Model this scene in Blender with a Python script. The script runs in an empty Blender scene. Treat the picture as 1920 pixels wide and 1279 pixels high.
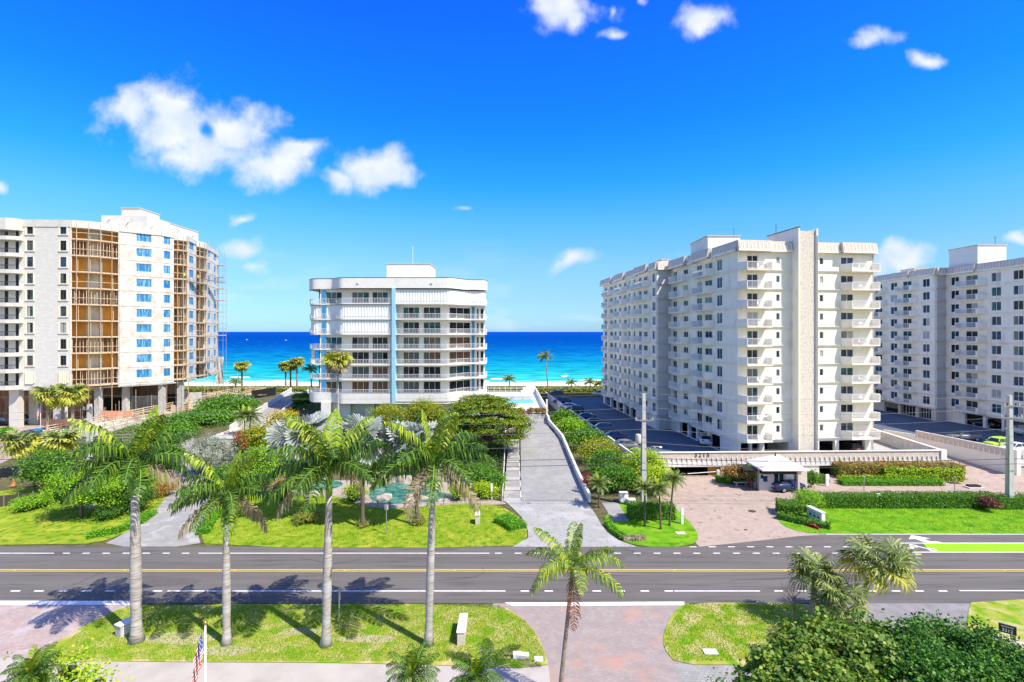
import bpy, bmesh, math, random
import numpy as np
from mathutils import Vector, Matrix
R = math.radians
random.seed(7)
rng = np.random.default_rng(11)
SC = bpy.context.scene
COL = SC.collection
EYE = 20.0          # camera height above the street, metres
F = 960.0

# ---------------------------------------------------------------- camera
cam = bpy.data.cameras.new('camera'); camo = bpy.data.objects.new('camera', cam); COL.objects.link(camo)
cam.lens = 18.0; cam.sensor_width = 36.0; cam.sensor_fit = 'HORIZONTAL'
cam.shift_y = -0.0091; cam.clip_start = 0.3; cam.clip_end = 90000
camo.location = (0, 0, EYE); camo.rotation_euler = (R(90), 0, 0)
SC.camera = camo

# ---------------------------------------------------------------- sky
SUN_DIR = Vector((0.80, -0.60, 0.0)).normalized(); SUN_EL = R(54)
w = bpy.data.worlds.new('World'); SC.world = w; w.use_nodes = True
nt = w.node_tree; nt.nodes.clear()
def N(t, **k):
    n = nt.nodes.new(t)
    for a, b in k.items(): setattr(n, a, b)
    return n
def MA(op, a, b=None, c=None, clamp=False):
    n = nt.nodes.new('ShaderNodeMath'); n.operation = op; n.use_clamp = clamp
    for i, x in enumerate((a, b, c)):
        if x is None: continue
        if isinstance(x, (int, float)): n.inputs[i].default_value = x
        else: nt.links.new(x, n.inputs[i])
    return n.outputs[0]
sky = N('ShaderNodeTexSky', sky_type='NISHITA', sun_disc=False)
sky.sun_elevation = SUN_EL; sky.sun_rotation = math.atan2(SUN_DIR.x, SUN_DIR.y)
sky.altitude = 0; sky.air_density = 1.0; sky.dust_density = 0.35; sky.ozone_density = 3.2
tc = N('ShaderNodeTexCoord'); sp = N('ShaderNodeSeparateXYZ'); nt.links.new(tc.outputs['Generated'], sp.inputs[0])
dx, dy, dz = sp.outputs
ysafe = MA('MAXIMUM', dy, 0.05)
U = MA('DIVIDE', dx, ysafe); V = MA('DIVIDE', dz, ysafe)
cmb = N('ShaderNodeCombineXYZ'); nt.links.new(U, cmb.inputs[0]); nt.links.new(V, cmb.inputs[1])
# warp for ragged edges
nz = N('ShaderNodeTexNoise'); nz.noise_dimensions = '2D'; nz.inputs['Scale'].default_value = 9; nz.inputs['Detail'].default_value = 2
nt.links.new(cmb.outputs[0], nz.inputs['Vector'])
vm = N('ShaderNodeVectorMath', operation='SUBTRACT'); nt.links.new(nz.outputs['Color'], vm.inputs[0]); vm.inputs[1].default_value = (.5, .5, .5)
vs = N('ShaderNodeVectorMath', operation='SCALE'); nt.links.new(vm.outputs[0], vs.inputs[0]); vs.inputs['Scale'].default_value = 0.055
va = N('ShaderNodeVectorMath', operation='ADD'); nt.links.new(cmb.outputs[0], va.inputs[0]); nt.links.new(vs.outputs[0], va.inputs[1])
P2 = va.outputs[0]
fb = N('ShaderNodeTexNoise'); fb.noise_dimensions = '2D'; fb.inputs['Scale'].default_value = 10; fb.inputs['Detail'].default_value = 7; fb.inputs['Roughness'].default_value = .62
nt.links.new(cmb.outputs[0], fb.inputs['Vector'])
CL = [(245,210,62,38,1),(320,190,52,46,1),(335,235,105,55,1),(425,245,85,52,1),(405,290,110,45,1),(490,300,95,45,1),(560,282,48,24,1),
      (690,318,72,38,1),(645,336,42,24,1),(735,332,40,22,1),
      (1062,12,52,34,1),(1085,38,26,28,.9),(1145,66,34,15,.8),(1142,22,12,22,.6),(1205,0,18,18,.6),(1310,38,44,27,.95),
      (1635,78,46,28,.9),(1750,114,42,20,.85),(0,352,14,16,.9),(450,412,36,13,.55),(452,466,48,24,.85),(468,500,44,26,.5),
      (1066,490,54,22,.8),(862,388,34,10,.5),(1685,492,52,34,1.05),(1915,450,30,18,.9),(1095,20,130,60,.42)]
acc = None
for (cx, cy, rx, ry, s) in CL:
    a = N('ShaderNodeVectorMath', operation='SUBTRACT'); nt.links.new(P2, a.inputs[0]); a.inputs[1].default_value = ((cx-960)/F, (622-cy)/F, 0)
    b = N('ShaderNodeVectorMath', operation='MULTIPLY'); nt.links.new(a.outputs[0], b.inputs[0]); b.inputs[1].default_value = (F/rx, F/ry, 0)
    l = N('ShaderNodeVectorMath', operation='LENGTH'); nt.links.new(b.outputs[0], l.inputs[0])
    v = MA('SUBTRACT', s*1.24, l.outputs['Value'])
    acc = v if acc is None else MA('SMOOTH_MAX', acc, v, .25)
hole = N('ShaderNodeVectorMath', operation='DISTANCE'); nt.links.new(P2, hole.inputs[0]); hole.inputs[1].default_value = ((378-960)/F, (622-243)/F, 0)
hv = MA('MULTIPLY', MA('MAXIMUM', MA('SUBTRACT', MA('MULTIPLY', fb.outputs['Fac'], .047), hole.outputs['Value']), 0.0), 60)
den = MA('ADD', acc, MA('MULTIPLY', MA('SUBTRACT', fb.outputs['Fac'], .5), 1.9))
den = MA('SUBTRACT', den, hv)
# faint streaks low over the sea
mp = N('ShaderNodeVectorMath', operation='MULTIPLY'); nt.links.new(cmb.outputs[0], mp.inputs[0]); mp.inputs[1].default_value = (1, 5, 0)
st = N('ShaderNodeTexNoise'); st.noise_dimensions = '2D'; st.inputs['Scale'].default_value = 6; st.inputs['Detail'].default_value = 5
nt.links.new(mp.outputs[0], st.inputs['Vector'])
low = MA('MULTIPLY', MA('SUBTRACT', .19, MA('ABSOLUTE', V)), 4.5, clamp=True)
streak = MA('MULTIPLY', MA('MULTIPLY', MA('SUBTRACT', st.outputs['Fac'], .50), 4.0, clamp=True), low)
mr = N('ShaderNodeMapRange', interpolation_type='SMOOTHSTEP'); nt.links.new(den, mr.inputs[0])
mr.inputs[1].default_value = -.10; mr.inputs[2].default_value = .95
front = MA('GREATER_THAN', dy, 0.12)
cf = MA('MULTIPLY', MA('MAXIMUM', MA('MULTIPLY', mr.outputs[0], .93), MA('MULTIPLY', streak, .42)), front)
# clear maritime air: the sky opposite the sun is a deep polarised blue, paler towards the horizon and the sun
ramp = N('ShaderNodeValToRGB'); nt.links.new(MA('MAXIMUM', dz, 0.0), ramp.inputs[0]); els_ = ramp.color_ramp.elements
SKT = [(0,(.38,.68,1.12)),(.064,(.44,.67,.90)),(.126,(.48,.77,.91)),(.206,(.30,.84,1.06)),(.273,(.11,.79,1.25)),(.37,(.05,.67,1.5)),(.53,(.05,.54,1.86)),(1,(.10,.52,1.7))]
while len(els_) < len(SKT): els_.new(.5)
for i_, (p_, c_) in enumerate(SKT): els_[i_].position = p_; els_[i_].color = (c_[0]/2.2, c_[1]/2.2, c_[2]/2.2, 1)
sdot = MA('ADD', MA('MULTIPLY', dx, SUN_DIR.x), MA('MULTIPLY', dy, SUN_DIR.y))
smr = N('ShaderNodeMapRange', interpolation_type='SMOOTHSTEP'); nt.links.new(sdot, smr.inputs[0]); smr.inputs[1].default_value = .12; smr.inputs[2].default_value = .85
tm = N('ShaderNodeMixRGB'); nt.links.new(smr.outputs[0], tm.inputs[0]); nt.links.new(ramp.outputs[0], tm.inputs[1]); tm.inputs[2].default_value = (.56,.53,.50,1)
ml = N('ShaderNodeMixRGB', blend_type='MULTIPLY'); ml.inputs[0].default_value = 1; nt.links.new(sky.outputs[0], ml.inputs[1]); nt.links.new(tm.outputs[0], ml.inputs[2])
hs = N('ShaderNodeVectorMath', operation='SCALE'); nt.links.new(ml.outputs[0], hs.inputs[0]); hs.inputs['Scale'].default_value = 2.2
# denser scattered cumulus added outside the view, for neutral fill light
rn = N('ShaderNodeTexNoise'); rn.inputs['Scale'].default_value = 3.2; rn.inputs['Detail'].default_value = 5; nt.links.new(tc.outputs['Generated'], rn.inputs['Vector'])
rest = MA('MULTIPLY', MA('SUBTRACT', rn.outputs['Fac'], .53), 9.0, clamp=True)
aU = MA('ABSOLUTE', U); outside_ = MA('MAXIMUM', MA('MAXIMUM', MA('MULTIPLY', MA('SUBTRACT', aU, 1.15), 3.0, clamp=True), MA('MULTIPLY', MA('SUBTRACT', V, .8), 3.0, clamp=True)), MA('LESS_THAN', dy, .12))
rest = MA('MULTIPLY', MA('MULTIPLY', rest, outside_), MA('MULTIPLY', MA('GREATER_THAN', dz, 0.01), .85))
cf = MA('MAXIMUM', cf, rest)
# bright cumulus: lit tops, greyer where thick and low
shade = N('ShaderNodeTexNoise'); shade.noise_dimensions = '2D'; shade.inputs['Scale'].default_value = 16; shade.inputs['Detail'].default_value = 3
nt.links.new(cmb.outputs[0], shade.inputs['Vector'])
mcol = N('ShaderNodeMixRGB'); mcol.inputs[1].default_value = (3.9, 4.5, 5.5, 1); mcol.inputs[2].default_value = (5.5, 5.6, 5.75, 1)
nt.links.new(MA('MULTIPLY', MA('SUBTRACT', shade.outputs['Fac'], .3), 2.4, clamp=True), mcol.inputs[0])
mx = N('ShaderNodeMixRGB'); nt.links.new(cf, mx.inputs[0]); nt.links.new(hs.outputs[0], mx.inputs[1]); nt.links.new(mcol.outputs[0], mx.inputs[2])
bg = N('ShaderNodeBackground'); bg.inputs['Strength'].default_value = 0.109
out = N('ShaderNodeOutputWorld'); nt.links.new(mx.outputs[0], bg.inputs[0]); nt.links.new(bg.outputs[0], out.inputs[0])
w.cycles.sampling_method = 'MANUAL'; w.cycles.sample_map_resolution = 512

# ---------------------------------------------------------------- sun, exposure
sl = bpy.data.lights.new('sun', 'SUN'); sl.energy = 4.2; sl.angle = R(0.5); sl.color = (1, .925, .80)
so = bpy.data.objects.new('sun', sl); COL.objects.link(so)
sd = Vector((SUN_DIR.x*math.cos(SUN_EL), SUN_DIR.y*math.cos(SUN_EL), math.sin(SUN_EL)))
so.rotation_euler = sd.to_track_quat('Z', 'Y').to_euler(); so.location = (40, -30, 80)
SC.view_settings.view_transform = 'Standard'; SC.view_settings.look = 'None'
SC.view_settings.exposure = 0.8; SC.view_settings.gamma = 1.0; SC.view_settings.use_curve_mapping = False
SC.cycles.max_bounces = 5; SC.cycles.diffuse_bounces = 3; SC.cycles.glossy_bounces = 2
SC.cycles.transmission_bounces = 2; SC.cycles.transparent_max_bounces = 4
SC.cycles.use_denoising = True; SC.cycles.caustics_reflective = False; SC.cycles.caustics_refractive = False

# ---------------------------------------------------------------- materials
MATS = {}
def _new(name):
    m = bpy.data.materials.new(name); m.use_nodes = True; t = m.node_tree; t.nodes.clear()
    o = t.nodes.new('ShaderNodeOutputMaterial'); p = t.nodes.new('ShaderNodeBsdfPrincipled')
    t.links.new(p.outputs[0], o.inputs[0]); MATS[name] = m
    return m, t, p, o
def c4(c): return (c[0], c[1], c[2], 1)
def mat(name, col, rough=.7, col2=None, scale=2.0, lo=.35, hi=.65, bump=0, bscale=20, spec=.3, metal=0, detail=5, coord='pos', stretch=(1,1,1), col3=None, scale3=.3, lo3=.5, hi3=.7):
    if name in MATS: return MATS[name]
    m, t, p, o = _new(name)
    p.inputs['Roughness'].default_value = rough; p.inputs['Specular IOR Level'].default_value = spec; p.inputs['Metallic'].default_value = metal
    if coord == 'pos': src = t.nodes.new('ShaderNodeNewGeometry').outputs['Position']
    else: src = t.nodes.new('ShaderNodeTexCoord').outputs['Object']
    mp = t.nodes.new('ShaderNodeMapping'); mp.inputs['Scale'].default_value = stretch; t.links.new(src, mp.inputs[0]); src = mp.outputs[0]
    def layer(prev, colr, sc, l, h):
        n = t.nodes.new('ShaderNodeTexNoise'); n.inputs['Scale'].default_value = sc; n.inputs['Detail'].default_value = detail; t.links.new(src, n.inputs['Vector'])
        r = t.nodes.new('ShaderNodeMapRange'); r.inputs[1].default_value = l; r.inputs[2].default_value = h; t.links.new(n.outputs['Fac'], r.inputs[0])
        x = t.nodes.new('ShaderNodeMixRGB'); t.links.new(r.outputs[0], x.inputs[0])
        if isinstance(prev, tuple): x.inputs[1].default_value = c4(prev)
        else: t.links.new(prev, x.inputs[1])
        x.inputs[2].default_value = c4(colr); return x.outputs[0]
    cc = tuple(col)
    if col2: cc = layer(cc, col2, scale, lo, hi)
    if col3: cc = layer(cc, col3, scale3, lo3, hi3)
    if isinstance(cc, tuple): p.inputs['Base Color'].default_value = c4(cc)
    else: t.links.new(cc, p.inputs['Base Color'])
    if bump:
        n = t.nodes.new('ShaderNodeTexNoise'); n.inputs['Scale'].default_value = bscale; n.inputs['Detail'].default_value = 4; t.links.new(src, n.inputs['Vector'])
        b = t.nodes.new('ShaderNodeBump'); b.inputs['Strength'].default_value = bump; b.inputs['Distance'].default_value = .05
        t.links.new(n.outputs['Fac'], b.inputs['Height']); t.links.new(b.outputs[0], p.inputs['Normal'])
    return m
def leafmat(name, cols, trans=.3, rough=.5, spec=.3):
    if name in MATS: return MATS[name]
    m, t, p, o = _new(name)
    g = t.nodes.new('ShaderNodeNewGeometry'); r = t.nodes.new('ShaderNodeValToRGB')
    t.links.new(g.outputs['Random Per Island'], r.inputs[0])
    el = r.color_ramp.elements
    while len(el) < len(cols): el.new(.5)
    for i, c in enumerate(cols): el[i].position = i/(len(cols)-1); el[i].color = c4(c)
    p.inputs['Roughness'].default_value = rough; p.inputs['Specular IOR Level'].default_value = spec
    t.links.new(r.outputs[0], p.inputs['Base Color'])
    tr = t.nodes.new('ShaderNodeBsdfTranslucent'); t.links.new(r.outputs[0], tr.inputs[0])
    x = t.nodes.new('ShaderNodeMixShader'); x.inputs[0].default_value = trans
    t.links.new(p.outputs[0], x.inputs[1]); t.links.new(tr.outputs[0], x.inputs[2]); t.links.new(x.outputs[0], o.inputs[0])
    return m
def paver(name, ca, cb, mortar, bw=.24, bh=.12, col3=None, rot=0, patch=.35, lo3=.52, hi3=.66, stain=None):
    if name in MATS: return MATS[name]
    m, t, p, o = _new(name); p.inputs['Roughness'].default_value = .85; p.inputs['Specular IOR Level'].default_value = .2
    g = t.nodes.new('ShaderNodeNewGeometry'); mp = t.nodes.new('ShaderNodeMapping'); mp.inputs['Rotation'].default_value = (0, 0, rot)
    t.links.new(g.outputs['Position'], mp.inputs[0])
    b = t.nodes.new('ShaderNodeTexBrick'); b.inputs['Scale'].default_value = 1; b.inputs['Brick Width'].default_value = bw; b.inputs['Row Height'].default_value = bh
    b.inputs['Mortar Size'].default_value = bh*.07; b.inputs['Color1'].default_value = c4(ca); b.inputs['Color2'].default_value = c4(cb); b.inputs['Mortar'].default_value = c4(mortar)
    t.links.new(mp.outputs[0], b.inputs['Vector']); cc = b.outputs['Color']
    def ov(cc, col, sc, lo, hi, f=1, dist=0):
        n = t.nodes.new('ShaderNodeTexNoise'); n.inputs['Scale'].default_value = sc; n.inputs['Detail'].default_value = 5; n.inputs['Distortion'].default_value = dist
        t.links.new(g.outputs['Position'], n.inputs['Vector'])
        r = t.nodes.new('ShaderNodeMapRange'); r.inputs[1].default_value = lo; r.inputs[2].default_value = hi; r.inputs[4].default_value = f; t.links.new(n.outputs['Fac'], r.inputs[0])
        x = t.nodes.new('ShaderNodeMixRGB'); t.links.new(r.outputs[0], x.inputs[0]); t.links.new(cc, x.inputs[1]); x.inputs[2].default_value = c4(col); return x.outputs[0]
    cc = ov(cc, tuple(v*.8 for v in ca), 1.1, .4, .7, .6)
    if col3: cc = ov(cc, col3, patch, lo3, hi3, .75)
    if stain: cc = ov(cc, stain, 1.5, .60, .69, .75, .8)
    t.links.new(cc, p.inputs['Base Color'])
    return m
def glass(name, col, rough=.06, spec=.2):
    return mat(name, col, rough, col2=tuple(v*1.9+.01 for v in col), scale=.9, spec=spec, lo=.45, hi=.6, coord='pos', detail=2)

mat('white_paint', (.79,.765,.71), .6, (.73,.70,.64), 1.3, bump=.08, bscale=30, col3=(.68,.65,.60), scale3=.45, lo3=.56, hi3=.75)
mat('warm_white_paint', (.66,.63,.57), .65, (.60,.57,.51), 1.2, col3=(.52,.48,.42), scale3=.6, lo3=.56, hi3=.8)
mat('cream_paint', (.88,.815,.695), .65, (.83,.76,.64), 1.2, col3=(.68,.61,.51), scale3=.6, lo3=.55, hi3=.80, stretch=(1,1,.35))
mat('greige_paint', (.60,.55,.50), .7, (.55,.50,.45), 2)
mat('beige_paint', (.64,.54,.45), .7, (.53,.46,.39), 2)
mat('pale_brick_paint', (.68,.65,.59), .7, (.58,.555,.51), 3.5, stretch=(1,1,3), col3=(.70,.69,.67), scale3=.8)
mat('concrete', (.55,.53,.50), .85, (.42,.40,.38), 1.5, bump=.2, bscale=14)
mat('rough_concrete', (.60,.56,.50), .85, (.50,.455,.40), 1.6, bump=.25, bscale=9, col3=(.66,.64,.60), scale3=.7, lo3=.42, hi3=.55)
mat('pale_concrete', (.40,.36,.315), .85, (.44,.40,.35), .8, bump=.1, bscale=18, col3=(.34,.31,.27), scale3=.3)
mat('pebble', (.68,.61,.52), .9, (.55,.47,.39), 5, lo=.48, hi=.62, bump=.5, bscale=9, detail=3)
mat('sky_blue_paint', (.30,.56,.70), .6, (.34,.60,.73), 2)
mat('deep_blue_paint', (.03,.24,.50), .5, (.04,.28,.54), 2)
mat('white_metal', (.78,.77,.75), .45)
mat('steel', (.40,.38,.36), .45, metal=.5)
mat('dark_metal', (.07,.055,.045), .5)
mat('black_rubber', (.015,.015,.016), .8)
mat('plywood', (.80,.40,.085), .75, (.66,.31,.06), .9, lo=.4, hi=.6, stretch=(1,1,.4), col3=(.55,.25,.07), scale3=.35)
mat('brown_board', (.24,.12,.065), .8, (.36,.22,.14), 2.2, stretch=(1,1,.2), lo=.45, hi=.55)
mat('lumber', (.66,.50,.34), .8, (.55,.40,.26), 2)
mat('orange_mesh', (.75,.20,.08), .7, (.55,.40,.30), 5)
mat('blue_film', (.02,.17,.42), .35, (.16,.42,.62), 1.6, lo=.45, hi=.62, stretch=(2.5,2.5,.35), spec=.5)
glass('glass_dark', (.012,.016,.022)); glass('glass_blue', (.01,.035,.075)); glass('glass_teal', (.012,.06,.07))
mat('glass_brown', (.10,.05,.025), .1, (.16,.09,.05), 2, stretch=(3,3,.2), spec=.6)
mat('glass_curtain', (.10,.13,.14), .12, (.04,.055,.06), 3, stretch=(3,3,.2), spec=.6)
mat('shutter', (.80,.79,.77), .55); mat('cream_shutter', (.80,.74,.55), .55)
mat('asphalt', (.118,.108,.097), .92, (.145,.133,.12), .5, lo=.35, hi=.65, bump=.15, bscale=40, stretch=(.10,1.6,1), col3=(.088,.08,.074), scale3=1.6, lo3=.52, hi3=.68)
mat('asphalt_old', (.26,.245,.24), .9, (.20,.19,.185), 1.2, bump=.15, bscale=40)
mat('sealed_asphalt', (.075,.105,.135), .75, (.095,.13,.16), .5, col3=(.105,.135,.16), scale3=2.5)
mat('asphalt_patch', (.098,.09,.082), .9, (.115,.105,.095), 1.2); mat('crack_tar', (.05,.046,.042), .8)
mat('line_white', (.80,.79,.77), .8, (.62,.60,.58), 3, lo=.5, hi=.75); mat('line_yellow', (.80,.50,.035), .8, (.62,.40,.06), 3, lo=.5, hi=.75)
mat('line_green', (.26,.78,.004), .8, (.22,.66,.01), 1)
mat('lawn', (.19,.285,.014), .95, (.36,.38,.04), .55, lo=.38, hi=.68, bump=.8, bscale=14, col3=(.075,.185,.006), scale3=1.4, lo3=.48, hi3=.68, spec=.1)
mat('lawn_dry', (.29,.33,.04), .95, (.50,.40,.20), .85, lo=.44, hi=.66, bump=.8, bscale=14, col3=(.15,.29,.008), scale3=.8, lo3=.5, hi3=.62, spec=.1)
mat('lawn_lush', (.105,.285,.010), .95, (.19,.36,.014), .6, bump=.8, bscale=14, col3=(.05,.18,.005), scale3=.9, lo3=.5, hi3=.7, spec=.1)
mat('bare_soil', (.50,.42,.33), .95, (.38,.30,.21), 2, bump=.4, bscale=10)
mat('soil', (.05,.075,.015), .95, (.15,.11,.06), 1.5, bump=.4, bscale=10)
mat('sand', (.78,.68,.50), .95, (.68,.57,.40), .15)
mat('foam', (.85,.87,.88), .7, (.45,.75,.80), .5, stretch=(.2,1,1), lo=.5, hi=.7)
mat('grey_drive', (.31,.30,.275), .9, (.26,.25,.23), .8, bump=.1, bscale=30, col3=(.38,.365,.335), scale3=.5, lo3=.52, hi3=.62)
paver('paver_pink', (.40,.31,.25), (.47,.37,.305), (.24,.19,.16), col3=(.34,.26,.205), stain=(.16,.11,.09))
paver('paver_red', (.31,.255,.23), (.375,.315,.285), (.21,.18,.16), col3=(.43,.25,.19), patch=.28, lo3=.54, hi3=.62, rot=.2)
paver('paver_old', (.38,.29,.255), (.47,.38,.335), (.22,.17,.15), col3=(.46,.40,.39), patch=.5, stain=(.33,.22,.2), rot=-.5)
paver('paver_grey', (.285,.28,.26), (.345,.34,.315), (.19,.185,.17), .3, .22, col3=(.34,.335,.31), patch=.4, lo3=.46, hi3=.68, stain=(.22,.215,.20), rot=.05)
paver('paver_apron', (.34,.335,.31), (.40,.395,.365), (.23,.225,.21), .3, .22, col3=(.45,.44,.41), rot=.05, stain=(.17,.16,.16))
mat('curb', (.66,.63,.60), .85, (.55,.52,.49), 2)
mat('pond_stone', (.42,.35,.28), .9, (.33,.28,.22), 2, bump=.4, bscale=6)
mat('rock', (.46,.39,.31), .9, (.27,.23,.19), 1.6, bump=.6, bscale=5, col3=(.56,.47,.36), scale3=1)
mat('terracotta', (.62,.22,.10), .8); mat('red_paint', (.60,.03,.02), .4); mat('green_paint', (.05,.33,.14), .6)
mat('palm_trunk', (.43,.395,.355), .9, (.20,.18,.16), 3.4, lo=.44, hi=.66, stretch=(.5,.5,6), bump=.4, bscale=4, col3=(.46,.455,.45), scale3=.6)
mat('dark_trunk', (.17,.13,.10), .9, (.09,.07,.05), 6, stretch=(1,1,2), bump=.6, bscale=9)
mat('tan_trunk', (.36,.29,.22), .9, (.22,.17,.13), 6, stretch=(1,1,2), bump=.6, bscale=9)
mat('bark', (.19,.15,.12), .9, (.12,.09,.07), 4, stretch=(1,1,.4), bump=.5, bscale=8)
mat('crownshaft', (.13,.27,.025), .45, (.19,.33,.04), 2, stretch=(1,1,.3))
mat('pole_concrete', (.58,.55,.51), .85, (.48,.45,.42), 3, stretch=(1,1,.3), bump=.1)
mat('wire', (.05,.05,.05), .6)
mat('wire_pale', (.20,.20,.20), .5)
mat('brass', (.75,.45,.06), .25, metal=.9)
# foliage
def lf(n, a, b, c, **k):
    g_ = 1.0 if 'petal' in n or 'silver' in n or 'dead' in n or 'young' in n else 1.45
    return leafmat(n, [tuple(min(.6, v*g_) for v in q) for q in (a, b, c)], **k)
lf('royal_leaf', (.014,.045,.006), (.035,.085,.008), (.12,.19,.015), rough=.45, spec=.3, trans=.15)
lf('young_leaf', (.12,.24,.010), (.26,.38,.014), (.40,.46,.03), rough=.45, trans=.2)
lf('old_leaf', (.16,.15,.06), (.24,.19,.10), (.33,.26,.18))
lf('dead_leaf', (.22,.13,.08), (.34,.23,.15), (.14,.085,.055), trans=.15)
lf('brown_leaf', (.10,.04,.022), (.17,.07,.035), (.25,.12,.05), trans=.15)
lf('adonidia_leaf', (.04,.085,.006), (.14,.21,.012), (.30,.33,.02), rough=.45, trans=.15)
lf('sabal_leaf', (.03,.06,.010), (.09,.14,.025), (.26,.27,.08), rough=.5, trans=.15)
lf('sabal_yellow', (.16,.20,.02), (.30,.31,.035), (.46,.40,.06), rough=.45)
lf('silver_leaf', (.24,.28,.24), (.32,.36,.31), (.44,.46,.39), trans=.15, rough=.5)
lf('coconut_leaf', (.06,.11,.02), (.13,.19,.03), (.26,.26,.06))
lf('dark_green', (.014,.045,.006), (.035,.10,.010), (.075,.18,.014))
lf('mid_green', (.03,.085,.008), (.07,.18,.012), (.14,.29,.018))
lf('bright_green', (.07,.17,.008), (.16,.34,.012), (.28,.44,.02))
lf('lime_green', (.13,.24,.008), (.27,.42,.012), (.42,.52,.02))
lf('olive_yellow', (.07,.12,.008), (.22,.25,.012), (.44,.38,.02))
lf('tree_olive', (.04,.085,.006), (.12,.18,.010), (.32,.34,.02))
lf('golden', (.20,.17,.010), (.42,.31,.015), (.50,.38,.03))
lf('seagrape', (.030,.08,.008), (.09,.17,.014), (.24,.29,.04), rough=.5, spec=.3)
lf('seagrape_dark', (.012,.045,.006), (.04,.12,.010), (.11,.26,.02), rough=.5, spec=.3)
lf('croton', (.11,.22,.012), (.36,.20,.05), (.20,.05,.03))
lf('red_leaf', (.33,.035,.03), (.20,.07,.03), (.46,.09,.06))
lf('silver_bush', (.30,.33,.24), (.42,.44,.35), (.20,.24,.15))
lf('hedge_leaf', (.025,.075,.008), (.07,.17,.012), (.15,.28,.02))
lf('hedge_lush', (.045,.15,.006), (.09,.27,.008), (.15,.36,.01))
lf('bronze_leaf', (.12,.035,.03), (.20,.06,.05), (.07,.06,.03))
lf('bromeliad', (.14,.18,.02), (.40,.25,.05), (.28,.06,.05))
lf('petal_white', (.75,.75,.72), (.65,.6,.6), (.8,.78,.75)); lf('petal_red', (.5,.03,.04), (.35,.02,.03), (.6,.1,.08))
lf('grass_blade', (.10,.22,.008), (.20,.33,.012), (.33,.40,.04), trans=.3, rough=.8)
lf('dry_grass', (.30,.30,.06), (.45,.40,.14), (.20,.28,.02), trans=.3, rough=.8)
lf('dune_leaf', (.10,.14,.02), (.22,.23,.04), (.32,.30,.06))
m, t, p, o = _new('water_sea')
p.inputs['Roughness'].default_value = .8; p.inputs['Specular IOR Level'].default_value = .0
g = t.nodes.new('ShaderNodeNewGeometry'); s = t.nodes.new('ShaderNodeSeparateXYZ'); t.links.new(g.outputs['Position'], s.inputs[0])
dv = t.nodes.new('ShaderNodeMath'); dv.operation = 'DIVIDE'; dv.inputs[0].default_value = 230; t.links.new(s.outputs[1], dv.inputs[1])
mpn = t.nodes.new('ShaderNodeMapping'); mpn.inputs['Scale'].default_value = (.006, .022, 1); t.links.new(g.outputs['Position'], mpn.inputs[0])
n1 = t.nodes.new('ShaderNodeTexNoise'); n1.inputs['Scale'].default_value = 1; n1.inputs['Detail'].default_value = 5; t.links.new(mpn.outputs[0], n1.inputs['Vector'])
ad = t.nodes.new('ShaderNodeMath'); ad.operation = 'MULTIPLY_ADD'; t.links.new(n1.outputs['Fac'], ad.inputs[0]); ad.inputs[1].default_value = .26; t.links.new(dv.outputs[0], ad.inputs[2])
r = t.nodes.new('ShaderNodeValToRGB'); t.links.new(ad.outputs[0], r.inputs[0])
el = r.color_ramp.elements
stops = [(.13,(.002,.065,.36)),(.25,(.001,.055,.28)),(.38,(.001,.075,.30)),(.52,(.002,.13,.34)),(.68,(.003,.21,.36)),(.86,(.01,.33,.39)),(1.0,(.04,.42,.42)),(1.13,(.25,.55,.52))]
while len(el) < len(stops): el.new(.5)
for i, (q, c) in enumerate(stops): el[i].position = min(1, q/1.15); el[i].color = c4(c)
sc2 = t.nodes.new('ShaderNodeMath'); sc2.operation = 'DIVIDE'; t.links.new(ad.outputs[0], sc2.inputs[0]); sc2.inputs[1].default_value = 1.15; t.links.new(sc2.outputs[0], r.inputs[0])
mw = t.nodes.new('ShaderNodeMapping'); mw.inputs['Scale'].default_value = (.03, .12, 1); t.links.new(g.outputs['Position'], mw.inputs[0])
n2 = t.nodes.new('ShaderNodeTexNoise'); n2.inputs['Scale'].default_value = 2.2; n2.inputs['Detail'].default_value = 6; t.links.new(mw.outputs[0], n2.inputs['Vector'])
rr = t.nodes.new('ShaderNodeMapRange'); rr.inputs[1].default_value = .3; rr.inputs[2].default_value = .7; rr.inputs[3].default_value = .35; rr.inputs[4].default_value = 1.55; t.links.new(n2.outputs['Fac'], rr.inputs[0])
xx = t.nodes.new('ShaderNodeVectorMath'); xx.operation = 'SCALE'; t.links.new(r.outputs[0], xx.inputs[0]); t.links.new(rr.outputs[0], xx.inputs['Scale'])
t.links.new(xx.outputs[0], p.inputs['Base Color'])
mat('pool_water', (.10,.50,.62), .08, (.16,.58,.68), 1.5, spec=.5); mat('pond_water', (.02,.12,.09), .08, (.09,.26,.20), 1.2, spec=.5, lo=.4, hi=.6)

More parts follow.
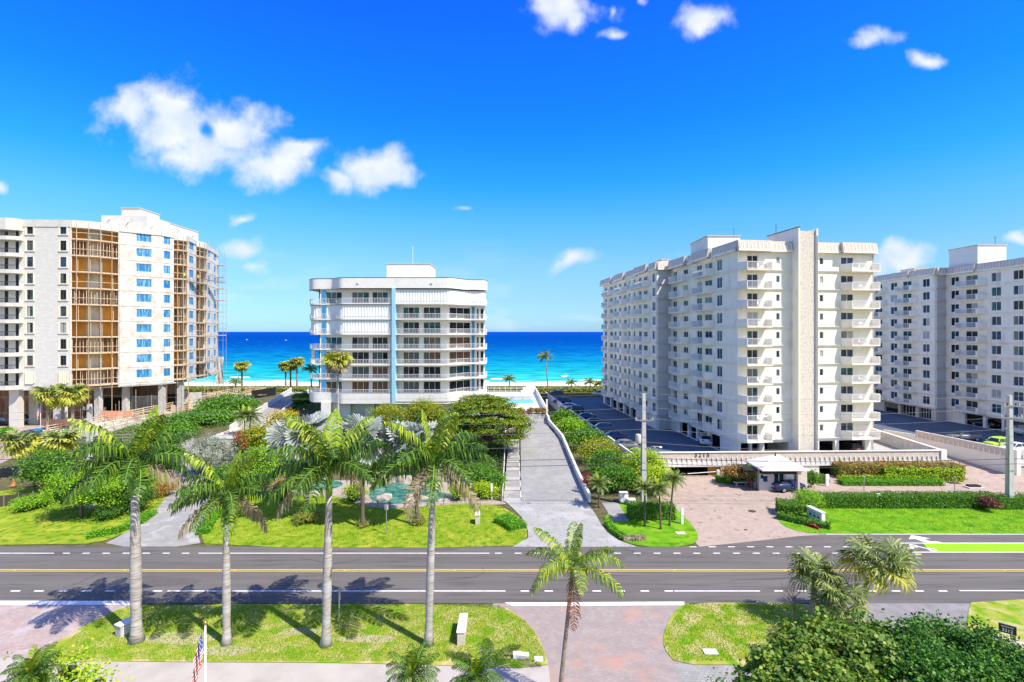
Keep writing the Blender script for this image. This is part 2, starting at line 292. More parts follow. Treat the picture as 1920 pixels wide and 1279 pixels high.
# ---------------------------------------------------------------- mesh tools
class MB:
    def __init__(s): s.v = []; s.f = []; s.m = []
    def add(s, vs, fs, m=0):
        b = len(s.v); s.v += [tuple(x) for x in vs]; s.f += [tuple(b+i for i in f) for f in fs]; s.m += [m]*len(fs); return s
    def box(s, x0, x1, y0, y1, z0, z1, m=0):
        return s.add([(x0,y0,z0),(x1,y0,z0),(x1,y1,z0),(x0,y1,z0),(x0,y0,z1),(x1,y0,z1),(x1,y1,z1),(x0,y1,z1)],
                     [(0,3,2,1),(4,5,6,7),(0,1,5,4),(1,2,6,5),(2,3,7,6),(3,0,4,7)], m)
    def bar(s, a, b, wd, ht, m=0):     # a box along a line on plan, standing from a.z to a.z+ht
        a = Vector(a); b = Vector(b); d = (b-a); d2 = Vector((d.x, d.y, 0)).normalized(); n = Vector((-d2.y, d2.x, 0))*wd/2; h = Vector((0,0,ht))
        return s.add([a-n, b-n, b+n, a+n, a-n+h, b-n+h, b+n+h, a+n+h], [(0,3,2,1),(4,5,6,7),(0,1,5,4),(1,2,6,5),(2,3,7,6),(3,0,4,7)], m)
    def prism(s, poly, z0, z1, m=0, mt=None):
        n = len(poly); b = len(s.v)
        ar = sum(poly[i][0]*poly[(i+1)%n][1]-poly[(i+1)%n][0]*poly[i][1] for i in range(n))
        if ar < 0: poly = poly[::-1]
        s.v += [(x, y, z0) for x, y in poly] + [(x, y, z1) for x, y in poly]
        s.f.append(tuple(b+i for i in reversed(range(n)))); s.m.append(m)
        s.f.append(tuple(b+n+i for i in range(n))); s.m.append(m if mt is None else mt)
        for i in range(n):
            j = (i+1) % n; s.f.append((b+i, b+j, b+n+j, b+n+i)); s.m.append(m)
        return s
    def tube(s, pts, rad, n=8, m=0):
        pts = [Vector(p) for p in pts]; b = len(s.v); k = len(pts)
        if isinstance(rad, (int, float)): rad = [rad]*k
        up = None
        for i, p in enumerate(pts):
            t = (pts[min(i+1, k-1)]-pts[max(i-1, 0)]).normalized()
            a = t.orthogonal().normalized() if up is None else (up - t*up.dot(t)).normalized()
            up = a; c = t.cross(a)
            for j in range(n):
                q = 2*math.pi*j/n; s.v.append(tuple(p + (a*math.cos(q)+c*math.sin(q))*rad[i]))
        for i in range(k-1):
            for j in range(n):
                j2 = (j+1) % n; s.f.append((b+i*n+j, b+i*n+j2, b+(i+1)*n+j2, b+(i+1)*n+j)); s.m.append(m)
        s.f.append(tuple(b+j for j in reversed(range(n)))); s.m.append(m)
        s.f.append(tuple(b+(k-1)*n+j for j in range(n))); s.m.append(m)
        return s
    def lathe(s, prof, n=12, m=0, c=(0,0,0)):
        return s.tube([(c[0], c[1], c[2]+z) for r_, z in prof], [max(r_, .002) for r_, z in prof], n, m)
    def mesh(s, name, mats, smooth=False):
        me = bpy.data.meshes.new(name); me.from_pydata(s.v, [], s.f)
        for x in mats: me.materials.append(MATS[x])
        me.polygons.foreach_set('material_index', s.m)
        if smooth: me.polygons.foreach_set('use_smooth', [True]*len(s.f))
        me.update(); return me
    def obj(s, name, mats, parent=None, loc=(0,0,0), rz=0, smooth=False, **k):
        if isinstance(mats, str): mats = [mats]
        return place(name, s.mesh(name, mats, smooth), parent, loc, rz, **k)
def place(name, me, parent=None, loc=(0,0,0), rz=0, scale=None, label=None, cat=None, group=None, kind=None, rot=None):
    o = bpy.data.objects.new(name, me); COL.objects.link(o); o.location = loc; o.rotation_euler = rot if rot else (0, 0, rz)
    if scale: o.scale = scale if not isinstance(scale, (int, float)) else (scale,)*3
    if parent: o.parent = parent
    tag(o, label, cat, group, kind); return o
def tag(o, label=None, cat=None, group=None, kind=None):
    if label: o['label'] = label
    if cat: o['category'] = cat
    if group: o['group'] = group
    if kind: o['kind'] = kind
    return o
def thing(name, label, cat, loc=(0,0,0), rz=0, group=None, scale=None):
    return place(name, None, None, loc, rz, scale, label, cat, group)
def dup(src, loc, rz=None, label=None, scale=None, group=None):
    r_ = src.copy(); COL.objects.link(r_); r_.location = loc
    if rz is not None: r_.rotation_euler = (0, 0, rz)
    if scale: r_.scale = (scale,)*3 if isinstance(scale, (int, float)) else scale
    if label: r_['label'] = label
    if group: r_['group'] = group
    for ch in src.children:
        c = ch.copy(); COL.objects.link(c); c.parent = r_
        for g_ in ch.children:
            d = g_.copy(); COL.objects.link(d); d.parent = c
    return r_
def npmesh(name, V, faces, mats, mi=None, nper=4):
    me = bpy.data.meshes.new(name); nf = len(faces)
    me.vertices.add(len(V)); me.vertices.foreach_set('co', np.asarray(V, np.float32).ravel())
    me.loops.add(nf*nper); me.loops.foreach_set('vertex_index', np.asarray(faces, np.int32).ravel())
    me.polygons.add(nf); me.polygons.foreach_set('loop_start', np.arange(nf, dtype=np.int32)*nper)
    try: me.polygons.foreach_set('loop_total', np.full(nf, nper, np.int32))
    except Exception: pass
    for x in mats: me.materials.append(MATS[x])
    if mi is not None: me.polygons.foreach_set('material_index', np.asarray(mi, np.int32))
    me.update(calc_edges=True); return me

# ground heights: street level 0, garden rising to a 2.4 m terrace on the left, beach behind
def TL(y): return 0 if y < 68 else (2.4 if y > 92 else (y-68)*.1)
def K(px): return (px-960)/F
def G(px, py):          # a point of the sloping ground seen at a place of the photograph
    k, mm = K(px), (py-622)/F
    t_ = EYE/mm
    if t_ > 68:
        t_ = (EYE+6.8)/(.1+mm)
        if t_ > 92: t_ = (EYE-2.4)/mm
    return (k*t_, t_)
def GF(px, py, z=0.0):
    t_ = (EYE-z)*F/(py-622); return (K(px)*t_, t_)
def XD(px, d): return K(px)*d
def ZD(py, d): return EYE-(py-622)*d/F
def sheet(name, poly, material, dz, zfun=TL, breaks=(68, 92), kind='structure', parent=None, thick=0):
    bm = bmesh.new(); vs = [bm.verts.new((x, y, 0)) for x, y in poly]; bm.faces.new(vs)
    bmesh.ops.triangulate(bm, faces=bm.faces[:])
    for b in breaks:
        bmesh.ops.bisect_plane(bm, geom=bm.verts[:]+bm.edges[:]+bm.faces[:], plane_co=(0, b, 0), plane_no=(0, 1, 0))
    for v_ in bm.verts: v_.co.z = (zfun(v_.co.y) if zfun else 0) + dz
    bmesh.ops.recalc_face_normals(bm, faces=bm.faces[:])
    for f in bm.faces:
        if f.normal.z < 0: f.normal_flip()
    me = bpy.data.meshes.new(name); bm.to_mesh(me); bm.free(); me.materials.append(MATS[material])
    return place(name, me, parent, kind=kind)
def smooth_poly(pts, it=2):
    for _ in range(it):
        q = []
        for i in range(len(pts)):
            a, b = pts[i], pts[(i+1) % len(pts)]
            q += [(a[0]*.75+b[0]*.25, a[1]*.75+b[1]*.25), (a[0]*.25+b[0]*.75, a[1]*.25+b[1]*.75)]
        pts = q
    return pts
def smooth_line(pts, it=2):
    for _ in range(it):
        q = [pts[0]]
        for a, b in zip(pts, pts[1:]):
            q += [tuple(a[k]*.75+b[k]*.25 for k in range(len(a))), tuple(a[k]*.25+b[k]*.75 for k in range(len(a)))]
        pts = q+[pts[-1]]
    return pts
# ================================================================ ground, road, beach, sea
WALL = [(8.95,60),(8.6,68),(8.25,85),(6.85,97),(6.95,103),(6.4,140)]
sheet('ground', [(-500,2),(500,2),(500,68),(-500,68)], 'soil', 0, zfun=None)
sheet('ground', [(-500,68),(8.6,68),(8.25,85),(6.85,97),(6.95,103),(6.4,140),(6.4,166),(-500,166)], 'soil', 0)
sheet('ground', [(8.6,68),(500,68),(500,142),(6.4,142),(6.4,140),(6.95,103),(6.85,97),(8.25,85)], 'soil', 0, zfun=None)
sheet('ground', [(6.4,142),(500,142),(500,166),(6.4,166)], 'soil', 0, zfun=lambda y: 0 if y < 143 else min(2.4, (y-142)*.8), breaks=(145,))
sheet('dune', [(-3000,165.9),(3000,165.9),(3000,180),(-3000,180)], 'sand', 0, zfun=lambda y: 2.4-(y-165.9)*.02)
sheet('beach', [(-3000,180),(3000,180),(3000,240),(-3000,240)], 'sand', 0, zfun=lambda y: 2.12-(y-180)*.144)
m = MB().add([(-80000,215,-4),(80000,215,-4),(80000,75000,-4),(-80000,75000,-4)], [(0,1,2,3)]); m.obj('sea', 'water_sea', kind='structure')
def foam(px0, px1, py, wdt, seed, zt=-3.88):
    r_ = random.Random(seed); d = 24*F/(py-622); n = max(4, int((px1-px0)/9)); a = []; b = []
    for i in range(n+1):
        x = K(px0+(px1-px0)*i/n)*d; e = math.sin(math.pi*i/n)**.5
        o_ = math.sin(i*.6+seed)*wdt*.25
        a.append((x, d+o_-wdt*e*r_.uniform(.2,.6)-.05)); b.append((x, d+o_+wdt*e*r_.uniform(.25,.7)+.05))
    mb = MB()
    for i in range(n):
        q = [a[i], a[i+1], b[i+1], b[i]]; mid = zt+.35
        c0 = ((a[i][0]+b[i][0])/2, (a[i][1]+b[i][1])/2); c1 = ((a[i+1][0]+b[i+1][0])/2, (a[i+1][1]+b[i+1][1])/2)
        mb.add([(a[i][0],a[i][1],-4.02),(a[i+1][0],a[i+1][1],-4.02),(c1[0],c1[1],mid),(c0[0],c0[1],mid),(b[i+1][0],b[i+1][1],-4.02),(b[i][0],b[i][1],-4.02)], [(0,1,2,3),(3,2,4,5)])
    mb.obj('wave_foam', 'foam', kind='structure')
for i, q in enumerate([(300,600,721,7),(420,560,716,9),(560,620,722,6),(905,1060,722,7),(996,1062,717.5,8),(1050,1066,705.5,9),(1060,1140,723,7),(900,918,716,6),(430,470,708,3),(920,960,711,2),(1085,1128,713,4),(-400,300,722,7),(1140,2400,722,7),(1500,1900,715,8),(640,900,722,7),(-300,200,714,8)]): foam(*q[:3], q[3], i)

# ---- road
def DY(py): return EYE*F/(py-622)
far = DY(1025.5); near = DY(1132)
RX = XD(1312, far)
sheet('road', [(-420,near),(420,near),(420,far),(-420,far)], 'asphalt', .03, zfun=None, breaks=())
sheet('road', [(RX,far),(420,far),(420,50.9),(XD(1600,50.6),50.9),(XD(1500,49.6),50.0),(XD(1400,48.4),48.6)], 'asphalt', .03, zfun=None, breaks=())
sheet('road', [(-420,far),(-10,far),(-420,far+.35)], 'asphalt', .03, zfun=None, breaks=())
def line(x0, x1, y, wd=.12, m_='line_white', name='lane_marking', dzl=.036):
    MB().add([(x0,y-wd/2,dzl),(x1,y-wd/2,dzl),(x1,y+wd/2,dzl),(x0,y+wd/2,dzl)], [(0,1,2,3)]).obj(name, m_, kind='structure')
yc = DY(1070.2)
line(-420, 420, yc-.13, .11, 'line_yellow'); line(-420, 420, yc+.13, .11, 'line_yellow')
yf = DY(1038)
line(-420, XD(101,yf), yf); line(XD(372,yf), XD(918,yf), yf)
for a, b in [(118,131),(155,168),(192,206),(230,243),(267,281),(305,318),(341,355)]: line(XD(a,yf), XD(b,yf), yf, .14)
for i in range(19): line(XD(928+37.2*i,yf), XD(941+37.2*i,yf), yf, .14)
y2 = DY(1026); line(XD(1240,y2), XD(1240,y2)+.01, y2)
for i in range(10): line(XD(1293+36*i,y2), XD(1306+36*i,y2), y2, .14)
yb0, yb1 = DY(1036), DY(1019)
line(XD(1640,yb0), 420, yb0, .14); line(XD(1680,yb1), 420, yb1, .14)
MB().add([(XD(1746,yb0),yb0+.08,.040),(420,yb0+.08,.040),(420,yb1-.08,.040),(XD(1730,yb1),yb1-.08,.040)], [(0,1,2,3)]).obj('bike_lane', 'line_green', kind='structure')
ye = DY(1001.5); line(XD(1548,ye), 420, ye-.1, .13)
yn = DY(1109)
for a, b in [(20,38),(64,82),(109,127),(152,171),(197,215),(241,258),(287,304)]: line(XD(a,yn), XD(b,yn), yn, .15)
line(XD(314,yn), XD(948,yn), yn, .13)
for i in range(7): line(XD(976+45*i,yn), XD(992+45*i,yn), yn, .15)
line(XD(1264,yn), XD(1425,yn), yn, .13)
for i in range(8): line(XD(1452+44*i,yn), XD(1468+44*i,yn), yn, .15)
line(XD(1800,yn), 420, yn+.05, .13)
for i, (x_, y_, w_, l_) in enumerate([(-30,40.3,5,1.2),(6,44.6,4,1.0),(24,41.2,7,.9),(-8,46.6,3,.6),(48,44.0,8,1.1),(-52,45.0,6,.9)]):
    flat_ = smooth_poly([(x_,y_),(x_+w_,y_+.1),(x_+w_*1.02,y_+l_),(x_+.1,y_+l_*.95)], 1); MB().add([(p,q,.0335) for p, q in flat_], [tuple(range(len(flat_)))]).obj('road_patch', 'asphalt_patch', kind='structure')
r_ = random.Random(31)
for i in range(9):      # sealed cracks wandering over the lanes
    x, y = r_.uniform(-36,44), r_.uniform(39,46.5); pts = [(x,y)]; a_ = r_.choice([0,.2,-.2,1.5])+r_.uniform(-.2,.2)
    for k_ in range(9): a_ += r_.uniform(-.35,.35); x += math.cos(a_)*.7; y = min(47.2,max(38,y+math.sin(a_)*.4)); pts.append((x,y))
    mb = MB()
    for p, q in zip(pts, pts[1:]):
        d_ = (Vector(q)-Vector(p)).normalized(); n_ = Vector((-d_.y,d_.x))*.03; P, Q = Vector(p), Vector(q)
        mb.add([((P-n_).x,(P-n_).y,.0345),((Q-n_).x,(Q-n_).y,.0345),((Q+n_).x,(Q+n_).y,.0345),((P+n_).x,(P+n_).y,.0345)], [(0,1,2,3)])
    mb.obj('crack_seal', 'crack_tar', kind='structure')
mk = MB().box(-.06,.06,-.05,.05,.036,.055).mesh('road_marker', ['line_yellow'])
for i in range(14): place('road_marker', mk, None, (-60+i*9.2, yc, 0), kind='structure')
# turn arrow and bicycle symbol painted on the road
def flat(name, pts, m_, dzl=.042): 
    MB().add([(x,y,dzl) for x, y in pts], [tuple(range(len(pts)))]).obj(name, m_, kind='structure')
AR = [(1704,1011.7),(1708,1004.8),(1716,1005.5),(1745,1010.7),(1731,1010.6),(1744,1016),(1760,1016.6),(1768,1019),(1744,1019.2),(1738,1018),(1728,1015.5),(1716,1011.2)]
flat('turn_arrow', [GF(x, y) for x, y in AR], 'line_white')
def ring(cx, cy, r_, wd, n=14):
    mb = MB()
    for i in range(n):
        a, b = 2*math.pi*i/n, 2*math.pi*(i+1)/n
        mb.add([(cx+math.cos(q)*rr_, cy+math.sin(q)*rr_*.9, .042) for q, rr_ in ((a,r_),(b,r_),(b,r_-wd),(a,r_-wd))], [(0,1,2,3)])
    return mb
bx, by = GF(1722, 1028)
mb = ring(bx-.1, by+.42, .38, .13); q = ring(bx+.95, by-.38, .38, .13); mb.add(q.v, q.f)
mb.add([(bx-.1,by+.42,.043),(bx+.1,by+.5,.043),(bx+1,by-.3,.043),(bx+.85,by-.42,.043)], [(0,1,2,3)])
mb.add([(bx-1.3,by-.05,.043),(bx-.6,by-.2,.043),(bx-.1,by+.35,.043),(bx-.25,by+.5,.043),(bx-.75,by+.1,.043)], [(0,1,2,3,4)])
mb.obj('bicycle_symbol', 'line_white', kind='structure')

# ---- drives and lawns
def ps(pts, it=1, f=G): return smooth_poly([f(x, y) for x, y in pts], it) if it else [f(x, y) for x, y in pts]
sheet('driveway', ps([(925,1131.6),(1292,1131.6),(1450,1600),(760,1600)], 0), 'paver_red', .02)
sheet('driveway', ps([(-500,1131.6),(250,1131.6),(260,1150),(60,1290),(-100,1400),(-700,1400)], 0), 'paver_old', .02)
sheet('path', [(-60,20),(XD(1032,29),20),(XD(1032,29),31.2),(-60,31.4)], 'pale_concrete', .026)
sheet('path', [(10,20),(27,20),(27,30.75),(XD(1262,30.75),30.75),(XD(1290,28),28)], 'paver_grey', .026)
sheet('side_road', [GF(1540,1131.8),GF(1835,1131.8),GF(1825,1170),GF(1700,1182),GF(1560,1170)], 'asphalt_old', .027)
sheet('side_road', [GF(1560,1169),GF(1825,1169),GF(1870,1300),GF(1560,1300)], 'paver_old', .022)
sheet('gutter', ps([(-500,1127),(246,1127.5),(246,1134.5),(-500,1137)], 0), 'line_white', .034)
sheet('gutter', ps([(946,1130.5),(1283,1129),(1283,1135.5),(960,1137)], 0), 'line_white', .034)
sheet('lawn', ps([(245,1134),(940,1134),(985,1165),(1010,1195),(1022,1225),(1030,1256),(800,1248),(600,1244),(350,1243),(120,1240),(20,1262),(60,1232),(180,1162)]), 'lawn_dry', .06)
sheet('lawn', ps([(1283,1131.5),(1480,1131.5),(1560,1140),(1620,1190),(1600,1300),(1400,1248),(1270,1248),(1243,1215),(1245,1185),(1262,1150)]), 'lawn_dry', .06)
sheet('lawn', ps([(1823,1125),(2300,1120),(2400,1500),(1900,1400),(1840,1280),(1812,1200),(1815,1150)]), 'lawn_dry', .06)
sheet('driveway', ps([(185,1025.5),(378,1025.5),(370,1000),(384,970),(415,948),(450,928),(560,905),(520,885),(440,893),(385,900),(358,885),(352,860),(372,815),(345,812),(325,850),(312,920),(285,960),(235,1000)]), 'grey_drive', .024)
sheet('lawn', ps([(-900,1024),(150,1024),(215,1010),(262,985),(300,950),(322,915),(300,870),(150,900),(-200,950),(-900,960)]), 'lawn', .05)
sheet('lawn', ps([(385,1027),(960,1028),(988,1012),(988,990),(972,968),(930,945),(860,944),(760,950),(690,945),(600,925),(500,922),(430,930),(390,970),(376,1000)]), 'lawn', .05)
sheet('lawn', ps([(1130,985),(1150,1006),(1195,1026),(1292,1026),(1314,1008),(1290,975),(1258,945),(1170,940),(1140,960)]), 'lawn_lush', .05)
sheet('lawn', ps([(1455,975),(1480,993),(1530,1003),(2400,999),(2400,948),(1540,948),(1470,948)], 1), 'lawn_lush', .05)
sheet('driveway', [(17.4,46.9),(120,46.9),(120,71.5),(17.5,70.2)], 'paver_pink', .02)
sheet('driveway', ps([(948,941),(1100,941),(1112,958),(1130,988),(1160,1014),(1195,1026.5),(960,1026.5),(990,1010),(990,996),(978,970)], 0), 'paver_apron', .054)
sheet('path', [GF(1128,943),GF(1158,943),GF(1180,978),GF(1150,978)], 'paver_grey', .056, zfun=None)
sheet('driveway', ps([(-200,1020),(-900,1000),(-900,830),(-20,800),(80,798),(110,818),(0,870),(-60,960)], 0), 'paver_old', .04)
# bare patches in the near lawn
for px, py, a, b in [(330,1198,3.1,.55),(420,1222,1.6,.5),(690,1200,1.8,.35),(560,1186,1.6,.3)]:
    x, y = GF(px, py); a *= 1.15; b *= 1.5; pts = [(x+math.cos(t_*.63)*a*random.uniform(.5,1.2), y+math.sin(t_*.63)*b*random.uniform(.6,1.1)) for t_ in range(10)]
    sheet('bare_ground', smooth_poly(pts, 2), 'bare_soil', .066, zfun=None)

# ---- white walled ramp with steps
RZ = lambda y: max(0, (y-60.2)*.075)
sheet('driveway_ramp', [(1.1,60.2),(8.9,60.2),(8.5,68.4),(8.15,85),(6.8,92.2),(1.5,92.2)], 'paver_grey', .06, zfun=RZ, breaks=())
sheet('parking_deck', [(-8,92.2),(6.8,92.2),(6.75,97),(6.85,103),(-8,103)], 'paver_grey', .06, zfun=lambda y: 2.4, breaks=())
r_ = thing('trench_drain', 'dark slotted trench drain across the foot of the grey ramp', 'drain', (5,60.1,.05))
MB().box(-3.9,3.9,-.12,.12,0,.03).obj('drain_frame', 'curb', r_)
for i in range(26): MB().box(-3.8+i*.29,-3.58+i*.29,-.08,.08,.032,.045).obj('grate_bar', 'dark_metal', r_)
wl = thing('retaining_wall', 'long white wall bending along the right side of the grey ramp', 'wall', (9,60,0))
for (a, b) in zip(WALL[:4], WALL[1:5]):
    za, zb = RZ(a[1])+1.0, (RZ(b[1]) if b[1] < 92 else 2.4)+1.0
    d = (Vector(b)-Vector(a)).normalized(); n = Vector((d.y, -d.x))*.3
    A, B, C, D = [Vector((p[0]-9, p[1]-60)) for p in (a, b, Vector(b)+n, Vector(a)+n)]
    MB().add([(A.x,A.y,-.2),(B.x,B.y,-.2),(C.x,C.y,-.2),(D.x,D.y,-.2),(A.x,A.y,za),(B.x,B.y,zb),(C.x,C.y,zb),(D.x,D.y,za)],
             [(0,1,2,3),(4,7,6,5),(0,4,5,1),(1,5,6,2),(2,6,7,3),(3,7,4,0)]).obj('wall_panel', 'white_paint', wl)
stp = thing('entrance_steps', 'grey stepped walk with cream nosings climbing beside the ramp', 'steps', (0,60.2,0))
zc = .06; y = 0
for i in range(9):
    zt = RZ(60.2+y)+.10
    for j in range(3):
        MB().box(-1.0+.02*y,1.05,y+.36*j,y+.36*(j+1),-.3,zt+.04*j+.04*i*0).obj('step', 'grey_drive', stp)
        MB().box(-1.0+.02*y,1.04,y+.36*j-.012,y+.36*j+.09,zt+.04*j-.05,zt+.04*j+.006).obj('nosing', 'curb', stp)
    MB().box(-1.0+.02*y,1.0,y+1.08,y+3.5,-.3,zt+.10).obj('landing', 'grey_drive', stp)
    MB().box(1.0,1.12,y+1.08,y+3.5,-.2,zt+.14).obj('border', 'curb', stp)
    y += 3.5
hr = MB()
for i in range(12): hr.box(-1.14,-1.06,i*2.7,i*2.7+.08,RZ(60.2+i*2.7)-.3,RZ(60.2+i*2.7)+1.0)
hr.tube([(-1.1,0,1.0),(-1.1,30,RZ(90)+1.0)], .05, 6); hr.tube([(-1.1,0,.55),(-1.1,30,RZ(90)+.55)], .035, 6)
hr.obj('handrail', 'white_metal', stp)

# ---- pool terrace behind the ramp
pt = thing('pool_terrace', 'raised white pool terrace with planter behind the ramp', 'terrace', (0,103,2.4))
MB().prism([(-8,1.2),(6.8,1.2),(6.3,37),(-7,37)], -2.6, 1.0).obj('deck', 'white_paint', pt)
MB().box(-8,6.9,0,.25,-2.6,1.0).obj('planter_wall', 'concrete', pt)
MB().box(-8,6.9,.25,1.2,-2.6,.8).obj('planter_bed', 'soil', pt)
for x in range(5): MB().box(-2.2+x*2.2,-1.2+x*2.2,-.012,0,.15,.7).obj('wall_groove', 'pale_concrete', pt)
po = thing('swimming_pool', 'blue rectangular swimming pool on the white terrace', 'pool', (0,118,3.4))
MB().add([(-4.6,0,.03),(4.9,0,.03),(5.2,14.5,.03),(-4.4,14.5,.03)], [(0,1,2,3)]).obj('water', 'pool_water', po)
for (a, b) in [((-4.9,-.2),(5.2,-.2)),((5.15,-.2),(5.45,14.8)),((5.4,14.7),(-4.6,14.7)),((-4.65,14.7),(-4.85,-.2))]:
    MB().bar((a[0],a[1],.0),(b[0],b[1],.0),.4,.10).obj('coping', 'white_paint', po)
pc = thing('pool_reflection', 'pale grey panels modelling the reflection on the far half of the pool', 'modelled reflection', (0,124,3.5))  # reflection on the water, modelled as solid grey panels
for i in range(4): MB().prism([(-4.3+i*2.3,0),(-2.15+i*2.3,0),(-2.2+i*2.3,6.5),(-4.3+i*2.3,6.5)],-.05,.03).obj('reflection_panel', 'pale_concrete', pc)
pw = thing('terrace_wall', 'tall white wall between the pool terrace and the dark car park', 'wall', (6.9,103.2,3.4))
MB().prism([(0,0),(.25,0),(-.35,37),(-.6,37)], -2, 1.3).obj('wall_panel', 'white_paint', pw)
MB().box(-.05,.3,-.3,0,-2,3.0).obj('corner_post', 'white_paint', pw)
fe = thing('picket_fence', 'grey picket fence at the beach end of the pool terrace', 'fence', (-6.5,140.3,3.4))
MB().box(0,9.5,0,.06,1.1,1.2).obj('top_rail', 'white_metal', fe)
pk = MB().box(0,.13,0,.04,0,1.1).mesh('picket', ['concrete'])
for i in range(54): place('picket', pk, fe, (i*.176, .01, -.6))
for i in range(7): MB().box(i*1.55,i*1.55+.08,-.05,.05,-1,1.4).obj('fence_post', 'white_metal', fe)
sp_ = thing('stair_house', 'small white stair enclosure at the seaward corner of the pool', 'wall', (4,138,3.4))
MB().add([(-1,0,-1),(2.2,0,-1),(2.2,3,-1),(-1,3,-1),(-1,0,1.2),(2.2,0,2.2),(2.2,3,2.2),(-1,3,1.2)], [(0,3,2,1),(4,5,6,7),(0,1,5,4),(1,2,6,5),(2,3,7,6),(3,0,4,7)]).obj('wall_panel', 'white_paint', sp_)
MB().box(-1.6,-1.0,0,.5,-1,.8).obj('pillar', 'white_paint', sp_)

# ---- pond with rocks
PW = [GF(x,y) for x, y in [(700,944),(735,947),(790,943),(850,941),(868,935),(850,928),(800,920),(770,909),(735,905),(700,914),(690,928)]]
sheet('pond_water', smooth_poly(PW, 2), 'pond_water', .10, zfun=None)
PW2 = [GF(x,y) for x, y in [(560,922),(620,920),(650,908),(620,900),(580,903)]]
sheet('pond_water', smooth_poly(PW2, 2), 'pond_water', .10, zfun=None)
sheet('pond_edge', smooth_poly([GF(x,y) for x, y in [(670,950),(740,956),(800,950),(870,945),(930,948),(960,945),(880,930),(850,905),(780,880),(700,885),(660,905),(600,893),(520,900),(500,918),(560,932),(640,930)]], 2), 'pond_stone', .07, zfun=None)
# ================================================================ plants
def pip(poly):
    P_ = poly
    def f(x, y):
        c = False; j = len(P_)-1
        for i in range(len(P_)):
            if (P_[i][1] > y) != (P_[j][1] > y) and x < (P_[j][0]-P_[i][0])*(y-P_[i][1])/(P_[j][1]-P_[i][1])+P_[i][0]: c = not c
            j = i
        return c
    return f
def leaves(C, out, L, W, up=.5, rnd=.8, mi=None, five=False):
    n = len(C); nr = out*.6 + np.array([0,0,up]) + rng.normal(size=(n,3))*rnd
    nr /= np.linalg.norm(nr, axis=1)[:,None]+1e-9
    t_ = np.cross(nr, rng.normal(size=(n,3))); t_ /= np.linalg.norm(t_, axis=1)[:,None]+1e-9
    b = np.cross(nr, t_); s_ = rng.uniform(.65,1.3,(n,1))
    if five:
        V = np.empty((n,5,3)); 
        for j in range(5):
            a = 2*math.pi*j/5; V[:,j] = C + (t_*math.cos(a)*L/2 + b*math.sin(a)*W/2)*s_
        return V.reshape(-1,3), np.arange(n*5).reshape(-1,5)
    V = np.empty((n,4,3)); V[:,0] = C-t_*L/2*s_; V[:,1] = C+b*W/2*s_; V[:,2] = C+t_*L/2*s_; V[:,3] = C-b*W/2*s_
    return V.reshape(-1,3), np.arange(n*4).reshape(-1,4)
def crown_points(blobs, n, clump=.5, per=18, low=-.35, fill=.2, flat=0):
    wts = np.array([b[3]*b[4]+b[3]*b[5]+b[4]*b[5] for b in blobs]); wts = wts/wts.sum()
    nc = max(4, n//per); pick = rng.choice(len(blobs), nc, p=wts); B = np.array([b[:6] for b in blobs])[pick]
    d = rng.normal(size=(nc*3,3)); d /= np.linalg.norm(d, axis=1)[:,None]; d = d[d[:,2] > low][:nc]
    if len(d) < nc: d = np.vstack([d, d])[:nc]
    rad = np.where(rng.uniform(size=nc) < fill, rng.uniform(.35,.8,nc), rng.uniform(.84,1.10,nc))
    cen = B[:,:3] + d*B[:,3:]*rad[:,None]
    C = np.repeat(cen, per, 0) + rng.normal(size=(nc*per,3))*clump*np.array([1,1,.6 if not flat else .18])
    return C, np.repeat(d, per, 0)
def foliage(name, blobs, n, L, W, m_, parent=None, clump=.5, core=.62, five=False, up=.5, rnd=.8, loc=(0,0,0), low=-.35, fill=.2, flat=0, per=18, cm='dark_green'):
    C, o_ = crown_points(blobs, n, clump, per, low, fill, flat)
    V, Fc = leaves(C, o_, L, W, up, rnd, five=five); np_ = 5 if five else 4
    me = npmesh(name, V, Fc, [m_], None, np_)
    ob = place(name, me, parent, loc, kind='stuff')
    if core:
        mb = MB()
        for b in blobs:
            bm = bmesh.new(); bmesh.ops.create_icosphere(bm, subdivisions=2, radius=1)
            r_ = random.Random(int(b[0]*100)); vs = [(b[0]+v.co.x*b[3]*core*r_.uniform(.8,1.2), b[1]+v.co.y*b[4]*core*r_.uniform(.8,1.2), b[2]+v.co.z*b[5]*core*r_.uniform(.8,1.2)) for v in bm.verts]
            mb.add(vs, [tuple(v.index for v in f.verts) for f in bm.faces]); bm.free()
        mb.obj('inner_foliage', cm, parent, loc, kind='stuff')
    return ob
def limbs(mb, base, blobs, r0, rnd, m=0):
    bx_, by_, bz = base; zt = min(b[2]-b[5]*.5 for b in blobs); zt = max(zt, bz+.8)
    mb.tube([(bx_,by_,bz-.1),(bx_+rnd.uniform(-.1,.1),by_,bz+(zt-bz)*.5),(bx_+rnd.uniform(-.15,.15),by_,zt)], [r0*1.2,r0*.9,r0*.75], 8, m)
    for b in blobs:
        mid = ((bx_+b[0])/2+rnd.uniform(-.3,.3), (by_+b[1])/2+rnd.uniform(-.3,.3), (zt+b[2])/2+.1)
        mb.tube([(bx_,by_,zt-.15), mid, (b[0],b[1],b[2]), (b[0]+b[3]*.3, b[1]-b[4]*.2, b[2]+b[5]*.6)], [r0*.6,r0*.42,r0*.28,r0*.12], 6, m)
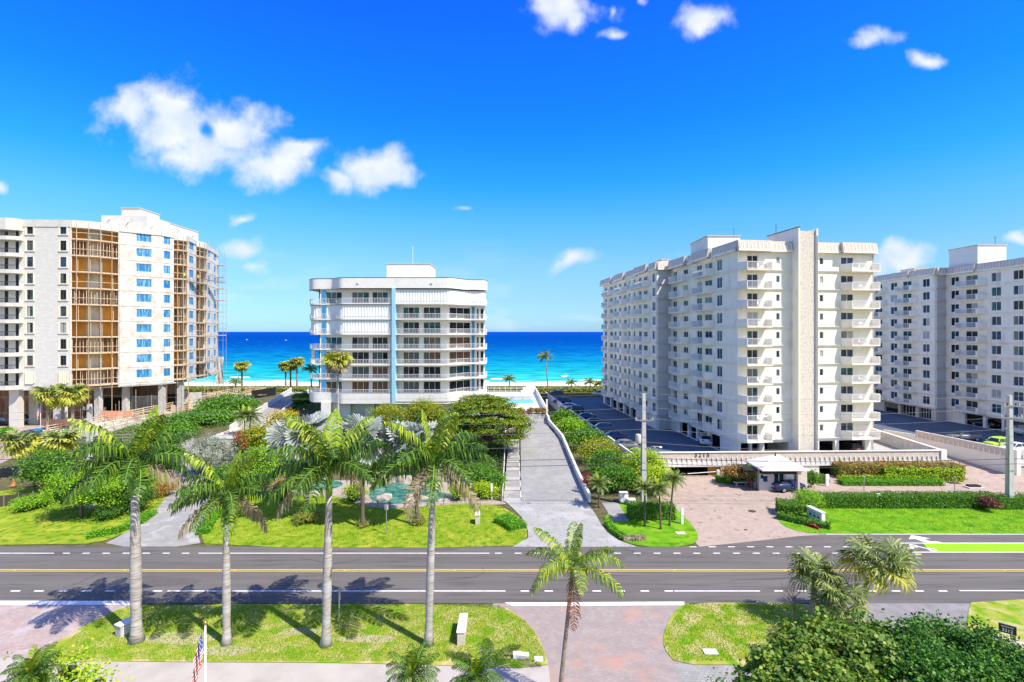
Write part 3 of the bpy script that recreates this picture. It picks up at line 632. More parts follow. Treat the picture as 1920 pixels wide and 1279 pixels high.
def rblobs(w_, d_, h0, h1, n, seed, squash=1):
    r_ = random.Random(seed); out_ = []; hh = (h1-h0)/2
    for i in range(n):
        a = i*2.4+r_.uniform(-.3,.3); q = math.sqrt((i+.3)/n)*.62
        s_ = r_.uniform(.36,.5); zc_ = h0+hh*(1.15-q*.5)+r_.uniform(-.12,.12)*hh
        sz = hh*r_.uniform(.62,.85)*squash; zc_ = min(zc_, h1-sz*.95)
        out_.append((math.cos(a)*w_/2*q, math.sin(a)*d_/2*q, zc_, w_/2*s_*1.15, d_/2*s_*1.15, sz))
    return out_
def tree(label, x, y, z, w_, h, m_, seed, name='tree', cat='tree', d_=None, base=.25, n=4000, L=.3, W=.2, nb=6, clump=.55, trunk='bark', r0=.16, squash=1, flat=0, five=False, low=-.45, core=.6, group=None, cm='dark_green'):
    t_ = thing(name, label, cat, (x,y,z), group=group)
    bl = rblobs(w_, d_ or w_*.8, h*base, h, nb, seed, squash)
    mb = MB(); limbs(mb, (0,0,0), bl, r0, random.Random(seed)); mb.obj('trunk', trunk, t_, smooth=True)
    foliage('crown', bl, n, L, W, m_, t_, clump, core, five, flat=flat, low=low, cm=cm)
    return t_
def shrub(label, x, y, z, w_, h, m_, seed, name='shrub', cat='shrub', d_=None, n=1500, L=.22, W=.14, nb=4, clump=.3, core=.7, five=False, group=None, cm='dark_green'):
    t_ = thing(name, label, cat, (x,y,z), group=group)
    bl = rblobs(w_, d_ or w_, -.1, h, nb, seed)
    mb = MB(); limbs(mb, (0,0,0), bl, .05, random.Random(seed)); mb.obj('stem', 'bark', t_)
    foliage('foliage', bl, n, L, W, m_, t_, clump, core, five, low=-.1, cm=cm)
    return t_
def hedge(label, pts, wd, h, m_, n=None, L=.14, W=.10, name='hedge', cat='hedge', z=0, rgh=.05, group=None, cm='dark_green', rough=False):
    """a clipped hedge along a line on plan"""
    ox, oy = pts[0]; t_ = thing(name, label, cat, (ox,oy,z), group=group)
    P_ = [Vector((a-ox, b-oy)) for a, b in pts]; core = MB(); Cs = []; Ns = []
    for a, b in zip(P_, P_[1:]):
        core.bar((a.x,a.y,-.05), (b.x,b.y,-.05), wd*.84, h*.93)
        ln = (b-a).length; d = (b-a).normalized(); nn = Vector((-d.y, d.x)); area = ln*(wd+2*h)+2*wd*h
        k = int(area*(n or 140)); u = rng.uniform(-.02,1.02,k)*ln; s_ = rng.uniform(0, wd+2*h, k)
        bulge = .04*np.sin(u*2.1)+.03*np.sin(u*5.3+1)
        off = np.where(s_ < h, -wd/2, np.where(s_ > h+wd, wd/2, s_-h-wd/2)); zz = np.where(s_ < h, s_, np.where(s_ > h+wd, 2*h+wd-s_, h)) 
        side = np.where(s_ < h, -1.0, np.where(s_ > h+wd, 1.0, 0.0)); topm = (side == 0)
        zz = zz + np.where(topm, bulge*(3 if rough else 1), 0); 
        C = np.stack([a.x+d.x*u+nn.x*off, a.y+d.y*u+nn.y*off, zz], 1) + rng.normal(size=(k,3))*rgh
        N_ = np.stack([nn.x*side, nn.y*side, topm*1.0], 1); Cs.append(C); Ns.append(N_)
        k2 = int(2*wd*h*(n or 140)); e = rng.integers(0,2,k2); o2 = rng.uniform(-wd/2, wd/2, k2); ee = np.where(e == 0, 0.0, ln)
        Cs.append(np.stack([a.x+d.x*ee+nn.x*o2, a.y+d.y*ee+nn.y*o2, rng.uniform(0,h,k2)],1)+rng.normal(size=(k2,3))*rgh)
        Ns.append(np.stack([d.x*(e*2-1.0), d.y*(e*2-1.0), np.zeros(k2)],1))
    C = np.vstack(Cs); Nn = np.vstack(Ns); V, Fc = leaves(C, Nn*2, L, W, .15, .7)
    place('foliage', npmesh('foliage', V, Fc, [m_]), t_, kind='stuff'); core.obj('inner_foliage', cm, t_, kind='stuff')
    return t_

# ---- feather palms
def frond_mesh(name, Lf, e0, e1, leaf, n, seed, mats_, hang=.55, wd=.035, plume=.5, vee=.35, tip=0.35):
    """rachis starts at elevation e0 and bends to e1 (degrees); leaflets both sides; local +X outward"""
    r_ = random.Random(seed); V = []; Fc = []; mi = []
    k = 10; pts = [(0.0, 0.0, 0.0)]; x = z = 0
    for i in range(k):
        q = (i+.5)/k; e = R(e0+(e1-e0)*q**1.15); x += math.cos(e)*Lf/k; z += math.sin(e)*Lf/k; pts.append((x, 0, z))
    side = r_.uniform(-.18,.18)*Lf
    pts = [Vector((p[0], side*(i/k)**2, p[2])) for i, p in enumerate(pts)]
    def at(q):
        f = q*k; i = min(int(f), k-1); return pts[i].lerp(pts[i+1], f-i), (pts[i+1]-pts[i]).normalized()
    mb = MB(); mb.tube(pts, [max(.045*Lf/3.5*(1-i/k)+.006, .006) for i in range(k+1)], 4, 0)
    for i in range(n):
        q = .10+.89*(i+r_.uniform(-.2,.2))/n; q = min(max(q, .05), .995); p, t_ = at(q)
        ll = leaf*(math.sin(math.pi*min(1, q*.86+.12))**.6)*(1 if q < .85 else 1-(q-.85)*2.2)*r_.uniform(.85,1.1)
        for s in (-1, 1):
            sw = r_.uniform(.3,.6)+q*.5; up_ = vee*r_.uniform(-.4,1)+r_.uniform(-plume,plume)*.6
            d = (Vector((0, s, 0)) + t_*sw + Vector((0,0,up_))).normalized()
            p1 = p+d*ll*.45; p2 = p1+(d*(1-hang)+Vector((0,0,-1))*hang).normalized()*ll*.35; p3 = p2+(d*.3*(1-hang)+Vector((0,0,-1))*(hang+.15)).normalized()*ll*.3
            wv = t_*wd
            mb.add([p-wv*.5, p+wv*.5, p1+wv, p1-wv, p2+wv*.7, p2-wv*.7, p3], [(0,1,2,3),(3,2,4,5),(5,4,6)], 1)
    return mb.mesh(name, mats_)
def frond_set(Lf, leaf, n, mats_by, hang=.5, wd=.035, seed=0, plume=.5, els=None):
    els = els or [(82,62),(68,20),(52,-25),(34,-50),(14,-65),(-10,-78),(-38,-86)]
    return [[frond_mesh('frond', Lf*(1 if i else .8), a, b, leaf*(1 if i else .8), n, seed+i*7+j, mats_by[min(i, len(mats_by)-1)], hang=min(.9, hang+(i*.05)), wd=wd, plume=plume) for j in range(2)] for i, (a, b) in enumerate(els)]
YG = ['crownshaft', 'young_leaf']; GG = ['crownshaft', 'royal_leaf']; OO = ['tan_trunk', 'old_leaf']; DD = ['tan_trunk', 'dead_leaf']
def trunk_mesh(h, prof, m_, lean=(0,0), n=12, seg=14, bend=0):
    mb = MB(); pts = []; rad = []
    for i in range(seg+1):
        q = i/seg; pts.append((lean[0]*q+bend*math.sin(q*math.pi), lean[1]*q, h*q)); 
        rad.append(np.interp(q, [a for a, b in prof], [b for a, b in prof]))
    return mb.tube(pts, rad, n).mesh('trunk', [m_], True)
def palm(label, x, y, z, h, sets, plan, prof, trunk, shaft=1.5, shaft_r=.2, name='royal_palm', lean=(0,0), sc=1.0, az0=0, group=None, spear=True, seed=0, bend=0, cat='palm tree', wind=None, extra=()):
    r_ = random.Random(seed); t_ = thing(name, label, cat, (x,y,z), group=group)
    place('trunk', trunk_mesh(h-shaft, prof, trunk, lean, bend=bend), t_)
    top = Vector((lean[0], lean[1], h-shaft))
    if shaft:
        MB().lathe([(shaft_r*1.02,-.03),(shaft_r*1.12,shaft*.15),(shaft_r*.9,shaft*.6),(shaft_r*.55,shaft*1.05)], 10, c=top).obj('crownshaft', 'crownshaft', t_, smooth=True)
    c = top+Vector((0,0,shaft)); i = 0; az = az0
    for cl, cnt in plan:
        for j in range(cnt):
            a = az + r_.uniform(-.25,.25); az += 2.399
            if wind is not None: a = a + .25*math.sin(wind-a)
            place('frond', sets[cl][i % 2], t_, tuple(c-Vector((0,0,.06*cl*sc))), rot=(0, R(r_.uniform(-6,6)), a), scale=sc*r_.uniform(.9,1.08)); i += 1
    for cl, a in extra: place('frond', sets[cl][0], t_, tuple(c-Vector((0,0,.25))), rot=(0,0,R(a)), scale=sc)
    return t_
# ---- fan palms
def fan_mesh(name, Lp, Rl, nb, seed, mats_, el=20, droop=.35, spread=150, wd=.05, stiff=.6, tilt=0, fill=1.0):
    r_ = random.Random(seed); mb = MB(); e = R(el)
    ctrl = [Vector((0,0,0)), Vector((math.cos(e)*Lp*.6, 0, math.sin(e)*Lp*.6)), Vector((math.cos(e*.6)*Lp, 0, math.sin(e)*Lp*.8))]
    mb.tube(ctrl, [.035,.025,.018], 4, 0); c = ctrl[-1]; fw = (ctrl[-1]-ctrl[-2]).normalized(); sd_ = Vector((0,1,0)); nr = fw.cross(sd_)
    if nr.z < 0: nr = -nr
    tr_ = R(tilt); fw, nr = fw*math.cos(tr_)-nr*math.sin(tr_), nr*math.cos(tr_)+fw*math.sin(tr_)
    for i in range(nb):
        a = R(-spread+2*spread*i/(nb-1)+r_.uniform(-2,2)); l = Rl*(1-.22*abs(a)/math.pi)*r_.uniform(.88,1.08)
        d = (fw*math.cos(a)+sd_*math.sin(a)+nr*.22*math.cos(a*1.5)).normalized(); pr = (sd_*math.cos(a)-fw*math.sin(a)).normalized()
        p1 = c+d*l*stiff; p2 = p1+(d*(1-droop)+Vector((0,0,-droop))).normalized()*l*(1-stiff)*.55; p3 = p2+(d*(1-droop*1.6)+Vector((0,0,-droop*2))).normalized()*l*(1-stiff)*.45
        ww = math.tan(spread*2/nb*math.pi/180/2)*l*stiff*1.1; k1 = pr*min(ww*fill, wd*2.6)
        mb.add([c-pr*.01, c+pr*.01, p1+k1+nr*.02, p1-k1-nr*.02], [(0,1,2,3)], 1)
        mb.add([p1-k1*.9, p1+k1*.9, p2+k1*.55, p2-k1*.55, p3], [(0,1,2,3),(3,2,4)], 1)
    return mb.mesh(name, mats_)
def fan_palm(label, x, y, z, h, Rl, cls, prof, trunk, name='sabal_palm', n=26, lean=(0,0), seed=0, lp=.9, wd=.05, group=None, nb=22, bend=0, lows=-55, top_=75, deads=0, stiff=.6, droop=.35, sc=1, cat='palm tree', tilt=35, spread=150, roll=50, fill=.8):
    r_ = random.Random(seed); t_ = thing(name, label, cat, (x,y,z), group=group)
    place('trunk', trunk_mesh(h, prof, trunk, lean, bend=bend, seg=12, n=10), t_)
    key = (Rl, lp, nb, tuple(cls), wd)
    if key not in FAN:
        FAN[key] = [fan_mesh('fan_leaf', lp*Rl, Rl, nb, i*3+1, ['crownshaft' if i < 5 else 'tan_trunk', cls[min(i//2, len(cls)-1)]], el=e, droop=droop+(.25 if e < 0 else 0), wd=wd, stiff=stiff, tilt=tilt*(i/5), spread=spread, fill=fill) for i, e in enumerate(np.linspace(top_, lows, 6))]
    st = FAN[key]; az = r_.uniform(0,6)
    for i in range(n):
        q = i/(n-1); k = min(5, int(q*6)); az += 2.399
        place('leaf', st[k], t_, (lean[0], lean[1], h-.15*q), rot=(R(r_.uniform(-roll,roll)), 0, az), scale=sc*r_.uniform(.88,1.08))
    for i in range(deads):
        if 'dead' not in FAN: FAN['dead'] = fan_mesh('dead_leaf', .8, 1.5, 14, 5, ['tan_trunk','dead_leaf'], el=-55, droop=.8, wd=.06)
        place('dead_leaf', FAN['dead'], t_, (lean[0], lean[1], h-.35), rot=(0, R(15), i*6.28/deads+.3))
    return t_
FAN = {}

# four royal palms in the near lawn
RF = frond_set(4.4, 1.20, 36, [YG, ['crownshaft','adonidia_leaf'], GG, GG, GG, OO, DD], hang=.55, wd=.058, seed=3, plume=.8)
prof = [(0,.50),(.05,.36),(.15,.30),(.45,.345),(.8,.27),(1,.215)]
def rp(lab, px, py, tx, ty, plan, seed, sh=1.7, sc=1.0, r0=1.0, az=0):
    x, y = GF(px, py); h = ZD(ty, y); lx = (K(tx)-K(px))*y
    return palm(lab, x, y, 0, h, RF, plan, [(a, b*r0*.92) for a, b in prof], 'palm_trunk', sh, .21*r0, lean=(lx, 0), seed=seed, sc=sc, az0=az, group='royal palms in the near lawn')
rp('leftmost royal palm, its crown hanging in front of the grey driveway bend', 256, 1204, 253, 862, [(0,1),(1,2),(2,4),(3,6),(4,5),(5,1)], 5, 2.2, .98, 1.08, 1.2)
rp('shorter royal palm with dark soil round its foot, behind the flagpole', 425, 1209, 424, 925, [(0,1),(1,2),(2,4),(3,5),(4,4),(5,3)], 9, 1.9, .86, .82, 1)
rp('royal palm with a bright yellow spear leaf, in front of the silver palms', 611, 1211, 617, 872, [(0,1),(1,3),(2,4),(3,6),(4,4),(5,2)], 14, 1.9, 1.02, .92, 2)
rp('rightmost near royal palm, crown overlapping the big spreading tree', 803, 1211, 811, 862, [(0,2),(1,3),(2,4),(3,6),(4,3),(5,3)], 22, 1.9, 1.0, .82, .4)
# small leaning palm over the road
AF = frond_set(3.0, .80, 30, [['crownshaft','adonidia_leaf']]*5+[['brown_leaf','brown_leaf']], hang=.5, wd=.036, seed=40, plume=.25, els=[(80,60),(60,10),(42,-40),(20,-60),(0,-70),(-70,-92)])
x, y = XD(1047,27.2), 27.2
palm('slender ringed palm with one brown hanging frond, growing before the paved drive', x, y, 0, ZD(1062,y), AF, [(0,1),(1,3),(2,4),(3,3)], [(0,.16),(.1,.13),(.6,.11),(1,.09)], 'tan_trunk', .5, .10, name='christmas_palm', lean=(.72,0), seed=4, az0=.6, extra=((5,-80),))

# sabals at the right of the near lawn
SP = [(0,.26),(.1,.2),(.8,.17),(1,.2)]
fan_palm('cabbage palm with the straight pale trunk, left of the pair over the road', XD(1521,34.6), 34.6, 0, ZD(1068,34.6), 1.15, ['sabal_leaf','sabal_leaf','sabal_leaf'], SP, 'tan_trunk', lean=(.3,0), seed=1, n=24, lows=-35, wd=.03, lp=.8, nb=20, fill=.6, stiff=.55, roll=45, tilt=30)
fan_palm('largest cabbage palm, its crown over the bike lane end', XD(1610,34.2), 34.2, 0, ZD(1050,34.2), 1.45, ['sabal_leaf','sabal_leaf','sabal_yellow'], SP, 'tan_trunk', lean=(1.2,0), seed=2, n=26, lows=-35, wd=.034, lp=.85, nb=20, bend=-.25, fill=.6, stiff=.55, roll=45, tilt=30)
fan_palm('shortest cabbage palm, rising out of the shrubs below the other two', XD(1578,33), 33, 0, ZD(1125,33), 1.15, ['sabal_leaf','sabal_leaf','sabal_leaf'], SP, 'tan_trunk', seed=3, n=20, lows=-30, wd=.03, lp=.8, nb=20, fill=.6, stiff=.55, roll=45, tilt=30)
# silver palms on the far lawn
BP = [(0,.30),(.15,.2),(1,.22)]
for (lab, bx_, by_, cx, cy, n, s, dd) in [('leftmost silver fan palm, broadest crown, before the ramp wall', 577, 979, 573, 812, 26, 11, 4),
        ('middle silver fan palm, beside the street sign post', 680, 990, 679, 818, 26, 12, 2),
        ('rightmost silver fan palm with a skirt of dead tan leaves', 784.5, 986, 770, 822, 22, 13, 9)]:
    x, y = G(bx_, by_); fan_palm(lab, x, y, TL(y), ZD(cy+6, y), 1.9, ['silver_leaf','silver_leaf','silver_leaf'], BP, 'dark_trunk', name='silver_palm', lean=((K(cx)-K(bx_))*y,0), seed=s, n=n+12, lp=1.0, wd=.085, nb=30, stiff=.8, droop=.12, deads=dd, lows=-20, top_=88, tilt=60, spread=168, roll=75, group='silver palms by the pond')
# sabals by the left building
for i, (lab, cx, cy, bx_, by_, d) in enumerate([('cabbage palm beside the small flag before the left lobby', 91, 738, 88, 793, 88.5),
        ('cabbage palm right of the lobby column, trunk before the orange mesh', 137, 736, 135, 790, 89),
        ('thick crowned cabbage palm at the bend of the left entrance drive', 38, 829, 38, 905, 70),
        ('low cabbage palm before the orange barrier, right of its twin', 112, 824, 108, 865, 73),
        ('third lobby cabbage palm, half hidden between its two neighbours', 118, 745, 118, 795, 90)]):
    z = TL(d); fan_palm(lab, XD(bx_,d), d, z, ZD(cy,d)-z, 1.75, ['sabal_leaf','sabal_yellow','sabal_yellow'], [(0,.28),(1,.22)], 'tan_trunk', lean=(XD(cx,d)-XD(bx_,d),0), seed=20+i, n=28, nb=16, wd=.07, lp=.7)
# beach palms
for i, (lab, cx, cy, d, R_, nm) in enumerate([('lone fan palm against the turquoise sea beside the left building', 455, 686, 152, 1.9, 0), ('leftmost of three tall fan palms on the dune', 537, 686, 158, 1.9, 0),
        ('middle of three tall fan palms on the dune', 546, 684, 160, 1.9, 0), ('tallest and rightmost of three fan palms on the dune', 558, 678, 158, 1.9, 0)]):
    fan_palm(lab, XD(cx,d)-.2, d, 2.2, ZD(cy,d)-2.2, R_, ['sabal_yellow','sabal_yellow','sabal_leaf'], [(0,.3),(1,.25)], 'tan_trunk', seed=40+i, n=26, nb=12, wd=.10, lp=.55, group='fan palms on the dune')
d = 84; fan_palm('tall washingtonia palm in front of the white balconies', XD(635,d), d, TL(d), ZD(676,d)-TL(d), 1.7, ['sabal_yellow','sabal_yellow','old_leaf'], [(0,.26),(.1,.2),(1,.15)], 'palm_trunk', name='washingtonia_palm', lean=(-.2,0), seed=50, n=34, nb=14, wd=.08, lp=.7, deads=3)
CF = frond_set(2.6, .75, 22, [['crownshaft','coconut_leaf']]*6, hang=.5, wd=.07, seed=60, els=[(75,40),(60,0),(40,-30),(20,-50),(0,-60),(-20,-75)])
for i, (lab, cx, cy, bx_, d, sc) in enumerate([('tall coconut palm rising over the beach end of the car park', 1023, 668, 1028, 150, 1.1), ('short coconut palm behind the pool fence', 955, 710, 955, 152, .95),
        ('coconut palm leaning beside the white balconies, left end', 583, 692, 585, 132, 1.0), ('bushy dark palm among the dune plants before the left building', 442, 716, 442, 148, .9),
        ('wind-blown coconut palm behind the parked white car', 1071, 717, 1072, 150, .75), ('coconut palm left of the white tower blocks', 1106, 716, 1108, 152, .9), ('small coconut palm touching the corner of the tower block', 1124, 719, 1126, 153, .8),
        ('tiny coconut palm behind the pool fence, far left', 936, 729, 936, 154, .5)]):
    z = 2.2; palm(lab, XD(bx_,d), d, z, ZD(cy,d)-z, CF, [(0,1),(1,3),(2,5),(3,4),(4,2)], [(0,.22),(1,.13)], 'tan_trunk', 0, .1, name='coconut_palm', lean=(XD(cx,d)-XD(bx_,d),0), seed=70+i, sc=sc, group='coconut palms by the beach', wind=2.0)
# small date palms
DF = frond_set(1.25, .32, 26, [['crownshaft','adonidia_leaf'],['crownshaft','sabal_leaf']], hang=.35, wd=.02, seed=80, plume=.2, els=[(80,50),(58,-5),(38,-30),(18,-50),(-5,-65)])
for i, (lab, cx, cy, bx_, by_, sc) in enumerate([('slim palm nearest the ramp, left of three before the clipped hedge', 1209, 912, 1209, 987, 1.15), ('middle palm of three before the clipped hedge', 1236, 914, 1239, 993, 1.1), ('palm leaning right beside the tan court, third of three', 1263, 896, 1255, 986, 1.15),
        ('short bright palm at the foot of the ramp wall', 1123, 905, 1123, 952, 1.3), ('twin palm before the low white building, left one', 458, 778, 460, 800, 1.7), ('twin palm before the low white building, right one', 470, 778, 466, 800, 1.7)]):
    x, y = G(bx_, by_); z = 0 if x > 9 else TL(y)
    if i > 3: y = 80; x = XD(bx_, y); z = TL(y)
    palm(lab, x, y, z, ZD(cy,y)-z, DF, [(0,2),(1,6),(2,7),(3,6),(4,4)], [(0,.14),(.1,.10),(1,.08)], 'dark_trunk', 0, .1, name='date_palm', lean=((K(cx)-K(bx_))*y,0), seed=90+i, sc=sc)
# palms reaching up at the bottom edge
NF = frond_set(1.7, .45, 34, [['crownshaft','adonidia_leaf'],['crownshaft','royal_leaf']], hang=.3, wd=.022, seed=120, plume=.3, els=[(84,60),(66,5),(48,-30),(28,-50),(5,-60)])
for i, (lab, cx, cy, d, sc) in enumerate([('left of two feathery palms at the bottom edge below the lawn', 775, 1262, 25, .95), ('right of two feathery palms at the bottom edge below the lawn', 893, 1268, 25, .95), ('yellow-green feathery palm in the bottom left corner', 60, 1262, 23.5, .8)]):
    palm(lab, XD(cx,d), d, 0, ZD(cy,d), NF, [(0,3),(1,6),(2,7),(3,5),(4,3)], [(0,.12),(1,.08)], 'tan_trunk', 0, .1, name='feather_palm', seed=130+i, sc=sc)

# ---- trees and shrubs
def T(lab, a, b, yt, d, m_, seed, z=None, dd=None, **k):
    x = XD((a+b)/2, d); w_ = (b-a)*d/F; z = (TL(d) if x < 8.5 else 0) if z is None else z
    return tree(lab, x, d, z, w_, ZD(yt,d)-z, m_, seed, d_=dd, **k)
def S(lab, a, b, yt, d, m_, seed, z=None, dd=None, **k):
    x = XD((a+b)/2, d); w_ = (b-a)*d/F; z = (TL(d) if x < 8.5 else 0) if z is None else z
    return shrub(lab, x, d, z, w_, ZD(yt,d)-z, m_, seed, d_=dd, **k)
T('broad spreading tree with layered olive crown left of the grey ramp', 828, 992, 741, 80, 'tree_olive', 201, dd=12, n=26000, L=.27, W=.16, nb=15, clump=.62, flat=1, r0=.24, squash=.45, base=.25, low=-.2, core=.45, per=26, name='spreading_tree') if False else None
bt = thing('spreading_tree', 'broad spreading tree with layered olive crown left of the grey ramp', 'tree', (XD(912,78), 78, TL(78)))
r_ = random.Random(8); bl = []
for i in range(44):
    q = math.sqrt((i+.5)/44); a = i*2.399; rr_ = 5.6*q
    zt = 9.6-3.3*q**2.2 - (1.0 if math.cos(a) > .3 else 0)*q
    bl.append((math.cos(a)*rr_, math.sin(a)*rr_*.8, zt-.4+r_.uniform(-.35,.2), r_.uniform(1.2,1.75), r_.uniform(1.1,1.5), r_.uniform(.4,.55)))
for i in range(34):
    a = i*1.13; q = r_.uniform(.62,1.02); bl.append((math.cos(a)*5.4*q, math.sin(a)*4.4*q, r_.uniform(2.2,6.0), r_.uniform(1.1,1.7), r_.uniform(1,1.3), r_.uniform(.4,.6)))
mb = MB(); limbs(mb, (0,0,0), bl[:44:3]+bl[44::5], .26, r_); mb.obj('trunk', 'bark', bt, smooth=True)
foliage('crown', bl, 42000, .22, .13, 'tree_olive', bt, .36, .5, flat=1, low=-.3, per=22, fill=.12)
T('round dark green bush tree along the construction fence, seaward one', 372, 478, 738, 108, 'mid_green', 211, dd=12, n=9000, L=.36, W=.26, nb=9, clump=.55, base=.05)
T('middle bush of the green bank beside the construction deck', 322, 440, 768, 98, 'mid_green', 212, dd=12, n=9000, L=.36, W=.26, nb=9, clump=.55, base=.05)
T('green bush nearest the leftmost royal palm crown', 262, 372, 795, 86, 'mid_green', 213, dd=8, n=7000, L=.32, W=.22, nb=8, clump=.5, base=.05)
T('dark leafy bush under the leftmost palm crown, beside the drive', 285, 345, 832, 74, 'mid_green', 214, dd=5, n=4000, L=.26, W=.18, nb=6, clump=.4, base=.05)
T('yellow-green rounded tree at left, between the fence and the leftmost palm', 88, 218, 868, 54.8, 'bright_green', 221, dd=5.0, n=15000, L=.17, W=.12, nb=9, clump=.36, base=.12)
T('dark green tree behind the yellow-green one at left', 45, 150, 835, 64, 'mid_green', 222, dd=5, n=8000, L=.22, W=.15, nb=8, clump=.4, base=.05)
T('dark green tree under the leftmost palm crown', 195, 290, 862, 66, 'mid_green', 223, dd=5, n=8000, L=.22, W=.15, nb=8, clump=.4, base=.05)
T('shaded dark tree between the yellow-green tree and the driveway', 205, 288, 905, 57, 'dark_green', 224, dd=4, n=5000, L=.2, W=.14, nb=6, clump=.36, base=.1)
S('round clipped bush at the far left of the lawn', 28, 92, 930, 57.5, 'bright_green', 225, n=5000, L=.15, W=.1, nb=5, clump=.22)
S('dark shrub under the yellow-green tree', 175, 235, 945, 55, 'dark_green', 226, n=2500, L=.16, W=.1, nb=4, clump=.25)
T('silvery buttonwood bush beside the driveway bend', 350, 432, 812, 70, 'silver_bush', 231, dd=5, n=8000, L=.2, W=.12, nb=9, clump=.4, base=.05, cm='silver_bush')
T('golden yellow tree in front of the white ramp wall', 500, 566, 768, 88, 'golden', 232, dd=5, n=6000, L=.26, W=.17, nb=7, clump=.45, base=.15)
T('olive and red croton tree right of the low white building', 440, 520, 792, 78, 'olive_yellow', 233, dd=5, n=8000, L=.22, W=.15, nb=8, clump=.4, base=.05)
S('small red bougainvillea bush against the low white building', 437, 462, 808, 76, 'red_leaf', 234, n=1400, L=.18, W=.13)
T('tall bamboo clump in front of the pale blue pilaster, left one', 690, 765, 757, 92, 'olive_yellow', 241, dd=5, n=9000, L=.28, W=.1, nb=9, clump=.5, base=.02)
T('tall bamboo clump in front of the right balconies', 750, 838, 744, 93, 'olive_yellow', 242, dd=5, n=10000, L=.28, W=.1, nb=9, clump=.5, base=.02)
S('green shrubs at the stem of the spreading tree', 858, 945, 868, 67, 'mid_green', 243, n=6000, L=.2, W=.13, nb=7, clump=.35)
S('yellow flowering hedge beside the foot of the steps', 872, 935, 905, 62, 'lime_green', 244, n=5000, L=.16, W=.1, nb=6, clump=.3)
S('golden shrub at the pond end under the rightmost palm', 838, 880, 905, 61, 'lime_green', 245, n=2500, L=.15, W=.1, nb=4)
S('dark shrub between the steps and the yellow hedge', 915, 946, 885, 63.5, 'mid_green', 246, n=2500, L=.18, W=.12, nb=4)
S('green shrub left of the pond rocks', 440, 520, 880, 64, 'bright_green', 247, n=4000, L=.18, W=.12, nb=5)
S('shrub mass between the driveway and the pond', 400, 455, 868, 66, 'mid_green', 320, n=5000, L=.2, W=.13, nb=6)
T('small bright tree behind the second near palm crown', 455, 520, 835, 70, 'bright_green', 321, dd=3.5, n=6000, L=.2, W=.14, nb=7, clump=.35, base=.1)
S('orange and green planting beside the garden path', 500, 560, 893, 61, 'croton', 248, n=2000, L=.16, W=.1, nb=4)
S('yellow ground shrub near the second silver palm', 640, 690, 905, 60, 'lime_green', 249, n=2500, L=.16, W=.1, nb=4)
S('dark plants behind the pond rocks', 690, 800, 860, 69, 'dark_green', 250, n=5000, L=.2, W=.13, nb=6, dd=3)
S('dark planting behind the silver palms', 560, 700, 838, 76, 'dark_green', 251, n=6000, L=.25, W=.16, nb=8, dd=4)
S('dark planting under the white balconies', 600, 700, 792, 94, 'dark_green', 252, n=4000, L=.3, W=.2, nb=6, dd=3)
S('green shrubs beside the white ramp at the building end', 548, 588, 735, 120, 'mid_green', 253, n=4000, L=.35, W=.22, nb=5)
# right of the ramp
k = 0
for (a, b, yt, d, mm_, lab) in [(1034,1080,766,104,'mid_green','green bush against the tall terrace wall corner'),(1046,1108,782,95,'bright_green','bright bush behind the ramp wall below the parked cars'),
        (1064,1136,803,86,'mid_green','round green tree half way along the ramp wall'),(1080,1165,822,78,'olive_yellow','olive tinted tree before the lowest parked car'),
        (1096,1180,845,71,'mid_green','broad green tree near the foot of the ramp wall'),(1166,1252,838,68,'lime_green','lime green tree at the corner of the number wall'),
        (1120,1195,870,64,'mid_green','dark green bush behind the white bougainvillea'),(1190,1262,872,63.5,'lime_green','lime bush behind the clipped hedge')]:
    T(lab, a, b, yt, d, mm_, 260+k, z=0, dd=(b-a)*d/F*.75, n=8000, L=.22 if d < 80 else .3, W=.15 if d < 80 else .2, nb=8, clump=.42, base=.02); k += 1
S('pink flowering shrub against the foot of the ramp wall', 1090, 1112, 885, 63.5, 'petal_red', 271, z=0, n=900, L=.12, W=.1)
for i in range(5):
    S(['red leaved shrub at the left end of the pool planter','bright red shrub second in the pool planter','red and green shrub in the middle of the pool planter','bronze shrub fourth in the pool planter','red shrub at the right end of the pool planter'][i], *[(944,962),(971,984),(987,1001),(1002,1013),(1013,1025)][i], 764+(i==0), 103.7, ['red_leaf','red_leaf','croton','croton','croton'][i], 280+i, z=3.15, n=900, L=.24, W=.16, nb=3, clump=.25, group='shrubs in the pool planter')
hedge('low yellow-green edging plants in the pool planter', [(-1,103.6),(6.6,103.6)], .6, .35, 'lime_green', n=50, L=.2, W=.14, z=3.1)
# hedges
hedge('tall croton hedge of mixed red, orange and green in front of the number wall', [GF(1566,896),GF(1680,896),GF(1797,897)], 2.0, 2.0, 'croton', n=70, L=.2, W=.15, rgh=.09, rough=True)
hedge('green half of the tall croton hedge at the right', [GF(1655,900),GF(1797,901)], 1.5, 1.7, 'lime_green', n=60, L=.2, W=.15, rgh=.09, rough=True)
hedge('low clipped bright hedge in front of the croton hedge', [GF(1578,909),GF(1762,909)], 1.3, .65, 'hedge_lush', n=110)
hedge('low yellow border plants between the two hedges', [GF(1575,904),GF(1752,903)], .7, .8, 'lime_green', n=80)
hedge('clipped hedge left of the white post in the right lawn', [GF(1530,950),GF(1646,950)], 1.6, 1.45, 'hedge_leaf', n=130)
hedge('long clipped hedge right of the white post in the right lawn', [GF(1652,950),GF(1860,950)], 1.7, 1.5, 'hedge_leaf', n=130)
hedge('clipped hedge running out of the photo behind the utility pole', [GF(1864,952),GF(2200,952)], 1.7, 1.45, 'hedge_leaf', n=60)
hedge('stepped hedge corner beside the tan court', [GF(1458,962),GF(1500,966)], 2.2, 1.3, 'hedge_leaf', n=130)
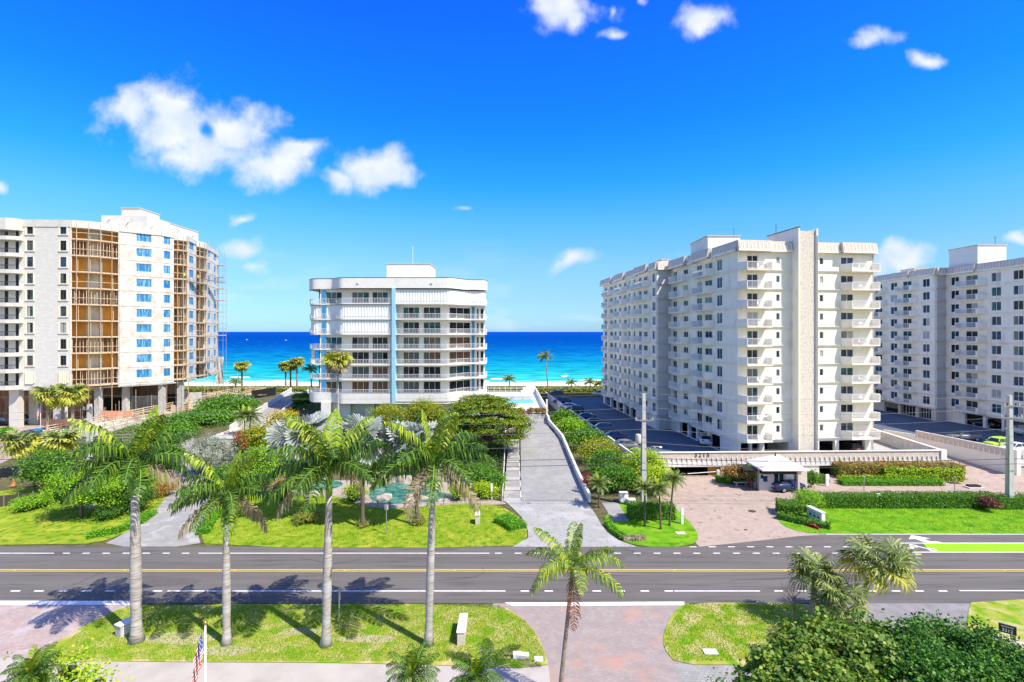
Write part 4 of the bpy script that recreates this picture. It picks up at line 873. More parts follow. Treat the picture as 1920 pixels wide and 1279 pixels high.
hedge('low hedge running down behind the flower bed', [GF(1458,972),GF(1500,982),GF(1556,992)], .8, .6, 'hedge_leaf', n=130)
hedge('clipped hedge behind the three slim palms', [GF(1178,972),GF(1262,972)], 1.4, 1.6, 'hedge_leaf', n=130)
hedge('bright clipped hedge bordering the left side of the curving driveway', [G(165,1010),G(220,999),G(262,982),G(286,964)], .9, .5, 'hedge_lush', n=150)
hedge('curved clipped hedge on the right side of the curving driveway', [G(380,1003),G(390,985),G(408,965)], 1.1, .55, 'hedge_lush', n=150)
hedge('kidney shaped clipped hedge by the grey apron', [G(938,977),G(958,984),G(972,994)], 1.9, .55, 'hedge_lush', n=150)
hedge('low hedge along the apron on the right with bare ends', [GF(1140,985),GF(1150,999),GF(1168,1012)], .7, .5, 'hedge_lush', n=140)
hedge('dry leafless hedge end beside the right lawn', [GF(1168,1012),GF(1190,1013),GF(1208,1011)], .7, .35, 'old_leaf', n=120, cm='bare_soil')
hedge('dune vegetation line behind the pool terrace', [(-14,150),(8,150),(40,151)], 4, 1.3, 'dune_leaf', n=16, L=.5, W=.3, z=2.0, rgh=.3, rough=True)
hedge('dune vegetation line beyond the left building', [(-110,152),(-70,151),(-44,152),(-30,151)], 4, 1.2, 'dune_leaf', n=14, L=.5, W=.3, z=2.0, rgh=.3, rough=True)
hedge('guardhouse garden hedge along the tan court', [GF(1342,903),GF(1375,906),GF(1400,905)], 1.0, .8, 'hedge_lush', n=110)
hedge('small clipped hedge right of the dark sedan', [GF(1526,905),GF(1550,905)], 1.3, .9, 'hedge_leaf', n=110)
S('bushy light green fan plant above the flower bed', 1490, 1542, 917, 57.5, 'bright_green', 301, z=0, n=4500, L=.3, W=.05, nb=5, clump=.3)
S('dark red bush growing out of the long hedge', 1838, 1868, 930, 57, 'bronze_leaf', 302, z=0, n=1400, L=.18, W=.12)
S('croton bush left of the guardhouse', 1356, 1400, 868, 67, 'croton', 303, z=0, n=3500, L=.2, W=.14, nb=5, clump=.3)
S('leafy green shrub right of the guardhouse wall', 1512, 1530, 880, 66, 'mid_green', 304, z=0, n=1500, L=.2, W=.13)
S('light green shrub hanging over the guardhouse roof corner', 1400, 1424, 866, 66, 'lime_green', 305, z=0, n=900, L=.22, W=.16)
S('small green shrub in the lobby planting at far left', -5, 20, 800, 88, 'hedge_lush', 306, n=1200, L=.25, W=.18)
S('sparse bromeliad clump beside the driveway, red and orange', 285, 322, 905, 62, 'bromeliad', 307, n=1800, L=.55, W=.08, nb=4, clump=.3, core=.3)
for i, (px, py) in enumerate([(570,983),(590,980)]): S(['spiky pale plant left of the leftmost silver palm','spiky dark plant right of the leftmost silver palm'][i], px-18, px+16, py-24, G(px,py)[1], 'dune_leaf', 310+i, n=900, L=.5, W=.05, clump=.25, core=.3)
S('ring of variegated grass round the rightmost silver palm', 766, 798, 966, 53.2, 'dune_leaf', 312, n=900, L=.4, W=.05, clump=.2, core=.3)
S('pale tuft at the foot of the middle silver palm', 664, 700, 975, 52.6, 'dune_leaf', 313, n=700, L=.35, W=.05, clump=.2, core=.2)
# dense low planting over the garden beds
def cover(px_poly, n, m_, L, hh, label):
    poly = [G(*q) for q in px_poly]; f = pip(poly); xs = rng.uniform(min(p[0] for p in poly), max(p[0] for p in poly), n); ys = rng.uniform(min(p[1] for p in poly), max(p[1] for p in poly), n)
    k_ = np.array([f(a, b) for a, b in zip(xs, ys)]); xs, ys = xs[k_], ys[k_]; bump_ = .5+.5*np.sin(xs*1.3+np.sin(ys*.9)*2)*np.sin(ys*1.1+1)
    C = np.stack([xs, ys, np.array([TL(y) for y in ys])+rng.uniform(.05,1,len(xs))*hh*(.35+bump_)],1); V, Fc = leaves(C, np.tile([0,0,1.],(len(xs),1)), L, L*.6)
    place('ground_cover', npmesh('ground_cover', V, Fc, [m_]), kind='stuff', label=label, cat='ground cover')
cover([(436,900),(500,850),(560,800),(700,780),(860,770),(945,800),(945,905),(880,905),(820,878),(700,880),(600,890),(520,905)], 60000, 'dark_green', .26, .7, 'dark low planting between the garden trees')
cover([(436,900),(500,850),(560,800),(700,780),(860,770),(945,800),(945,905),(880,905),(820,878),(700,880),(600,890),(520,905)], 26000, 'mid_green', .24, .9, 'bright low planting between the garden trees')
cover([(60,960),(60,860),(200,800),(280,770),(400,745),(470,760),(440,800),(345,812),(330,850),(300,920),(262,975),(150,985)], 60000, 'mid_green', .26, .7, 'green low planting left of the curving driveway')
cover([(505,770),(560,745),(600,760),(830,800),(860,770),(700,770)], 20000, 'mid_green', .3, .8, 'low planting before the middle block')
# flower bed
fb_ = thing('flower_bed', 'flower bed with a white row behind a red row by the tan court', 'flower bed', (*GF(1490,980),0))
for nm, mt_, dyy in [('white_flowers','petal_white',.38),('red_flowers','petal_red',-.25)]:
    n_ = 1500; u = rng.uniform(0,1,n_); ax, ay = GF(1462,968); ex, ey = GF(1532,992); ox, oy = GF(1490,980)
    C = np.stack([ax+(ex-ax)*u-ox, ay+(ey-ay)*u-oy+dyy+rng.normal(size=n_)*.12, rng.uniform(.1,.34,n_)],1); V, Fc = leaves(C, np.tile([0,0,1.],(n_,1)), .14, .12)
    place(nm, npmesh(nm, V, Fc, [mt_]), fb_, kind='stuff')
# foreground sea grapes
def big(lab, bl, n, m_, seed, L=.2, per=14, cl=.28, name='sea_grape'):
    t_ = thing(name, lab, 'shrub', (bl[0][0], bl[0][1], 0)); o0 = bl[0][:2]
    bl = [(b[0]-o0[0], b[1]-o0[1], b[2], b[3], b[4], b[5]) for b in bl]
    mb = MB(); limbs(mb, (0,0,0), bl, .1, random.Random(seed)); mb.obj('stem', 'bark', t_, smooth=True)
    foliage('foliage', bl, n, L, L*.85, m_, t_, cl, .5, True, per=per, low=-.3, fill=.25, up=.7, rnd=.7)
    tw_ = [(b[0]+rng.normal()*b[3]*.6, b[1]+rng.normal()*b[3]*.5, b[2]+b[5]*rng.uniform(.75,1.15), .32,.32,.36) for b in bl for _ in range(7)]
    foliage('sprig', tw_, n//5, L, L*.8, m_, t_, .15, 0, True, per=9, low=-.8, fill=.4, up=.7, rnd=.8)
    mb = MB()
    for q in tw_[::2]: mb.tube([(q[0]*.8,q[1]*.8,q[2]-1.3),(q[0],q[1],q[2])], [.03,.012], 4)
    mb.obj('branch', 'bark', t_, kind='stuff')
    return t_
def bl_px(rows): return [(XD(px+(28 if px > 300 else 0),d), d, ZD(py+14,d), a, a*.9, a*.85) for px, py, d, a in rows]
big('sea grape shrub with large round leaves, left part of the bottom right thicket', bl_px([(1470,1240,24,1.3),(1420,1275,23,1.2),(1520,1215,25,1.3),(1570,1205,26,1.3),(1500,1290,22,1.4),(1600,1240,24,1.5),(1560,1300,22,1.5),(1450,1330,21,1.3),(1640,1210,26,1.3)]), 16000, 'seagrape', 401, .21, 9, .34)
big('dark glossy shrub at the right of the bottom right thicket', bl_px([(1690,1215,25,1.4),(1740,1200,26,1.3),(1790,1215,25,1.3),(1840,1235,24,1.2),(1880,1255,23,1.2),(1760,1270,22,1.5),(1690,1290,22,1.5),(1840,1300,22,1.4),(1930,1290,22,1.5)]), 24000, 'seagrape_dark', 402, .13, 9, .30, name='dark_shrub')
big('thin yellow-green shrub in the bottom left corner', bl_px([(70,1265,24,.9),(130,1250,25,.9),(180,1275,24,.8),(120,1300,23,1.0),(40,1310,23,1)]), 1500, 'lime_green', 403, .15, 10, .35, name='sea_grape')
bare = thing('bare_tree', 'small leafless tree standing left of the fan palms', 'tree', (XD(1489,34.5),34.5,0)); mb = MB(); r_ = random.Random(5)
def br(p, d, l, r0, k):
    q = p+d*l; mb.tube([p, (p+q)/2+Vector((r_.uniform(-.05,.05),r_.uniform(-.05,.05),0)), q], [r0,r0*.8,r0*.6], 5)
    if k: 
        for _ in range(3 if k > 2 else 2): br(q, (d+Vector((r_.uniform(-.7,.7),r_.uniform(-.7,.7),r_.uniform(-.1,.4)))).normalized(), l*.66, r0*.6, k-1)
br(Vector((0,0,0)), Vector((0,0,1)), 1.15, .05, 5); mb.obj('trunk', 'bark', bare)
S('low dark hedge plants at the very bottom beside the grey path', 1330, 1400, 1270, 26, 'dark_green', 404, z=0, n=1500, L=.12, W=.09)
S('spiky grey-green plant in the lawn left of the thicket', 1440, 1468, 1172, 31.5, 'sabal_leaf', 405, z=0, n=500, L=.6, W=.04, clump=.15, core=.2)
# grass and leaf litter on lawns
def grass(name, box_, n, m_, L, inside, z=.06):
    xs = rng.uniform(box_[0], box_[1], n); ys = rng.uniform(box_[2], box_[3], n); k_ = np.array([inside(a, b) for a, b in zip(xs, ys)]); xs, ys = xs[k_], ys[k_]; n = len(xs)
    C = np.stack([xs, ys, np.full(n, z+L*.3)], 1); V = np.empty((n,4,3)); a = rng.uniform(0,6.28,n); dx_ = np.stack([np.cos(a), np.sin(a), np.zeros(n)],1)
    ln = rng.normal(size=(n,3))*.3; ln[:,2] = 1; wv = dx_*L*.32
    V[:,0] = C-wv; V[:,1] = C+wv; V[:,2] = C+wv*.4+ln*L*.6; V[:,3] = C-wv*.4+ln*L*.6; V[:,0,2] -= L*.3; V[:,1,2] -= L*.3
    place(name, npmesh(name, V.reshape(-1,3), np.arange(n*4).reshape(-1,4), [m_]), kind='stuff', label='short grass blades over the lawns', cat='grass')
f1 = pip([GF(*q) for q in [(245,1136),(935,1136),(985,1167),(1008,1195),(1020,1225),(1028,1252),(600,1242),(80,1238),(180,1164)]])
grass('grass', (-30,3,31,38), 60000, 'grass_blade', .07, f1); grass('dry_grass', (-30,3,31,38), 22000, 'dry_grass', .06, f1)
f2 = pip([GF(*q) for q in [(1285,1134),(1480,1134),(1580,1145),(1600,1240),(1400,1246),(1272,1245),(1246,1215),(1247,1185)]])
grass('grass', (9,26,31,38), 24000, 'grass_blade', .07, f2)
f3 = pip([GF(*q) for q in [(385,1024),(955,1025),(985,1010),(985,990),(970,970),(930,948),(860,947),(760,953),(690,948),(600,928),(500,925),(432,933),(392,972),(380,1000)]])
grass('grass', (-32,3,46,62), 45000, 'grass_blade', .08, f3, .05)
f4 = pip([GF(*q) for q in [(1480,990),(1530,1001),(1990,997),(1990,952),(1540,952)]])
grass('grass', (20,65,48,62), 30000, 'grass_blade', .08, f4, .05)
# ================================================================ buildings
def wall_mesh(us, L, z0, z1, holes, depth, m_, name='wall', u0=0.0):
    ux = sorted({u0, L} | {h[0] for h in holes} | {h[1] for h in holes}); zx = sorted({z0, z1} | {h[2] for h in holes} | {h[3] for h in holes})
    ux = [u for u in ux if u0 <= u <= L]; zx = [z for z in zx if z0 <= z <= z1]
    V = {}; vs = []; fs = []
    def vid(u, y, z):
        k_ = (round(u,4), y, round(z,4))
        if k_ not in V: V[k_] = len(vs); vs.append((u, y, z))
        return V[k_]
    for i in range(len(ux)-1):
        uc = (ux[i]+ux[i+1])/2; hh = [h for h in holes if h[0] < uc < h[1]]
        for j in range(len(zx)-1):
            zc_ = (zx[j]+zx[j+1])/2
            if any(h[2] < zc_ < h[3] for h in hh): continue
            fs.append((vid(ux[i],0,zx[j]), vid(ux[i+1],0,zx[j]), vid(ux[i+1],0,zx[j+1]), vid(ux[i],0,zx[j+1])))
    for a, b, c, d in holes:
        q = [(a,c),(b,c),(b,d),(a,d)]
        for (p, r_) in zip(q, q[1:]+q[:1]): fs.append((vid(p[0],0,p[1]), vid(r_[0],0,r_[1]), vid(r_[0],depth,r_[1]), vid(p[0],depth,p[1])))
    for (p, r_) in zip([(u0,z0),(L,z0),(L,z1),(u0,z1)], [(L,z0),(L,z1),(u0,z1),(u0,z0)]): fs.append((vid(p[0],0,p[1]), vid(p[0],depth,p[1]), vid(r_[0],depth,r_[1]), vid(r_[0],0,r_[1])))
    me = bpy.data.meshes.new(name); me.from_pydata(vs, [], fs); me.materials.append(MATS[m_]); me.update(); return me
CACHE = {}
def win_mesh(w_, h, n, fm):
    k_ = ('w', round(w_,2), round(h,2), n, fm)
    if k_ not in CACHE:
        mb = MB(); t_ = .055
        mb.box(0,w_,.06,.13,0,t_); mb.box(0,w_,.06,.13,h-t_,h); mb.box(0,t_,.06,.13,t_,h-t_); mb.box(w_-t_,w_,.06,.13,t_,h-t_)
        for i in range(1, n): x = w_*i/n; mb.box(x-.035,x+.035,.055,.13,t_,h-t_)
        CACHE[k_] = mb.mesh('window', [fm])
    return CACHE[k_]
def pane_mesh(w_, h, gm):
    k_ = ('p', round(w_,2), round(h,2), gm)
    if k_ not in CACHE: CACHE[k_] = MB().add([(.03,.10,.03),(w_-.03,.10,.03),(w_-.03,.10,h-.03),(.03,.10,h-.03)], [(0,1,2,3)]).mesh('pane', [gm])
    return CACHE[k_]
glass('glass_slate', (.03,.045,.06)); mat('blind', (.42,.42,.40), .5, (.30,.31,.31), 6, stretch=(.2,.2,6), spec=.5)
GL = ['glass_slate','blind','glass_dark','glass_dark','glass_blue','glass_blue','glass_teal','glass_curtain','glass_dark']
def add_window(par, loc, rz, w_, h, n=2, fm='white_metal', gl=None, name='window', split=True):
    f = place(name, win_mesh(w_, h, n, fm), par, loc, rz)
    g1 = gl or random.choice(GL)
    if n > 1 and split and gl is None:
        for i in range(n):
            g_ = g1 if random.random() < .7 else random.choice(GL)
            place('pane', pane_mesh(w_/n, h, g_), f, (w_*i/n, 0, 0))
    else: place('pane', pane_mesh(w_, h, g1), f)
    return f
class Fac:
    def __init__(s, par, base, a, b):
        s.par = par; s.base = base; s.a = Vector(a); d = Vector(b)-s.a; s.L = d.length; s.d = d/s.L; s.rz = math.atan2(d.y, d.x); s.n = Vector((s.d.y, -s.d.x))
    def u(s, px):
        k_ = K(px); return (k_*s.a.y-s.a.x)/(s.d.x-k_*s.d.y)
    def loc(s, u, z, out_=0): p = s.a+s.d*u+s.n*out_; return (p.x-s.base[0], p.y-s.base[1], z-s.base[2])
    def put(s, name, me, u, z, out_=0, **k): return place(name, me, s.par, s.loc(u, z, out_), s.rz, **k)
    def win(s, u0, u1, z0, z1, **k): return add_window(s.par, s.loc(u0, z0), s.rz, u1-u0, z1-z0, **k)
def balcony(F_, u0, u1, z, dep=1.35, mirror=False, solid=.0, h=1.05, skew=.45, m_='cream_paint', far_solid=True, name='balcony'):
    """slab with solid end panels, one of them angled, and a white bar railing in front"""
    w_ = u1-u0; k_ = ('b', round(w_,2), dep, mirror, solid, m_, far_solid)
    if k_ not in CACHE:
        X = (lambda x: w_-x) if mirror else (lambda x: x)
        pl = [(X(-.2),0),(X(skew),-dep),(X(w_),-dep),(X(w_),0)]
        mb = MB().prism(pl, -.16, .0, 0)
        def panel(a, b, hh):
            mb.bar((a[0],a[1],.002), (b[0],b[1],.002), .10, hh, 0)
        panel(pl[0], pl[1], h)
        if solid: panel((X(skew),-dep+.02), (X(skew+solid),-dep+.02), h)
        if far_solid: panel((X(w_)+(-.06 if not mirror else .06),-dep), (X(w_)+(-.06 if not mirror else .06),0), h)
        r_ = MB(); x0, x1 = sorted((X(skew+solid), X(w_)))
        r_.box(x0,x1,-dep,-dep+.05,h-.06,h); r_.box(x0,x1,-dep,-dep+.05,.08,.13)
        nn = max(2, int((x1-x0)/.17))
        for i in range(nn+1): r_.box(x0+(x1-x0-.035)*i/nn, x0+(x1-x0-.035)*i/nn+.035, -dep+.01,-dep+.04, .13, h-.06)
        CACHE[k_] = (mb.mesh('balcony', [m_]), r_.mesh('railing', ['white_metal']))
    b = F_.put(name, CACHE[k_][0], u0, z); place('railing', CACHE[k_][1], b); return b
def parapet(F_, u0, u1, z, out_=.0, m_='beige_paint', h=1.45, name='parapet'):
    w_ = u1-u0; mb = MB(); pr = [(-.45,0),(-.5,.22),(-.28,h),(.15,h),(.15,0)]
    n = len(pr); v_ = [(0,y,zz) for y, zz in pr]+[(w_,y,zz) for y, zz in pr]
    mb.add(v_, [tuple(range(n))[::-1], tuple(range(n,2*n))]+[(i,(i+1)%n,n+(i+1)%n,n+i) for i in range(n)], 0)
    mb.add([(0,-.52,-.1),(w_,-.52,-.1),(w_,-.52,.22),(0,-.52,.22),(0,.1,-.1),(w_,.1,-.1)], [(0,1,2,3),(0,4,5,1)], 1)
    p_ = F_.put(name, mb.mesh(name, [m_, 'cream_paint']), u0, z, out_)
    nn = int(w_/.62); t_ = MB()
    for i in range(nn+1):
        x = w_*(i+.5)/(nn+1); t_.add([(x-.05,-.55,.2),(x+.05,-.55,.2),(x+.05,-.37,h*.8),(x-.05,-.37,h*.8),(x-.05,-.3,.2),(x+.05,-.3,.2),(x+.05,-.2,h*.8),(x-.05,-.2,h*.8)],
                                   [(0,1,2,3),(1,5,6,2),(0,3,7,4),(2,6,7,3)], 0)
    place('merlon', t_.mesh('merlon', ['cream_paint']), p_, kind='stuff'); return p_
def floors(F_, zf, cols, m_='cream_paint', ztop=None, band=True, pitch=2.737, depth=.28, skip_first=False):
    holes = []; us = []
    for c in cols:
        if c[0] == 'w':
            a, b = F_.u(c[1]), F_.u(c[2]); a, b = max(.12, min(a,b)), min(F_.L-.12, max(a,b))
            for z in zf: holes.append((a, b, z+c[3], z+c[4]))
    F_.put('wall', wall_mesh(None, F_.L, zf[0]-.15, ztop, holes, depth, m_), 0, 0)
    for c in cols:
        if c[0] == 'w':
            a, b = F_.u(c[1]), F_.u(c[2]); a, b = max(.12, min(a,b)), min(F_.L-.12, max(a,b))
            for z in zf: F_.win(a, b, z+c[3], z+c[4], n=c[5])
        elif c[0] == 'b':
            a, b = F_.u(c[1]), F_.u(c[2]); a, b = min(a,b), max(a,b)
            for z in zf: balcony(F_, a, b, z, **c[3])
    if band:
        me = MB().box(0,F_.L,-.14,.0,-.20,-.03).box(0,F_.L,-.22,.0,-.03,.02).mesh('floor_band', [m_])
        for z in zf: F_.put('floor_band', me, 0, z)

# ---- white tower block with the stair tower
ZF = [4.34+2.737*i for i in range(10)]; ZT = 31.71; DZ = 1.6
def core(par, base, poly, z0, z1, m_='cream_paint', name='core_wall'):
    MB().prism([(x-base[0], y-base[1]) for x, y in poly], z0-base[2], z1-base[2]).obj(name, m_, par)
def inset(poly, e):
    n = len(poly); ar = sum(poly[i][0]*poly[(i+1)%n][1]-poly[(i+1)%n][0]*poly[i][1] for i in range(n)); sg = 1 if ar > 0 else -1; o_ = []
    for i in range(n):
        p0, p1, p2 = Vector(poly[i-1]), Vector(poly[i]), Vector(poly[(i+1)%n]); d1 = (p1-p0).normalized(); d2 = (p2-p1).normalized()
        n1 = Vector((-d1.y, d1.x))*sg; n2 = Vector((-d2.y, d2.x))*sg; b = (n1+n2); b = b/ max(.2, b.length**2)*2
        o_.append(tuple(p1+b*e))
    return o_
A = (32.6,74.0); B = (XD(1638,76.8),76.8); C1 = (30.0,96.6); C0 = (27.2,96.2); D0 = (23.5,132.0)
dd_ = Vector((B[0]-A[0], B[1]-A[1])).normalized(); back = Vector((-dd_.y, dd_.x))
BB = (B[0]+back.x*24, B[1]+back.y*24); DD2 = (D0[0]+19, D0[1]+2.5); C2 = (BB[0]-2, BB[1])
t3 = thing('apartment_block', 'white tower block with pebble-dash stair tower and the number wall at its foot', 'building', (A[0],A[1],DZ)); b3 = (A[0],A[1],DZ)
Ff = Fac(t3, b3, A, B); Fn = Fac(t3, b3, C1, A); Fr = Fac(t3, b3, C0, C1); Fd = Fac(t3, b3, D0, C0); Fe = Fac(t3, b3, B, BB)
floors(Ff, ZF, [('w',1401,1421,.05,2.1,2),('b',1385,1437,dict(dep=1.5)),('w',1455.5,1462,.95,1.95,1),('w',1537,1544,.95,1.95,1),('w',1577,1600,.9,2.1,2),('b',1578,1635,dict(dep=1.5,solid=.0))], ztop=ZT)
floors(Fn, ZF, [('w',1344,1354,.5,2.15,2),('w',1322,1335,.95,2.05,2),('w',1307,1316,.05,2.1,2),('b',1309,1338,dict(dep=1.2,mirror=True,solid=.5)),('w',1282,1290,.95,2.0,2),('w',1262,1269,.05,2.1,2),('b',1265,1293,dict(dep=1.2,mirror=True,solid=.5))], ztop=ZT)
floors(Fd, ZF, [('w',1223,1229,.5,2.15,2),('w',1207,1214,.95,2.0,2),('w',1198,1203,.05,2.1,2),('b',1199,1219,dict(dep=1.2,mirror=True,solid=.5)),('w',1188,1191,.05,2.1,2),('w',1178,1182,.5,2.15,2),('b',1185,1195,dict(dep=1.2,mirror=True,solid=.4)),
    ('w',1170,1175,.95,2.0,2),('w',1161,1164.5,.05,2.1,2),('w',1152,1156,.5,2.1,2),('b',1160,1176,dict(dep=1.2,mirror=True,solid=1.2)),('w',1144,1149,.95,2.0,2),('w',1134,1138,.05,2.1,2),('b',1136,1151,dict(dep=1.2,mirror=True,solid=1.2))], ztop=ZT)
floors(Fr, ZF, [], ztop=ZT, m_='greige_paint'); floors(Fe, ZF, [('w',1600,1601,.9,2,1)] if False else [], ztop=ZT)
P3 = [A, B, BB, (DD2[0]+1,BB[1]+.5), DD2, D0, C0, C1]
core(t3, b3, inset(P3, .27), ZF[0]-.12, ZT-.02)
MB().prism([(x-A[0],y-A[1]) for x, y in inset(P3, -.05)], ZT-DZ, ZT-DZ+.12).obj('roof', 'pale_concrete', t3)
uT = Ff.u(1484)
for F_, a, b, o_ in [(Ff,-.3,Ff.u(1378),0),(Ff,Ff.u(1378),Ff.u(1441),.5),(Ff,Ff.u(1441),uT-.05,0),(Ff,uT+3.0,Ff.u(1572),0),(Ff,Ff.u(1572),Ff.u(1632),.5),(Ff,Ff.u(1632),Ff.L+.3,0),
        (Fn,0,Fn.u(1262),0),(Fn,Fn.u(1262),Fn.u(1292),.6),(Fn,Fn.u(1292),Fn.u(1305),0),(Fn,Fn.u(1305),Fn.u(1338),.6),(Fn,Fn.u(1338),Fn.L+.3,0),
        (Fd,-.2,Fd.u(1150),.4),(Fd,Fd.u(1150),Fd.u(1158),0),(Fd,Fd.u(1158),Fd.u(1175),.6),(Fd,Fd.u(1175),Fd.u(1196),0),(Fd,Fd.u(1196),Fd.u(1219),.6),(Fd,Fd.u(1219),Fd.L+.2,0),(Fr,0,Fr.L,0),(Fe,0,Fe.L,0)]:
    parapet(F_, a, b, ZT, o_)
# garage storey: open bays between piers
def garage(F_, opens, z0=DZ, z1=4.19, m_='white_paint', top=3.85):
    F_.put('garage_wall', wall_mesh(None, F_.L, z0, z1, [(max(.3,min(F_.u(a),F_.u(b))), min(F_.L-.3,max(F_.u(a),F_.u(b))), z0+.02, top) for a, b in opens], .5, m_), 0, 0)
garage(Ff, [(1388,1406),(1410,1424),(1433,1480),(1536,1566),(1573,1622)])
garage(Fn, [(1275,1289),(1292,1305),(1308,1326),(1330,1350)])
garage(Fd, [(1134,1144),(1146,1156),(1158,1168),(1171,1180),(1182,1192)]); garage(Fe, [])
Fr.put('garage_wall', wall_mesh(None, Fr.L, DZ, 4.19, [], .3, 'beige_paint'), 0, 0)
core(t3, b3, inset([Vector(C1)+Vector((5,0)), Vector(A)+Vector((7,12)), Vector(B)+Vector((-12,12)), Vector(BB)+Vector((-12,0)), (DD2[0],BB[1]), DD2, Vector(D0)+Vector((5.5,0)), Vector(C0)+Vector((6,3))], .1), DZ, 4.15, 'concrete', 'core_wall')
MB().prism([(x-A[0],y-A[1]) for x, y in inset(P3, .3)], 4.15-DZ-.05, 4.2-DZ).obj('garage_ceiling', 'pale_concrete', t3)
# stair tower
th = 34.9
def tw(name, u0, u1, o0, o1, z0, z1, m_): Ff.put(name, MB().box(u0,u1,-o1,-o0,z0,z1).mesh(name,[m_]), 0, 0)
tw('tower_wall', uT+.08, uT+2.97, -5.5, 1.15, -.1, th-.4, 'cream_paint')
tw('tower_fin', uT-.02, uT+.2, -5.6, 1.55, -.1, th+.1, 'cream_paint'); tw('tower_fin', uT+2.8, uT+3.05, -5.6, 1.55, -.1, th, 'cream_paint')
tw('pebble_panel', uT+.22, uT+2.78, 1.16, 1.3, -.1, th-.35, 'pebble')
tw('tower_cap', uT-.1, uT+.25, -5.7, 1.6, th+.1, th+.2, 'dark_metal')
tw('drain_pipe', uT+2.9, uT+2.98, 1.56, 1.64, 2, th-1, 'beige_paint')
# roof house
def rbox(par, base, x0, x1, y0, y1, z0, z1, m_='white_paint', name='roof_house', cap=True):
    MB().box(x0-base[0],x1-base[0],y0-base[1],y1-base[1],z0-base[2],z1-base[2]).obj(name, m_, par)
    if cap: MB().box(x0-base[0]-.12,x1-base[0]+.12,y0-base[1]-.12,y1-base[1]+.12,z1-base[2],z1-base[2]+.15).obj('roof_cap', 'beige_paint', par)
rbox(t3, b3, XD(1327,84), XD(1388,84), 84, 92, ZT, ZD(443,84)); rbox(t3, b3, XD(1240,106), XD(1256,106), 106, 112, ZT, ZD(487,106), 'cream_paint')
for px, d_ in [(1376,86),(1455,77)]:
    MB().tube([(0,0,0),(0,0,1.6)], .04, 5).obj('vent_pipe', 'dark_metal', t3, (XD(px,d_)-A[0], d_-A[1], ZD(443 if px < 1400 else 437,d_)-DZ-.2))

# ---- the second tower block at the right edge
A4 = (89.6,105.7); E4 = (95.5,60.0); A4b = (87.2,105.3); F4 = (XD(1637,122),122.0)
t4 = thing('apartment_block', 'white tower block at the right edge with shaded street of balconies', 'building', (A4[0],A4[1],DZ)); b4 = (A4[0],A4[1],DZ)
E4 = (93.0,74.0)
Ga = Fac(t4, b4, F4, A4b); Gr = Fac(t4, b4, A4b, A4); Gb = Fac(t4, b4, A4, E4)
floors(Gb, ZF, [('w',1783,1798,.45,2.1,2),('w',1811,1833,.05,2.1,2),('b',1800,1848,dict(dep=1.2,mirror=True,solid=.4)),('w',1859,1877,.45,2.1,2),('w',1900,1919,.45,2.1,2),('w',1950,1980,.05,2.1,2),('b',1938,1990,dict(dep=1.2,mirror=True,solid=.4)),('w',2020,2050,.45,2.1,2)], ztop=ZT)
floors(Ga, ZF, [('w',1641,1654,.05,2.1,2),('b',1642,1662,dict(dep=1.2,mirror=True,solid=.6)),('w',1670,1682,.45,2.1,2),('w',1693,1709,.05,2.1,2),('b',1686,1721,dict(dep=1.2,mirror=True,solid=.5)),('w',1730,1743,.45,2.1,2)], ztop=ZT)
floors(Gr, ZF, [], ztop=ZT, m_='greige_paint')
F4b = (F4[0]-1, 140); far4 = Fac(t4, b4, F4b, F4); floors(far4, ZF, [], ztop=ZT); parapet(far4, 0, far4.L, ZT)
P4 = [A4, E4, (E4[0]+24,E4[1]+3), (F4[0]+24,141), F4b, F4, A4b]
core(t4, b4, inset(P4, .27), ZF[0]-.12, ZT-.02); MB().prism([(x-A4[0],y-A4[1]) for x, y in inset(P4, -.05)], ZT-DZ, ZT-DZ+.12).obj('roof', 'pale_concrete', t4)
for F_, a, b, o_ in [(Ga,-.2,Ga.u(1645),.3),(Ga,Ga.u(1645),Ga.u(1676),0),(Ga,Ga.u(1676),Ga.u(1708),.4),(Ga,Ga.u(1708),Ga.L,0),(Gr,0,Gr.L,0),(Gb,0,Gb.u(1795),0),(Gb,Gb.u(1795),Gb.u(1833),.4),(Gb,Gb.u(1833),Gb.u(1913),0),(Gb,Gb.u(1913),Gb.u(1960),.4),(Gb,Gb.u(1960),Gb.L,0)]:
    parapet(F_, a, b, ZT, o_)
garage(Gb, [(1809,1843),(1848,1878),(1883,1925),(1930,1990)]); garage(Ga, [(1658,1684),(1688,1717),(1722,1746)], m_='beige_paint')
Gr.put('garage_wall', wall_mesh(None, Gr.L, DZ, 4.19, [], .3, 'beige_paint'), 0, 0)
for a, b in [(1688,1717),(1722,1746)]:
    u0, u1 = Ga.u(a), Ga.u(b); add_window(t4, Ga.loc(u0,1.65,-.6), Ga.rz, u1-u0, 2.2, 5, gl='glass_dark', name='storefront')
core(t4, b4, [(A4[0]+7,A4[1]),(E4[0]+7,E4[1]),(E4[0]+22,E4[1]+3),(F4[0]+22,140),(F4[0]+4,138),(A4b[0]+7,A4b[1]+2)], DZ, 4.15, 'concrete')
core(t4, b4, inset(P4,.3), 4.12, 4.18, 'pale_concrete', 'garage_ceiling')
rbox(t4, b4, XD(1833,99), XD(1887,99), 99, 105.5, ZT, 20+162*99/960); rbox(t4, b4, XD(1714,118), XD(1768,118), 118, 122, ZT, 20+118*118/960, 'cream_paint')
MB().tube([(0,0,0),(0,0,1.8)], .04, 5).tube([(-.3,0,2.1),(0,0,1.7),(.3,0,2.1)], .035, 5).obj('antenna', 'dark_metal', t4, (XD(1866,101)-A4[0], 101-A4[1], 20+162*99/960-DZ))

